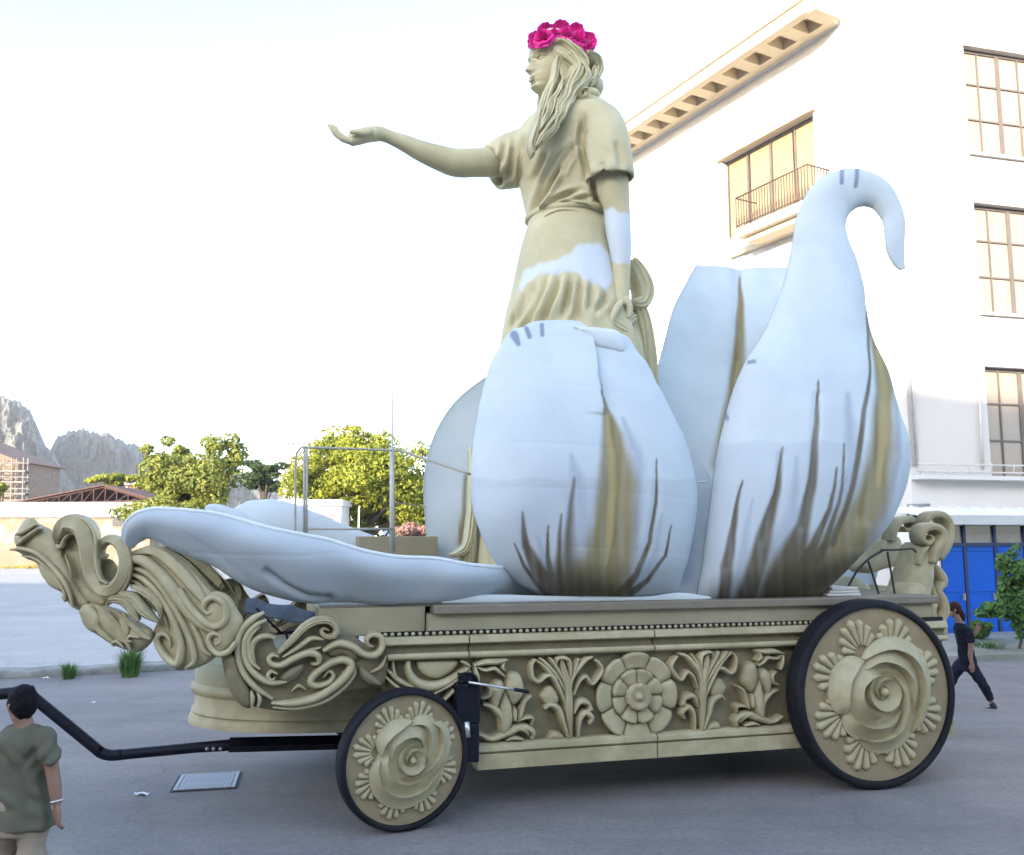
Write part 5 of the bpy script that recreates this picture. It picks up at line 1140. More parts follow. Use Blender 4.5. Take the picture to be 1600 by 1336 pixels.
petal('petal', 'upright white petal at the near side with a gold brown teardrop and dark strokes',
      [(962, 939, 104, .70, .03), (950, 926, 118, .66, .18), (936, 905, 138, .61, .32), (926, 872, 160, .59, .44), (918, 810, 180, .61, .53), (917, 760, 184, .64, .54), (912, 710, 178, .70, .52), (904, 660, 163, .78, .47), (899, 610, 146, .88, .40), (898, 570, 128, .97, .32), (897, 548, 114, 1.03, .26), (897, 530, 98, 1.07, .2), (896, 519, 78, 1.1, .12), (896, 511, 46, 1.12, .05)],
      strokes={
          'gold': [st(Zp, [(845, 385), (888, 560), (905, 760), (895, 960), (850, 1130), (780, 1275)], [2, 46, 86, 98, 120, 150], .4)],
          'pale': [st(Zp, [(862, 480), (885, 640), (893, 800), (880, 960), (855, 1120)], [4, 14, 18, 16, 6], .7)],
          'dark': [st(Zp, [(490, 890), (508, 1040), (560, 1150), (640, 1230)], [3, 18, 34, 50], .4), st(Zp, [(608, 950), (603, 1080), (622, 1190)], [2, 9, 18], .45), st(Zp, [(715, 740), (708, 900), (692, 1080), (690, 1230)], [3, 14, 34, 60], .9), st(Zp, [(664, 900), (650, 1080), (650, 1230)], [3, 14, 50], .9),
                   st(Zp, [(640, 1285), (760, 1250), (900, 1285)], [70, 105, 70], .8), st(Zp, [(1072, 660), (1077, 850), (1050, 1020), (985, 1160), (900, 1270)], [2, 6, 9, 12, 30], .45), st(Zp, [(1140, 950), (1112, 1080), (1030, 1190), (920, 1275)], [2, 6, 10, 24], .45), st(Zp, [(455, 1030), (500, 1130), (560, 1210), (640, 1280)], [3, 8, 12, 24], .4), st(Zp, [(838, 330), (830, 370), (846, 420)], [2, 4, 4], .45)],
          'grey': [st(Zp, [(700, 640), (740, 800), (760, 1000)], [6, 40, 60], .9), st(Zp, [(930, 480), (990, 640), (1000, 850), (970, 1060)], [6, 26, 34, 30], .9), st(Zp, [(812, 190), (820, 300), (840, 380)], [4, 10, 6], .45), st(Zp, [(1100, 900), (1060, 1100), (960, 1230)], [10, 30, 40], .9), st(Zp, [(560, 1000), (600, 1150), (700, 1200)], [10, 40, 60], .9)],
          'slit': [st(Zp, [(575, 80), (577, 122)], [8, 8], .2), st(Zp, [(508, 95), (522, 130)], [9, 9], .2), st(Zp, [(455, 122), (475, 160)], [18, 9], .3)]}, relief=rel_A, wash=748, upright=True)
# turned-over flap at its lip
m = MB(); fa = [fl(p[0], p[1], .80) for p in [(895, 511), (935, 513), (968, 521), (973, 551), (945, 547), (926, 541), (915, 526)]]
m.pillow([(p.x, p.z) for p in fa], .05, .12, lambda x, z, h: (x + BLI.x, .80 - h - .03 + BLI.y, z + BLI.z), .02); fo = m.build('petal_flap', CANV, BL); 
for k in ('grey', 'gold', 'dark', 'pale', 'patch', 'slit'): set_attr(fo, k, np.full(len(fo.data.vertices), .5 if k == 'patch' else 0.0))
# --- B: the swan-necked petal
petal('petal', 'tall petal whose tip curls over like a swan neck, painted with dark strokes',
      [(1184, 939, 108, .68, .03), (1190, 925, 112, .64, .18), (1200, 905, 120, .60, .32), (1214, 880, 130, .58, .42), (1242, 830, 153, .56, .50), (1259, 780, 163, .58, .52), (1270, 730, 167, .62, .52), (1277, 687, 161, .68, .50), (1282, 639, 149, .76, .46), (1287, 580, 123, .9, .40), (1287, 520, 93, 1.05, .34), (1288, 456, 70, 1.2, .29), (1286, 412, 58, 1.3, .26), (1283, 380, 48, 1.36, .23), (1285, 345, 41, 1.42, .2), (1298, 314, 38, 1.46, .18), (1324, 296, 33, 1.48, .16), (1352, 294, 29, 1.48, .14), (1378, 308, 25, 1.46, .12), (1396, 338, 20, 1.42, .09), (1399, 364, 18, 1.38, .07), (1400, 388, 16, 1.35, .05), (1405, 409, 11, 1.33, .03), (1411, 421, 5, 1.32, .02)], nt=300, thick=.07,
      strokes={
          'gold': [st(Zq, [(665, 430), (690, 540), (712, 680), (705, 850), (670, 1000), (600, 1140), (480, 1260)], [2, 14, 24, 36, 50, 70, 120], .6)],
          'pale': [st(Zq, [(690, 570), (714, 680), (714, 820), (690, 960)], [3, 9, 10, 4], .7)],
          'dark': [st(Zq, [(515, 660), (512, 780), (497, 940), (470, 1080), (400, 1270)], [2, 6, 13, 20, 60], .4), st(Zq, [(415, 850), (395, 990), (360, 1120), (310, 1280)], [2, 10, 24, 34], .4), st(Zq, [(298, 950), (275, 1080), (245, 1200), (240, 1290)], [2, 10, 18, 18], .4), st(Zq, [(567, 910), (550, 1030), (500, 1140), (430, 1240)], [2, 7, 14, 50], .45), st(Zq, [(592, 840), (578, 1010), (540, 1130), (470, 1230)], [2, 5, 10, 40], .45), st(Zq, [(400, 1290), (500, 1230), (580, 1210), (640, 1180)], [40, 60, 50, 20], .9), st(Zq, [(660, 430), (668, 520), (664, 640), (640, 830), (600, 1030), (560, 1130)], [1, 5, 5, 8, 8, 10], .45)],
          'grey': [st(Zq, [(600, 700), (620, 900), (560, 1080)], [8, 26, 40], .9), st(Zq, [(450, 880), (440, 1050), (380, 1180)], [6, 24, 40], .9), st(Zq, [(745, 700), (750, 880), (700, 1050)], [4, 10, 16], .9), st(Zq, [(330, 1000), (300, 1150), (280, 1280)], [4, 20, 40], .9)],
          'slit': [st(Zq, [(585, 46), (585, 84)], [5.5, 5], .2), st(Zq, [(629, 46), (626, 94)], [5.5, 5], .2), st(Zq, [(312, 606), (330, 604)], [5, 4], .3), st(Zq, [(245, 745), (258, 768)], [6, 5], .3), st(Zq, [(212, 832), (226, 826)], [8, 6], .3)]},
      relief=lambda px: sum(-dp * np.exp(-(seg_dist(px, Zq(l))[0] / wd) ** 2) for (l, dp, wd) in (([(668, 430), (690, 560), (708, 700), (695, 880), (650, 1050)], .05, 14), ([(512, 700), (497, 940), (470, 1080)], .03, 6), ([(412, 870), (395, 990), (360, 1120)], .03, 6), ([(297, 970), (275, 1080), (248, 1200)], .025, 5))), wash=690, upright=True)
# --- C: the tall petal at the back
def rel_C(px):
    d, t = seg_dist(px, Zq([(297, 330), (296, 480), (285, 660), (270, 800)])); return -.07 * np.exp(-(d / 14) ** 2)
petal('petal', 'tall pale petal at the back between the statue and the swan necked petal',
      [(1150, 940, 120, 2.5, -.06), (1150, 860, 150, 2.6, -.09), (1150, 760, 165, 2.8, -.10), (1150, 660, 155, 3.1, -.10), (1155, 570, 139, 3.5, -.09), (1162, 500, 128, 3.85, -.08), (1168, 450, 113, 4.1, -.06), (1171, 425, 104, 4.25, -.05), (1173, 413, 99, 4.32, -.05)],
      strokes={'gold': [st(Zq, [(297, 350), (297, 480), (288, 600), (265, 760), (240, 900)], [2, 12, 20, 26, 34], .5)], 'grey': [st(Zq, [(297, 335), (294, 420), (292, 500)], [2, 7, 9], .8)], 'pale': [st(Zq, [(290, 600), (270, 760)], [5, 9], .8)]}, relief=lambda px: rel_C(px), shear=.5)
petal('petal', 'broad petal at the back right, mostly hidden by the swan necked petal',
      [(1290, 940, 80, 3.1, -.15), (1300, 850, 92, 3.1, -.25), (1295, 740, 96, 3.1, -.28), (1280, 620, 84, 3.1, -.22), (1262, 520, 58, 3.05, -.14), (1250, 450, 28, 3.0, -.06), (1246, 425, 10, 3.0, -.02)], ns=40, nt=70)
# --- D: the petal behind on the left
petal('petal', 'pale petal behind the near one, its curved edge beside the pipe frame',
      [(790, 945, 80, 2.5, -.04), (780, 900, 104, 2.58, -.06), (780, 850, 116, 2.7, -.07), (785, 800, 126, 2.85, -.07), (790, 740, 126, 3.1, -.07), (800, 690, 112, 3.35, -.06), (820, 640, 84, 3.6, -.05), (840, 600, 50, 3.8, -.03), (850, 580, 16, 3.9, -.01)],
      strokes={'gold': [st(zo(0, 0, 1), [(726, 742), (726, 790), (722, 850)], [1, 4, 7], .5)]}, ns=60, nt=90)
# inner pale petal seen between A and B
petal('petal', 'pale inner petal filling the gap between the two front petals',
      [(1066, 940, 62, .82, .05), (1068, 880, 66, .9, .12), (1070, 820, 64, 1.0, .12), (1074, 770, 52, 1.1, .1), (1078, 730, 34, 1.2, .05), (1080, 705, 10, 1.26, .02)], ns=40, nt=70,
      strokes={'grey': [st(zo(0, 0, 1), [(1080, 760), (1076, 830), (1068, 900)], [3, 8, 12], .9)]})
# --- E: the long petal drooping over the prow
Ze = zo(200, 640, 2.857)
def rel_E(px):
    d, t = seg_dist(px, Ze([(620, 735), (700, 790), (800, 835), (900, 850)])); return -.05 * np.exp(-(d / 6) ** 2) + .02 * np.sin(px[:, 0] * .045) * np.exp(-((px[:, 1] - 890) / 40) ** 2)
petal('petal', 'long white petal drooping forward over the prow with its tip bent down',
      [(203, 855, 6, .80, .03), (207, 841, 15, .76, .06), (221, 824, 24, .70, .10), (248, 818, 31, .64, .13), (298, 831, 42, .56, .17), (350, 846, 48, .50, .19), (400, 868, 58, .46, .21), (450, 882, 62, .45, .21), (500, 892, 60, .45, .20), (560, 899, 52, .46, .18), (640, 906, 44, .48, .16), (700, 909, 40, .50, .15), (755, 912, 36, .60, .12), (800, 915, 33, .82, .10), (850, 919, 28, 1.0, .07), (900, 924, 20, 1.1, .04)], thick=.06, ns=130, nt=320, N=(0, -.76, -.65),
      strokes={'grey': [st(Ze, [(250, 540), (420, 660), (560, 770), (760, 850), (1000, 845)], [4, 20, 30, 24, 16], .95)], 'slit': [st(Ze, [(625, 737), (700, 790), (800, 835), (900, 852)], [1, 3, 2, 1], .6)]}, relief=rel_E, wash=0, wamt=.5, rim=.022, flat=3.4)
# its inner trough, so that it is a spoon and not a board
petal('petal', 'inner face of the long drooping petal', [(222, 824, 8, 1.0, -.02), (270, 812, 10, 1.2, -.04), (350, 822, 14, 1.3, -.08), (450, 846, 16, 1.35, -.1), (560, 872, 14, 1.35, -.1), (680, 892, 10, 1.3, -.06)], ns=24, nt=60)
# --- F: the far drooping petal
petal('petal', 'second drooping petal on the far side of the prow',
      [(366, 800, 6, 3.0, .04), (385, 803, 22, 3.0, .1), (410, 812, 34, 2.95, .15), (450, 822, 36, 2.9, .16), (500, 836, 30, 2.85, .15), (550, 850, 24, 2.8, .12), (600, 862, 18, 2.75, .1), (640, 872, 12, 2.7, .06)], ns=50, nt=80)
petal('petal', 'small curled petal tip poking up on the far side', [(321, 792, 3, 2.6, .03), (330, 796, 10, 2.6, .07), (348, 806, 16, 2.6, .1), (375, 818, 16, 2.6, .1), (420, 835, 12, 2.6, .06)], ns=24, nt=40)
# skirt of canvas along the deck joining the petals
petal('petal', 'white canvas strip along the deck edge under the petals', [(690, 939, 4, .50, .02), (760, 936, 7, .52, .03), (860, 936, 5, .54, .03), (1000, 936, 4, .54, .03), (1060, 933, 7, .54, .03), (1110, 936, 4, .54, .02)], ns=20, nt=60)

# ------------------------------------------------------------------ pipe frame, mast, step and wires on the deck
PF = empty('pipe_frame', FO + FU * fl(545, 835, 1.7).x + FV * 1.7 + Vector((0, 0, Ztop)), FA); tag(PF, 'thin galvanised pipe frame standing on the deck behind the drooping petals', 'pipe frame')
pfi = -Vector((fl(545, 835, 1.7).x, 1.7, Ztop))
def fp(px, py, v=1.7): return fl(px, py, v) + pfi
POLE = mat('pole_paint', (.42, .4, .33), (.34, .32, .27), rough=.5)
for pts in ([(475.5, 699), (475, 845)], [(479.5, 698), (479, 850)], [(614.5, 702), (616, 862)]):
    m = MB(); m.tube([fp(*p) for p in pts], .0135, 8); m.build('upright', POLE, PF)
m = MB(); m.tube([fp(461, 845, 2.6), fp(462, 716, 2.6), fp(464, 708, 2.6)], .0135, 8, 10); m.build('upright', POLE, PF)
m = MB(); m.tube([fp(463, 709, 2.6), fp(471, 699, 1.9), fp(480, 699, 1.7)], .0135, 8, 10); m.build('rail', POLE, PF)
m = MB(); m.tube([fp(472, 699), fp(540, 701), fp(617, 704), fp(628, 705), fp(660, 716, 1.5), fp(735, 741, 1.1)], .0135, 8, 26); m.build('rail', POLE, PF)
m = MB(); m.tube([fp(479, 826), fp(616, 827)], .014, 8); m.build('rail', POLE, PF)
m = MB(); m.tube([fp(612.5, 862, 1.8), fp(613, 612, 1.8)], [.022, .008], 8); m.tube([fp(612.5, 862, 1.8), fp(612.8, 700, 1.8)], .03, 8); tag(m.build('thin_mast', mat('mast_steel', (.55, .54, .5), rough=.5), None), 'tall thin mast rising beside the pipe frame into the sky', 'mast')
mast = bpy.data.objects['thin_mast']; mast.location = PF.location; mast.rotation_euler = (0, 0, FA)
m = MB(); m.tube([fp(619, 786, 1.8), fp(640, 788.5, 2.2), fp(664, 792, 2.6)], .008, 6); m.build('stay_wire', POLE, PF)
wi = MB(); wi.tube([fl(1058, 757, .7), fl(1080, 755, .72), fl(1102, 752, .6)], .012, 6); wo_ = wi.build('tie_rod', mat('mast_steel', (.5, .5, .5)), FL)
stp_ = MB(); a = fl(560, 866, 2.3); b = fl(684, 838, 2.3); stp_.box((a.x, 2.3, Ztop), (b.x, 3.2, b.z)); stp_.build('deck_step', BEIGE, FL, smooth=False, bevel=.01)
# ================================================================== the statue
SV0 = FW / 2
STP = mat('statue_plaster', (0.585, 0.53, 0.335), (0.485, 0.435, 0.265), rough=0.6, scale=2.5, bump=0.22, bscale=120, dist=0.006, c3=(0.41, 0.355, 0.20), scale3=1.1, amt3=0.55, spec=0.3)
attr_mix(STP, 'paint', (0.58, 0.62, 0.645))
sb0 = Vector((fl(890, 935, SV0).x, SV0, Ztop))
ST = empty('statue', FO + FU * sb0.x + FV * sb0.y + Vector((0, 0, sb0.z)), FA)
tag(ST, 'giant gilded statue of a woman in a draped dress with one arm stretched out', 'statue')
PSI = R(40); SF = np.array((-math.cos(PSI), -math.sin(PSI), 0)); SS = np.array((math.sin(PSI), -math.cos(PSI), 0))
def sring(px, py, hw, v, ratio=1.3, n=96, rad=None):
    c = np.array(fl(px, py, v)); ex = hw * fscale(px, py, v)
    b = ex / math.sqrt((ratio * math.sin(PSI)) ** 2 + math.cos(PSI) ** 2); a = ratio * b
    out = []
    for i in range(n):
        t = 2 * math.pi * i / n; k = 1.0 if rad is None else rad(t, py); out.append(tuple(c + SS * (a * k * math.cos(t)) + SF * (b * k * math.sin(t)) - np.array(sb0)))
    return out
def sp(px, py, v): return np.array(fl(px, py, v)) - np.array(sb0)
def sm_px(px=900, py=300, v=SV0): return fscale(px, py, v)
def tubepx(mb, pts, n=16, sn=None, k=1.0):
    P = [sp(p[0], p[1], p[2]) for p in pts]; r = [p[3] * fscale(p[0], p[1], p[2]) * k for p in pts]; mb.tube(P, r, n, sn or 6 * len(pts))
def lit_px(o):
    V = getv(o); Wd = f2w(V + np.array(sb0)); return V, getn(o), proj(Wd), Wd
CK = 1.7
def carve(o, grooves, dirn=-1):
    V, N, px, Wd = lit_px(o); view = np.array(CAM)[None] - Wd; view /= np.linalg.norm(view, axis=1)[:, None]
    nw = N[:, :1] * np.array(FU) + N[:, 1:2] * np.array(FV) + N[:, 2:3] * np.array([0, 0, 1.])
    face = sm((nw * view).sum(1), -.05, .35); dsp = np.zeros(len(V))
    for (line, wpx, dep) in grooves:
        dep = dep * CK
        d, t = seg_dist(px, catmull(line, 4 * len(line)) if len(line) > 2 else line); fade = np.minimum(1, 4 * np.minimum(t, 1 - t) + .12)
        # a groove with a soft shoulder on both sides, as in modelled drapery
        dsp += dep * fade * (-np.exp(-(d / wpx) ** 2) + .45 * np.exp(-((d - 2.1 * wpx) / (1.1 * wpx)) ** 2))
    setv(o, V + N * (dsp * face)[:, None])
def paint(o, polys):
    V, N, px, Wd = lit_px(o); j = px + np.stack([1.6 * np.sin(px[:, 1] * .23), 3.2 * np.sin(px[:, 0] * .12 + 1) + 1.6 * np.sin(px[:, 0] * .33)], 1)
    val = np.zeros(len(V))
    for p in polys:
        d, t = seg_dist(j, list(p) + [p[0]]); val = np.maximum(val, sm(np.where(inside(j, p), d, -d), -3.2, 3.6))
    set_attr(o, 'paint', val)
Zs = zo(500, 150, 2.963); Zh = zo(780, 20, 5.1385)
# ---- skirt
srows = [(884, 338, 55), (884, 350, 57), (884, 365, 62), (884, 400, 71), (884, 440, 79), (885, 480, 88), (889, 520, 98), (889, 570, 106), (885, 640, 112), (880, 720, 118), (876, 800, 122), (874, 880, 126), (874, 938, 128)]
Q = catmull(srows, 150)
def frad(t, py):
    amp = .055 * float(sm(np.array([py]), 415, 520)[0]); tw = (py - 430) * .0016
    f = abs(math.sin(5.5 * (t + tw))) + .6 * abs(math.sin(9 * (t + tw * 1.3) + 1.1)) + .4 * math.sin(17 * t + tw * 3)
    return 1 + amp * (f - .9)
m = MB(); m.rings([sring(p[0], p[1], p[2], SV0, 1.2, 220, frad) for p in Q]); sk = m.build('skirt', STP, ST)
g5 = [(Zs(l), w, d) for (l, w, d) in (([(1060, 830), (1020, 930), (960, 1060), (930, 1130)], 5, .05), ([(1110, 820), (1090, 900), (1050, 1000), (1010, 1080)], 5, .055), ([(1160, 830), (1150, 920), (1110, 1040)], 5, .05), ([(1010, 850), (970, 950), (910, 1060)], 5, .045), ([(1205, 840), (1200, 930), (1190, 1030)], 4.5, .045), ([(965, 880), (930, 980), (890, 1080)], 4, .035), ([(1255, 860), (1250, 930), (1240, 1000)], 4.5, .04), ([(1330, 900), (1310, 950), (1270, 1000)], 5, .04))]
carve(sk, g5)
paint(sk, [Zs([(925, 890), (935, 800), (1010, 790), (1090, 750), (1170, 730), (1205, 680), (1270, 672), (1330, 720), (1360, 800), (1350, 880), (1320, 910), (1285, 865), (1200, 830), (1130, 815), (1050, 820), (980, 850), (930, 895)])])
# ---- bodice with sleeves
m = MB()
trows = [(884, 352, 52), (884, 340, 56), (884, 325, 59), (884, 300, 64), (882, 270, 68), (880, 240, 71), (881, 215, 72), (886, 192, 66), (892, 176, 54), (896, 165, 38), (896, 158, 24)]
m.rings([sring(p[0], p[1], p[2], SV0, 1.35, 64) for p in catmull(trows, 40)])
tubepx(m, [(905, 194, 1.62, 34), (925, 190, 1.5, 33), (938, 195, 1.40, 34), (946, 210, 1.33, 35), (950, 235, 1.30, 36), (953, 262, 1.30, 37), (954, 280, 1.30, 38)], 24, 36)
tubepx(m, [(872, 222, 2.2, 44), (845, 236, 2.32, 43), (820, 245, 2.36, 43), (795, 253, 2.38, 42), (771, 262, 2.38, 36)], 24, 30)
bd = m.build('bodice', STP, ST); remesh(bd, .018, 4)
# hollow the sleeve mouths: push the flat caps inwards
V = getv(bd)
c0 = sp(954, 280, 1.30); d0 = np.array((0, 0, -1.)); rel = V - c0; ax = rel @ d0; rr_ = np.linalg.norm(rel - ax[:, None] * d0, axis=1); mk = (ax > -.045) & (rr_ < .262); V[mk] -= d0 * .14
c1 = sp(771, 262, 2.38); d1 = sp(771, 262, 2.38) - sp(820, 245, 2.36); d1 /= np.linalg.norm(d1); rel = V - c1; ax = rel @ d1; rr_ = np.linalg.norm(rel - ax[:, None] * d1, axis=1); mk = (ax > -.05) & (rr_ < .25); V[mk] -= d1 * .14
setv(bd, V)
gb = [(Zs(l), w, d) for (l, w, d) in (
    ([(1195, 215), (1130, 290), (1065, 400), (1015, 500), (992, 560)], 4.5, .05), ([(1150, 225), (1090, 300), (1035, 410), (1000, 520)], 4.0, .035), ([(1110, 330), (1075, 400), (1040, 470), (1005, 545)], 3.5, .04), ([(1200, 440), (1130, 465), (1060, 515), (1000, 570)], 4, .045), ([(1260, 470), (1180, 480), (1090, 510)], 3.5, .03),
    ([(1225, 90), (1207, 190), (1215, 260), (1232, 330), (1240, 400)], 4.5, .045), ([(1245, 150), (1232, 200), (1238, 250)], 3.0, .015), ([(1245, 380), (1275, 440), (1300, 520)], 4.5, .04), ([(1180, 260), (1140, 320), (1120, 370)], 3.5, .03), ([(1050, 250), (1020, 330), (985, 400)], 4, .03),
    ([(985, 575), (1060, 527), (1130, 506), (1220, 520), (1295, 572)], 3.2, .07), ([(1300, 300), (1310, 340), (1320, 370)], 5, .02), ([(1370, 200), (1390, 280), (1400, 340)], 5, .025),
    ([(860, 205), (850, 260), (830, 330)], 4, .035), ([(900, 200), (895, 260), (880, 340), (850, 410)], 5, .045), ([(945, 190), (930, 260), (925, 330), (930, 400)], 4.5, .04), ([(800, 250), (815, 330), (822, 400)], 3.5, .02))]
carve(bd, gb); paint(bd, [[(0, 0), (1, 0), (0, 1)]])
# raised waist cord and sleeve hems
m = MB(); m.rings([[tuple(np.array(p) * 1.0) for p in sring(884 , 344, 57.5, SV0, 1.33, 60)], sring(884, 341, 60, SV0, 1.33, 60), sring(884, 337, 60, SV0, 1.33, 60), sring(884, 334, 58, SV0, 1.33, 60)]); wc = m.build('waist_cord', STP, ST); paint(wc, [[(0, 0), (1, 0), (0, 1)]])
# ---- head, neck, arms and hands: one continuous body
m = MB()
zc, zt = fl(866, 152, SV0).z, fl(866, 47, SV0).z; HH = zt - zc; hc = np.array((fl(866, 100, SV0).x, SV0, 0)); YAW = R(11)
hf = np.array((-math.cos(YAW), -math.sin(YAW), 0)); hs = np.array((math.sin(YAW), -math.cos(YAW), 0))
hh_ = [0, .03, .07, .12, .16, .19, .22, .26, .30, .36, .42, .47, .52, .6, .7, .8, .88, .94, .98, 1.0]
fr_ = [.20, .29, .345, .335, .352, .345, .355, .335, .335, .335, .335, .33, .352, .362, .35, .30, .235, .16, .09, .01]
bk_ = [.10, .12, .16, .22, .27, .30, .32, .35, .37, .395, .41, .42, .425, .425, .41, .36, .29, .20, .11, .01]
wd_ = [.07, .12, .155, .19, .215, .23, .24, .255, .265, .28, .29, .295, .30, .305, .30, .27, .22, .15, .085, .01]
rows = 90; nr = 96; rr = []
for i in range(rows):
    h = i / (rows - 1); fr, bk, wd = (np.interp(h, hh_, q) for q in (fr_, bk_, wd_)); ring = []
    for j in range(nr):
        t = 2 * math.pi * j / nr; c, s_ = math.cos(t), math.sin(t)
        u = (fr if c > 0 else bk) * math.copysign(abs(c) ** .88, c); w = wd * math.copysign(abs(s_) ** .9, s_)
        if c > 0:
            nose = np.interp(h, [.24, .262, .285, .31, .36, .42, .47, .52, .56], [0, .06, .135, .125, .09, .058, .03, .012, 0]); sg = np.interp(h, [.25, .29, .38, .5], [.06, .062, .042, .035])
            u += nose * math.exp(-(w / sg) ** 2)
            u += .030 * math.exp(-((h - .215) / .018) ** 2 - (w / .06) ** 2) + .028 * math.exp(-((h - .160) / .020) ** 2 - (w / .055) ** 2) - .018 * math.exp(-((h - .188) / .008) ** 2 - (w / .07) ** 2)
            u += .03 * math.exp(-((h - .06) / .04) ** 2 - (w / .09) ** 2) - .012 * math.exp(-((h - .115) / .02) ** 2 - (w / .1) ** 2)
            for sg_ in (-1, 1):
                u += -.042 * math.exp(-((h - .455) / .04) ** 2 - ((w - sg_ * .135) / .075) ** 2) + .022 * math.exp(-((h - .455) / .020) ** 2 - ((w - sg_ * .14) / .045) ** 2)
                u += .014 * math.exp(-((h - .525) / .022) ** 2 - ((w - sg_ * .14) / .09) ** 2) + .012 * math.exp(-((h - .33) / .06) ** 2 - ((w - sg_ * .17) / .07) ** 2)
        P = hc + (hf * u + hs * w) * HH + np.array((0, 0, zc + h * HH)) - np.array(sb0); ring.append(tuple(P))
    rr.append(ring)
m.rings(rr)
tubepx(m, [(874, 128, SV0, 22), (880, 150, SV0, 22), (888, 170, SV0, 25), (890, 190, SV0, 34)], 18)
tubepx(m, [(820, 248, 2.36, 22), (777, 253, 2.36, 23), (745, 254, 2.34, 22.5), (713, 254.5, 2.32, 22), (689, 247.5, 2.30, 20), (659, 236.5, 2.28, 16.5), (635, 225, 2.26, 13.5), (608, 214, 2.25, 10.5), (596, 209.5, 2.25, 11.5), (584, 209, 2.24, 12.5)], 20)
tubepx(m, [(590, 209, 2.24, 11.5), (572, 211, 2.24, 12.5), (556, 216, 2.24, 11.5), (546, 221, 2.24, 9)], 16)
for dv, k in ((-.09, .95), (.09, 1.0)): tubepx(m, [(586, 210, 2.24 + dv * .6, 9), (566, 214, 2.24 + dv, 9.5), (548, 221, 2.24 + dv, 8)], 12)
for (dv, tip) in ((-.15, [(536, 217), (527, 208), (523, 197)]), (-.05, [(535, 217), (523, 208), (515, 196)]), (.05, [(534, 216), (522, 206), (513, 194)]), (.15, [(535, 214), (525, 205), (518, 195)])):
    tubepx(m, [(550, 222, 2.24 + dv * .9, 5.4), (tip[0][0], tip[0][1], 2.24 + dv, 4.9), (tip[1][0], tip[1][1], 2.24 + dv, 4.2), (tip[2][0], tip[2][1], 2.24 + dv, 3.0)], 12)
tubepx(m, [(580, 205, 2.10, 8), (568, 208, 2.05, 6), (556, 206, 2.03, 4.6), (546, 206, 2.05, 3.4)], 12)
tubepx(m, [(948, 235, 1.38, 27), (954, 268, 1.37, 27), (958, 298, 1.36, 25.5), (964, 328, 1.36, 20.5), (966, 358, 1.35, 20), (969, 388, 1.34, 17.5), (970.5, 412, 1.34, 15), (971, 440, 1.34, 13)], 20)
tubepx(m, [(971, 432, 1.34, 13), (970, 455, 1.34, 14), (967, 472, 1.33, 14.5), (964, 488, 1.33, 11)], 16)
for (dv, off) in ((-.17, 0), (-.09, 1), (0, 2), (.09, 3)):
    tubepx(m, [(971 - off, 470, 1.31 + dv * .7, 5.6), (963 - off * 1.5, 483, 1.26 + dv * .8, 5.4), (957 - off * 2, 496, 1.25 + dv * .8, 4.9), (957 - off * 2, 508, 1.27 + dv * .8, 4.0), (961 - off * 2, 515, 1.30 + dv * .8, 3.2)], 10)
tubepx(m, [(978, 466, 1.24, 6.5), (984, 482, 1.2, 5.6), (980, 498, 1.2, 4.6)], 10)
bo_ = m.build('body', STP, ST); remesh(bo_, .0145, 2, .5)
CK = 1.0
carve(bo_, [([(829, 98), (834, 96), (840, 97.5)], 1.3, .016), ([(830, 93), (836, 90), (843, 92)], 1.6, .010), ([(831, 104), (836, 103), (840, 100)], 1.1, .012), ([(832, 131.5), (837, 129)], 1.0, .012)])
paint(bo_, [[(936, 333), (956, 326), (975, 329), (1000, 336), (1000, 405), (988, 412), (975, 408), (955, 412), (940, 400)]])
# ---- lids, brows and lips laid on the face
def onface(h, w, out=0.0):
    fr, wd = np.interp(h, hh_, fr_), np.interp(h, hh_, wd_); s_ = min(.999, (abs(w) / wd)) ** (1 / .9); c = math.sqrt(max(0, 1 - s_ * s_)); u = fr * c ** .88
    nose = np.interp(h, [.24, .262, .285, .31, .36, .42, .47, .52, .56], [0, .06, .135, .125, .09, .058, .03, .012, 0]); sg = np.interp(h, [.25, .29, .38, .5], [.06, .062, .042, .035]); u += nose * math.exp(-(w / sg) ** 2)
    u += .030 * math.exp(-((h - .215) / .018) ** 2 - (w / .06) ** 2) + .028 * math.exp(-((h - .160) / .020) ** 2 - (w / .055) ** 2)
    for q in (-1, 1): u += -.042 * math.exp(-((h - .455) / .04) ** 2 - ((w - q * .135) / .075) ** 2) + .022 * math.exp(-((h - .455) / .02) ** 2 - ((w - q * .14) / .045) ** 2)
    return tuple(hc + (hf * (u + out) + hs * w) * HH + np.array((0, 0, zc + h * HH)) - np.array(sb0))
m = MB()
for q in (-1, 1):
    nd = hf * .8 + hs * q * .6
    m.sweep([onface(h, q * w, .004) for (h, w) in ((.452, .065), (.478, .10), (.486, .14), (.476, .185), (.450, .22))], [.004, .011, .013, .012, .004], [.010, .022, .026, .022, .008], nd, 'round', n=20)
    m.sweep([onface(h, q * w, .0) for (h, w) in ((.446, .075), (.428, .11), (.424, .15), (.436, .20))], [.003, .008, .009, .004], [.006, .014, .014, .006], nd, 'round', n=16)
    m.sweep([onface(h, q * w, .002) for (h, w) in ((.515, .055), (.545, .11), (.55, .17), (.53, .235))], [.006, .016, .015, .005], [.006, .018, .016, .005], nd, 'round', n=18)
    m.ellipsoid(onface(.455, q * .145, -.022), (.034, .034, .034), 12, 9)
m.sweep([onface(h, w, .0) for (h, w) in ((.186, -.082), (.206, -.04), (.203, 0), (.206, .04), (.186, .082))], [.004, .014, .012, .014, .004], [.004, .012, .012, .012, .004], hf, 'round', n=22)
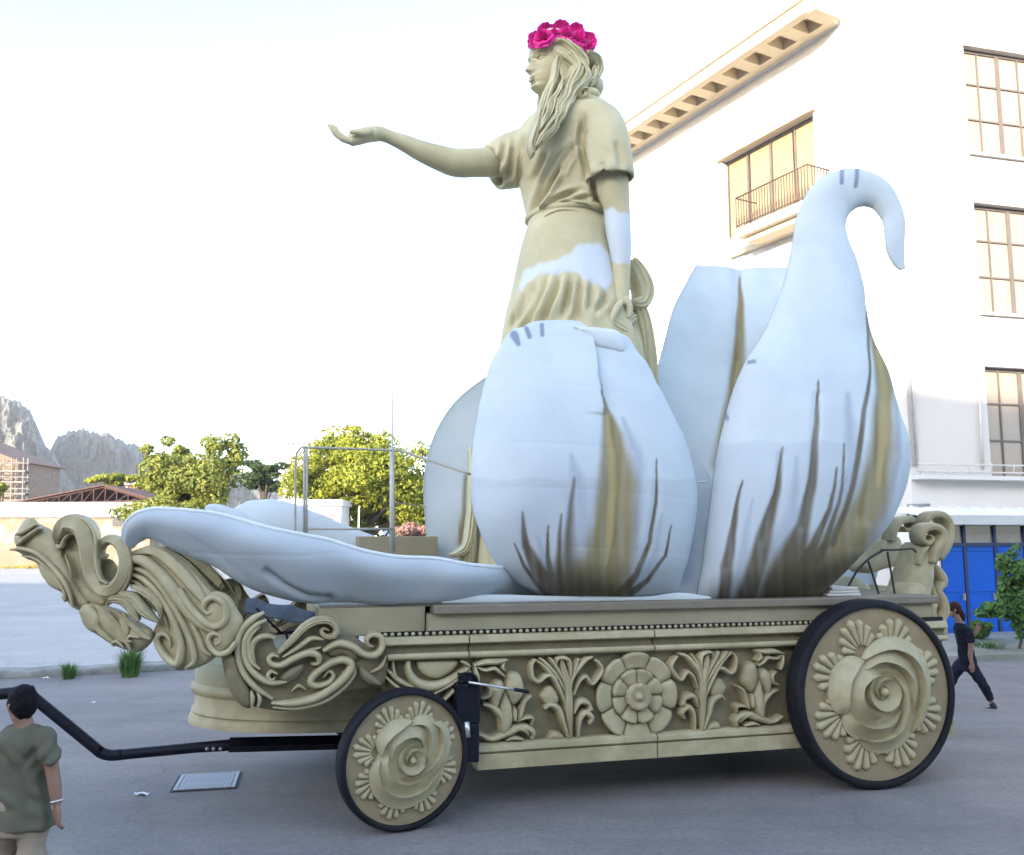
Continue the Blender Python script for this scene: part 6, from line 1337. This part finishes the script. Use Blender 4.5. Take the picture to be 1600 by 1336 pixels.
m.sweep([onface(h, w, .0) for (h, w) in ((.180, -.075), (.162, -.035), (.160, 0), (.162, .035), (.180, .075))], [.004, .015, .017, .015, .004], [.004, .013, .015, .013, .004], hf, 'round', n=22)
fd = m.build('face_detail', STP, ST); paint(fd, [[(0, 0), (1, 0), (0, 1)]])
# ---- gathered cloth at the hip
m = MB()
def sw(pts, hw, ht, pr='groove', vv=None):
    P = [tuple(sp(p[0], p[1], p[2])) for p in pts]; s_ = fscale(950, 480, 1.6); m.sweep(P, [h * s_ for h in hw], ht, NV, pr, n=40, k=13, base=.12)
sw([(986, 412, 1.75), (998, 432, 1.7), (1006, 455, 1.68), (1000, 474, 1.66), (982, 478, 1.6)], [8, 15, 16, 13, 6], .16)
sw([(985, 470, 1.66), (998, 490, 1.7), (1006, 520, 1.72), (1010, 560, 1.75), (1012, 610, 1.8)], [8, 13, 14, 16, 18], .16)
sw([(972, 478, 1.5), (982, 505, 1.5), (990, 540, 1.52), (996, 600, 1.55)], [8, 12, 13, 15], .14)
sw([(912, 512, 1.36), (922, 497, 1.3), (934, 492, 1.26), (946, 502, 1.24), (962, 512, 1.22), (975, 520, 1.24)], [4, 8, 9, 10, 11, 9], .10)
sw([(944, 500, 1.36), (958, 508, 1.33), (970, 505, 1.36), (984, 498, 1.42)], [7, 12, 13, 8], .14)
sw([(955, 505, 1.26), (968, 520, 1.28), (980, 545, 1.32), (985, 590, 1.4)], [8, 12, 13, 14], .12)
cl_ = m.build('gathered_cloth', STP, ST); paint(cl_, [[(0, 0), (1, 0), (0, 1)]])
m = MB(); sw([(736, 700, 2.3), (738, 750, 2.2), (738, 800, 2.15), (733, 850, 2.1), (730, 880, 2.1)], [3, 5, 7, 9, 11], .1); sw([(736, 830, 2.1), (728, 856, 2.05), (714, 866, 2.0), (704, 867, 2.0)], [4, 7, 5, 2], .08); hm = m.build('trailing_hem', STP, ST); paint(hm, [[(0, 0), (1, 0), (0, 1)]])
# ---- hair
m = MB(); hv = SV0 - .30
m.ellipsoid(sp(878, 93, SV0), (.40 * HH, .345 * HH, .40 * HH), 28, 18)
lk = [0]
def lock(pts, hw, ht, pr='hair', n=None):
    q = Zh([p[:2] for p in pts]); P = [tuple(sp(a[0], a[1], p[2])) for a, p in zip(q, pts)]; s_ = fscale(880, 120, 1.7) / 5.1385
    m.sweep(P, [h * s_ for h in hw], ht * .7, NV, pr, n=n or 9 * len(pts), k=17, base=.10)
    # finer waving strands over the lock
    Q_ = catmull(np.hstack([np.array(P), np.array(hw)[:, None] * s_]), 46); T_ = np.gradient(Q_[:, :3], axis=0); T_ /= np.linalg.norm(T_, axis=1)[:, None] + 1e-9; S_ = np.cross(T_, np.array(NV, float)); S_ /= np.linalg.norm(S_, axis=1)[:, None] + 1e-9
    for q_ in (-.75, -.3, .15, .6):
        lk[0] += 1; ph = lk[0] * 1.7; u_ = np.linspace(0, 1, 46)
        off = Q_[:, 3] * (q_ + .28 * np.sin(u_ * (9 + 3 * math.sin(ph)) + ph)); C_ = Q_[:, :3] + S_ * off[:, None] + np.array(NV, float) * (ht * (.55 + .25 * np.sin(u_ * 7 + ph)) * np.sqrt(np.clip(1 - (off / (Q_[:, 3] + 1e-6)) ** 2, 0.05, 1)))[:, None]
        m.sweep([tuple(c_) for c_ in C_[::3]], np.maximum(.006, Q_[::3, 3] * .26), .03, NV, 'round', n=46, k=7, base=.03)
lock([(350, 260, 1.82), (440, 225, 1.68), (525, 235, 1.64), (600, 300, 1.63), (665, 385, 1.64), (700, 450, 1.66)], [14, 34, 44, 46, 42, 22], .08)
lock([(380, 250, 1.85), (465, 330, 1.68), (550, 392, 1.64), (600, 450, 1.62), (570, 520, 1.60), (520, 620, 1.56), (480, 700, 1.5), (450, 760, 1.46)], [12, 30, 38, 40, 42, 40, 36, 26], .10)
lock([(500, 290, 1.85), (455, 420, 1.67), (445, 520, 1.64), (415, 590, 1.62), (390, 660, 1.58), (360, 760, 1.5), (320, 870, 1.44), (285, 970, 1.38), (262, 1070, 1.36), (268, 1150, 1.36)], [18, 30, 32, 34, 38, 40, 38, 34, 26, 8], .10)
lock([(560, 330, 1.64), (640, 430, 1.62), (620, 520, 1.58), (560, 600, 1.54), (540, 690, 1.48), (480, 770, 1.42), (460, 850, 1.38), (395, 930, 1.34), (345, 1010, 1.32), (290, 1090, 1.32)], [26, 42, 46, 46, 44, 44, 42, 38, 30, 8], .12)
lock([(650, 420, 1.62), (700, 500, 1.62), (650, 590, 1.56), (600, 640, 1.5), (560, 720, 1.44), (520, 770, 1.40), (500, 830, 1.36), (455, 880, 1.34), (440, 930, 1.33), (390, 985, 1.32), (320, 1060, 1.32)], [26, 36, 38, 36, 36, 34, 34, 32, 30, 24, 8], .12)
lock([(500, 560, 1.58), (470, 650, 1.52), (420, 720, 1.46), (400, 800, 1.42), (350, 890, 1.38), (320, 960, 1.36)], [14, 26, 30, 30, 26, 8], .12)
lock([(470, 380, 1.8), (490, 460, 1.64), (520, 540, 1.58), (500, 620, 1.54)], [8, 18, 22, 8], .08)
lock([(690, 340, 1.66), (760, 380, 1.75), (785, 450, 1.8), (750, 530, 1.75), (700, 590, 1.65)], [26, 44, 44, 40, 18], .14)
lock([(640, 640, 1.5), (690, 640, 1.5), (690, 690, 1.48), (645, 695, 1.48), (630, 660, 1.46), (655, 650, 1.44)], [16, 24, 26, 22, 16, 8], .1)
m.ellipsoid(sp(780 + 770 / 5.1385, 20 + 600 / 5.1385, 1.85), (.11, .16, .14), 16, 10); m.ellipsoid(sp(780 + 720 / 5.1385, 20 + 660 / 5.1385, 1.7), (.15, .14, .09), 16, 10); m.ellipsoid(sp(780 + 760 / 5.1385, 20 + 450 / 5.1385, 1.9), (.13, .2, .15), 16, 10)
m.pillow([(p[0], p[1]) for p in Zh([(400, 280), (480, 230), (600, 300), (680, 420), (650, 560), (560, 680), (470, 740), (400, 680), (430, 560), (445, 440), (430, 350)])], .07, 9, lambda x, y, h: tuple(sp(x, y, 1.70 - h)), .15)
# far side locks
for dx, dvv in ((0, 2.22), (40, 2.3)):
    m.sweep([tuple(sp(866 + dx, 80, dvv)), tuple(sp(862 + dx, 120, dvv + .02)), tuple(sp(852 + dx, 160, dvv)), tuple(sp(845 + dx, 200, dvv - .05))], [.08, .13, .12, .05], .1, (0, 1, 0), 'hair', n=30, k=13, base=.1)
hr = m.build('hair', STP, ST); paint(hr, [[(0, 0), (1, 0), (0, 1)]])
# ---- wreath of pink roses: a thing of its own, resting on the head
cb = np.array(fl(878, 66, SV0)); WR = empty('rose_wreath', FO + FU * cb[0] + FV * cb[1] + Vector((0, 0, cb[2])), FA); tag(WR, 'wreath of magenta pink roses on the head of the statue', 'flower wreath')
PNK = mat('magenta_petal', (0.92, 0.05, 0.40), (0.72, 0.02, 0.25), rough=.55, scale=9, trans=.25, spec=.3)
def rose(r, seed, axis, centre):
    rng = np.random.RandomState(seed); m = MB(); ax = Vector(axis).normalized(); A = ax.orthogonal().normalized(); B = ax.cross(A)
    for L, (nn, rad, op) in enumerate(((3, .22, .10), (4, .42, .30), (5, .66, .62), (7, .92, 1.05), (7, 1.0, 1.5))):
        for i in range(nn):
            a = 2 * math.pi * (i + .5 * (L % 2)) / nn + rng.uniform(-.2, .2); w = math.pi / nn * 1.35; g = []
            for u in np.linspace(0, 1, 5):
                for s_ in np.linspace(-1, 1, 6):
                    ang = a + s_ * w * (.55 + .45 * u) ; rr_ = r * rad * (.25 + .75 * u ** .8) * (1 - .10 * s_ * s_) * (1 + .05 * math.sin(9 * s_ + seed + i)); hgt = r * (.75 - .32 * L * .55) * (u - .2) - r * .25 * op * u * u + r * .06 * math.sin(4 * s_ + i * 2)
                    g.append(Vector(centre) + A * (rr_ * math.cos(ang)) + B * (rr_ * math.sin(ang)) + ax * hgt)
            m.add(g, [(p * 6 + q, p * 6 + q + 1, p * 6 + q + 7, p * 6 + q + 6) for p in range(4) for q in range(5)])
    return m
spots = [(834, 66, 10, 1.78), (848, 57, 18, 1.66), (866, 52, 12, 1.64), (884, 52, 15, 1.62), (904, 60, 17.5, 1.63), (918, 74, 14, 1.7), (926, 88, 10, 1.82), (930, 92, 10, 2.1), (920, 66, 14, 2.3), (900, 52, 14, 2.32), (876, 47, 14, 2.3), (850, 50, 14, 2.22), (832, 58, 11, 2.08), (829, 66, 9, 1.93)]
for i, (px, py, r, v) in enumerate(spots):
    c = np.array(fl(px, py, v)) - cb; ax = np.array((c[0] * .8, c[1] * 1.3, .25)); ax /= np.linalg.norm(ax)
    o = rose(r * fscale(px, py, v) * 1.12, i + 3, ax, c).build('rose', PNK, WR)
m = MB(); loop = [np.array(fl(px, py + 3, v)) - cb for (px, py, r, v) in spots]; m.tube(loop + [loop[0]], .025, 7, 60); m.build('wreath_stem', mat('stem_green', (.05, .09, .03)), WR)
# ================================================================== people
SKIN = mat('skin', (0.27, 0.155, 0.105), (0.23, 0.13, 0.09), rough=.55, scale=8, spec=.35)
HAIRB = mat('black_hair', (0.007, 0.006, 0.009), (0.011, 0.01, 0.012), rough=.7, scale=60, bump=.5, bscale=120, dist=.01, spec=.08)
HAIRR = mat('auburn_hair', (0.05, 0.024, 0.018), (0.03, 0.015, 0.012), rough=.7, scale=60, bump=.5, bscale=120, dist=.01, spec=.08)
OLIVE = mat('olive_cotton', (0.125, 0.12, 0.086), (0.11, 0.106, 0.075), rough=.9, scale=5, bump=.25, bscale=14, dist=.02, spec=.1)
KHAKI = mat('khaki_cotton', (0.30, 0.245, 0.185), (0.24, 0.195, 0.145), rough=.9, scale=5, bump=.25, bscale=16, dist=.02, spec=.1)
NAVY = mat('navy_cotton', (0.016, 0.016, 0.026), (0.011, 0.011, 0.018), rough=.9, scale=6, bump=.2, bscale=18, dist=.02, spec=.1)
JEAN = mat('dark_trousers', (0.022, 0.024, 0.04), (0.014, 0.015, 0.026), rough=.9, scale=6, bump=.2, bscale=20, dist=.02, spec=.1)
SHOE = mat('dark_shoe', (0.02, 0.02, 0.024), rough=.6)
def cap(m, pts, r, n=12, sn=None): m.tube([tuple(p) for p in pts], r, n, sn or 6 * len(pts))
def hand(m, w, d, side, s=1.0, curl=.5):
    """relaxed hand at wrist w, pointing along d; side = direction of the thumb"""
    w, d, side = Vector(w), Vector(d).normalized(), Vector(side).normalized(); nrm = d.cross(side).normalized()
    for k in (-1, 0, 1): cap(m, [w + side * .014 * k * s, w + d * .045 * s + side * .026 * k * s, w + d * .09 * s + side * .028 * k * s], [.019 * s, .017 * s, .014 * s], 8, 6)
    for i, L in enumerate((.068, .078, .072, .055)):
        b = w + d * .088 * s + side * (.033 - .022 * i) * s; a = d * (L * s)
        cap(m, [b, b + a * .45 + nrm * .012 * curl * s, b + a * .78 + nrm * .035 * curl * s, b + a * .85 + nrm * .058 * curl * s], [.0095 * s, .009 * s, .008 * s, .0065 * s], 8, 10)
    cap(m, [w + d * .02 * s + side * .025 * s, w + d * .055 * s + side * .05 * s, w + d * .09 * s + side * .052 * s + nrm * .012 * s], [.013 * s, .0105 * s, .008 * s], 8, 9)
def head(m, c, face, hh=.225):
    c, face = Vector(c), Vector(face).normalized(); sd_ = face.cross(Vector((0, 0, 1))).normalized(); rr = []
    H_ = [0, .06, .15, .22, .30, .4, .5, .6, .75, .88, .96, 1]; Fr = [.22, .33, .34, .35, .35, .36, .35, .38, .36, .26, .14, .01]; Bk = [.12, .16, .24, .3, .35, .4, .43, .44, .42, .32, .18, .01]; Wd = [.10, .17, .22, .25, .28, .30, .31, .32, .31, .24, .14, .01]
    for i in range(36):
        h = i / 35; fr, bk, wd = (np.interp(h, H_, q) for q in (Fr, Bk, Wd)); ring = []
        for j in range(40):
            t = 2 * math.pi * j / 40; cc, ss = math.cos(t), math.sin(t); u = (fr if cc > 0 else bk) * math.copysign(abs(cc) ** .9, cc); w = wd * ss
            if cc > 0:
                u += np.interp(h, [.25, .3, .42, .52], [0, .10, .05, 0]) * math.exp(-(w / .06) ** 2) + .02 * math.exp(-((h - .19) / .05) ** 2 - (w / .09) ** 2)
                for s_ in (-1, 1): u -= .03 * math.exp(-((h - .47) / .05) ** 2 - ((w - s_ * .14) / .07) ** 2)
            ring.append(c + (face * u + sd_ * w) * hh + Vector((0, 0, (h - .5) * hh)))
        rr.append(ring)
    m.rings(rr)
    for s_ in (-1, 1): m.ellipsoid(c + sd_ * (.315 * hh * s_) - face * .03 * hh - Vector((0, 0, .04 * hh)), (.02, .022, .034), 10, 8)
def hair_cap(m, c, face, hh, low=-.16):
    c, face = Vector(c), Vector(face).normalized(); q = face.to_track_quat('X', 'Z').to_matrix()
    m.ellipsoid(c - face * .045 * hh + Vector((0, 0, .10 * hh)), (.46 * hh, .385 * hh, .47 * hh), 20, 14, q); m.ellipsoid(c - face * .15 * hh + Vector((0, 0, low * hh * .4)), (.33 * hh, .345 * hh, .36 * hh), 18, 12, q)
def torso(m, rows, sd_, fw, n=28):
    """rows: (centre, half width, half depth)"""
    rr = []
    P = catmull([(*c, a, b) for (c, a, b) in rows], 30)
    for p in P: rr.append([Vector(p[:3]) + sd_ * (p[3] * math.copysign(abs(math.cos(t)) ** .85, math.cos(t))) + fw * (p[4] * math.copysign(abs(math.sin(t)) ** .9, math.sin(t))) for t in np.linspace(0, 2 * math.pi, n, endpoint=False)])
    m.rings(rr)
def wrinkle(o, amp, seed, f=18.0):
    V = getv(o); N = getn(o); d = np.zeros(len(V))
    for k in range(5):
        a = seed + k * 1.7; d += amp / (1 + k * .5) * np.sin((V[:, 0] * math.cos(a) + V[:, 1] * math.sin(a * 1.3) + V[:, 2] * math.sin(a)) * f * (1 + .5 * k) + 2.5 * np.sin(V[:, 2] * 9 + k))
    setv(o, V + N * d[:, None])
# ---- man at the near left, seen from behind, walking off to the left
hp = onz(36, 1072, 1.74); YM = hp.y; root = Vector((aty(38, 1200, YM).x, YM, 0))
man = empty('person', root); tag(man, 'person in olive T-shirt and khaki shorts walking beside the tow bar', 'person')
def J(px, py, dy=0.0): p = aty(px, py, YM); return Vector((p.x - root.x, dy, p.z))
fwd_m = Vector((-.75, .66, 0)).normalized(); sd_m = Vector((.86, .5, 0)).normalized()
hcn = J(34, 1098); hcn.z = 1.74 - .12
b = MB(); head(b, hcn, (-.8, .6, -.25), .235)
cap(b, [hcn + Vector((.0, -.01, -.06)), J(38, 1130), J(40, 1150)], [.058, .057, .07])
armR = [J(78, 1160, -.04), J(87, 1203, -.04), J(92, 1228, -.05), J(96, 1254, -.06)]; cap(b, armR, [.05, .044, .041, .029])
hand(b, armR[-1], J(98, 1275, -.07) - armR[-1], Vector((-.7, .6, 0)), 1.0, .6)
armL = [J(-4, 1158, .12), J(-12, 1205, .16), J(-4, 1232, .24), J(4, 1246, .32)]; cap(b, armL, [.05, .044, .041, .03]); hand(b, armL[-1], Vector((.1, .25, -.9)), Vector((.8, .2, 0)), 1.0, .6)
hipR, hipL = Vector((.09, 0, .88)), Vector((-.09, .02, .88)); 
cap(b, [hipR, Vector((.10, -.05, .5)), Vector((.14, -.18, .28)), Vector((.17, -.30, .10))], [.09, .058, .054, .038]); cap(b, [hipL, Vector((-.14, .12, .5)), Vector((-.17, .12, .28)), Vector((-.19, .12, .08))], [.09, .058, .054, .038])
cap(b, [J(40, 1150), J(38, 1220), Vector((0, 0, .9))], [.065, .075, .09])
bo = b.build('body', SKIN, man); remesh(bo, .0085, 2, .5)
m = MB(); hair_cap(m, hcn, (-.8, .6, -.25), .235); ho = m.build('hair', HAIRB, man); remesh(ho, .009, 2); wrinkle(ho, .003, 5.0, 60.0)
m = MB(); torso(m, [(J(40, 1133), .066, .066), (J(40, 1138), .10, .08), (J(40, 1145), .145, .095), (J(40, 1156), .17, .11), (J(39, 1180), .175, .115), (J(37, 1215), .168, .112), (J(37, 1250), .172, .122), (J(38, 1280), .185, .145), (J(38, 1292), .188, .152)], sd_m, fwd_m)
cap(m, [J(62, 1147, -.01), J(74, 1154, -.03), J(81, 1168, -.045), J(86, 1188, -.045)], [.055, .072, .074, .072], 16); cap(m, [J(17, 1147, .05), J(5, 1154, .09), J(-4, 1168, .13), J(-9, 1190, .15)], [.055, .072, .074, .072], 16)
so = m.build('t_shirt', OLIVE, man); remesh(so, .010, 6); wrinkle(so, .005, 1.0, 15.0)
V = getv(so); N = getn(so); zz = V[:, 2]; lat = V @ np.array(sd_m)
dsp = .014 * np.sin(lat * 38 + 3.2 * np.sin(zz * 5.5)) * sm(zz, 1.45, 1.15) * (1 - .6 * sm(zz, .95, .85)) + .010 * np.sin(zz * 46 + lat * 30) * np.exp(-((zz - 1.02) / .10) ** 2) + .008 * np.sin((zz * .8 - np.abs(lat)) * 60) * np.exp(-((zz - 1.3) / .1) ** 2)
setv(so, V + N * dsp[:, None])
m = MB(); torso(m, [(Vector((0, 0, 1.02)), .14, .105), (Vector((0, 0, .92)), .155, .118), (Vector((0, 0, .80)), .165, .122)], sd_m, fwd_m); cap(m, [hipR + Vector((-.01, 0, -.06)), Vector((.10, -.03, .64)), Vector((.12, -.05, .48))], [.092, .096, .10], 16); cap(m, [hipL + Vector((.01, 0, -.06)), Vector((-.12, .08, .64)), Vector((-.13, .11, .48))], [.092, .096, .10], 16)
so = m.build('shorts', KHAKI, man); remesh(so, .012, 3); wrinkle(so, .005, 2.0)
for (p, q) in ((Vector((.17, -.30, .08)), Vector((-.08, .22, -.04))), (Vector((-.19, .12, .05)), Vector((-.2, .16, -.01)))):
    m = MB(); cap(m, [p + Vector((0, 0, .0)), p + q * .5, p + q], [.05, .05, .036], 12); so = m.build('shoe', SHOE, man)
m = MB(); w_ = armR[-1] + (armR[-2] - armR[-1]) * .25; ax_ = (armR[-1] - armR[-2]).normalized(); a_ = ax_.orthogonal().normalized(); c_ = ax_.cross(a_); m.tube([w_ + (a_ * math.cos(t) + c_ * math.sin(t)) * .036 for t in np.linspace(0, 2 * math.pi, 25)], .006, 6); m.build('bracelet', mat('silver', (.7, .7, .7), rough=.3, metal=.6), man)
# ---- the person striding away on the right
g0 = onz(1546, 1106, 0); YP = g0.y; root2 = Vector((aty(1512, 1000, YP).x, YP, 0))
per = empty('person', root2); tag(per, 'person in dark T-shirt and dark trousers striding past the rear wheel', 'person')
def K(px, py, dy=0.0): p = aty(px, py, YP); return Vector((p.x - root2.x, dy, p.z))
fw2 = Vector((-.93, .36, 0)).normalized(); sd2 = Vector((.36, .93, 0)).normalized()
hc2 = K(1491, 952); b = MB(); head(b, hc2, (-.9, .35, -.25), .225); cap(b, [hc2 + Vector((.01, 0, -.06)), K(1497, 968), K(1502, 978)], [.053, .053, .065])
aN = [K(1504, 984, -.17), K(1507, 1004, -.20), K(1506, 1022, -.20), K(1508, 1034, -.21)]; cap(b, aN, [.05, .042, .036, .027]); hand(b, aN[-1], Vector((.05, -.02, -1)), Vector((-1, .1, 0)), .95, .6)
aF = [K(1506, 984, .17), K(1520, 1000, .22), K(1529, 996, .2), K(1534, 988, .16)]; cap(b, aF, [.05, .042, .036, .027]); hand(b, aF[-1], Vector((.3, -.1, .7)), Vector((-.7, 0, .3)), .95, .8)
hN, hF = K(1511, 1036, -.08), K(1508, 1036, .08)
cap(b, [hN, K(1531, 1064, -.06), K(1547, 1096, -.04)], [.08, .055, .038]); cap(b, [hF, K(1489, 1060, .1), K(1484, 1098, .12)], [.08, .055, .038]); cap(b, [K(1502, 985), K(1508, 1010), K(1510, 1034)], [.09, .09, .11])
bo = b.build('body', SKIN, per); remesh(bo, .0085, 2, .5)
m = MB(); hair_cap(m, hc2, (-.9, .35, -.25), .225); cap(m, [hc2 + Vector((.09, 0, -.02)), hc2 + Vector((.13, -.02, -.12)), hc2 + Vector((.12, -.02, -.2))], [.045, .04, .015]); ho = m.build('hair', HAIRR, per); remesh(ho, .012, 2)
m = MB(); torso(m, [(K(1499, 973), .08, .07), (K(1501, 979), .165, .095), (K(1504, 992), .185, .115), (K(1508, 1010), .165, .115), (K(1511, 1028), .17, .13), (K(1513, 1042), .175, .135)], sd2, fw2); cap(m, [K(1503, 981, -.14), K(1506, 992, -.19), K(1507, 1002, -.2)], [.075, .072, .066], 14); cap(m, [K(1503, 981, .14), K(1511, 990, .19), K(1517, 996, .21)], [.075, .072, .066], 14)
so = m.build('t_shirt', NAVY, per); remesh(so, .012, 3); wrinkle(so, .004, 3.0)
m = MB(); torso(m, [(K(1511, 1030), .15, .11), (K(1511, 1040), .165, .125), (K(1511, 1048), .16, .12)], sd2, fw2); cap(m, [hN, K(1524, 1056, -.07), K(1534, 1070, -.06), K(1546, 1093, -.04)], [.105, .088, .075, .062], 14); cap(m, [hF, K(1494, 1056, .09), K(1488, 1074, .1), K(1484, 1096, .12)], [.105, .088, .075, .062], 14)
so = m.build('trousers', JEAN, per); remesh(so, .012, 3); wrinkle(so, .005, 4.0)
a_ = K(1547, 1098, -.04); m = MB(); cap(m, [a_, a_ + Vector((.03, -.01, -.08)), a_ + Vector((-.14, .04, -.12))], [.045, .045, .03]); m.build('shoe', SHOE, per)
a_ = K(1484, 1100, .12); m = MB(); cap(m, [a_, a_ + Vector((-.02, .0, -.03)), a_ + Vector((-.2, .05, -.03))], [.045, .045, .03]); m.build('shoe', SHOE, per)

# ================================================================== small things on the ground
GRT = mat('grate_iron', (.33, .34, .36), (.24, .25, .27), rough=.5, scale=6, metal=.2)
c00, c10, c11, c01 = onz(276, 1237), onz(371, 1231), onz(371, 1208.5), onz(278, 1213)
gc = (c00 + c10 + c11 + c01) / 4; ux = ((c10 - c00) + (c11 - c01)) / 2; uy = ((c01 - c00) + (c11 - c10)) / 2; Lx, Ly = ux.length, uy.length; ga = math.atan2(ux.y, ux.x)
gr_ = empty('drain_grate', gc, ga); tag(gr_, 'pale rectangular iron drain grate set in the road below the tow bar', 'drain grate')
m = MB(); m.box((-Lx / 2 - .03, -Ly / 2 - .03, .002), (Lx / 2 + .03, Ly / 2 + .03, .006)); m.build('pit', mat('pit_dark', (.012, .012, .014)), gr_, smooth=False)
m = MB()
for (a, b_) in (((-Lx / 2, -Ly / 2), (Lx / 2, -Ly / 2 + .035)), ((-Lx / 2, Ly / 2 - .035), (Lx / 2, Ly / 2)), ((-Lx / 2, -Ly / 2 + .035), (-Lx / 2 + .04, Ly / 2 - .035)), ((Lx / 2 - .04, -Ly / 2 + .035), (Lx / 2, Ly / 2 - .035))): m.box((a[0], a[1], .006), (b_[0], b_[1], .022))
m.box((-Lx / 2 + .04, -.012, .006), (Lx / 2 - .04, .012, .018)); m.build('frame', GRT, gr_, smooth=False, bevel=.003)
nb = 20; bm0 = MB(); bm0.box((-.011, -Ly / 2 + .035, .006), (.011, Ly / 2 - .035, .02)); b0 = bm0.build('bar', GRT, gr_, smooth=False)
for i in range(nb):
    x_ = -Lx / 2 + .06 + (Lx - .12) * i / (nb - 1)
    if i == 0: b0.location = (x_, 0, 0)
    else: copy_obj(b0, gr_, location=(x_, 0, 0))
PAPER = mat('paper', (.75, .76, .78), rough=.8)
for i, (px, py, s_, lab) in enumerate(((222, 1242, .06, 'crumpled white paper scrap on the road left of the drain grate'), (145, 1098, .03, 'tiny white scrap on the road above the tow bar bend'), (71, 1060, .055, 'white scrap lying against the kerb left of the grass tufts'))):
    rng = np.random.RandomState(i); p = onz(px, py, 0); m = MB(); n_ = 5
    g_ = [(s_ * (u - 2) * .6 + rng.uniform(-.1, .1) * s_, s_ * (v - 2) * .4 + rng.uniform(-.1, .1) * s_, .004 + abs(rng.normal()) * s_ * .25) for u in range(n_) for v in range(n_)]
    m.add(g_, [(u * n_ + v, (u + 1) * n_ + v, (u + 1) * n_ + v + 1, u * n_ + v + 1) for u in range(n_ - 1) for v in range(n_ - 1)])
    o = m.build('paper_scrap', PAPER, None, smooth=False); o.location = p; tag(o, lab, 'litter', 'paper scraps on the road')
# ================================================================== evening haze
hz_m = bpy.data.materials.new('haze_air'); hz_m.use_nodes = True; hn = hz_m.node_tree.nodes; hl = hz_m.node_tree.links
hn.remove(hn['Principled BSDF']); pv_ = hn.new('ShaderNodeVolumePrincipled'); pv_.inputs['Color'].default_value = (0.86, 0.92, 1.0, 1); pv_.inputs['Density'].default_value = 0.0002; pv_.inputs['Anisotropy'].default_value = 0.0
hl.new(pv_.outputs[0], hn['Material Output'].inputs['Volume'])
m = MB(); m.box((-1600, -320, -7), (1600, 1250, 215)); hz = m.build('haze', hz_m, smooth=False); stuff(hz); hz['label'] = 'thin evening haze over the far hills'; hz['category'] = 'haze'
SC.cycles.volume_step_rate = 10; SC.cycles.volume_max_steps = 16; SC.cycles.volume_bounces = 0
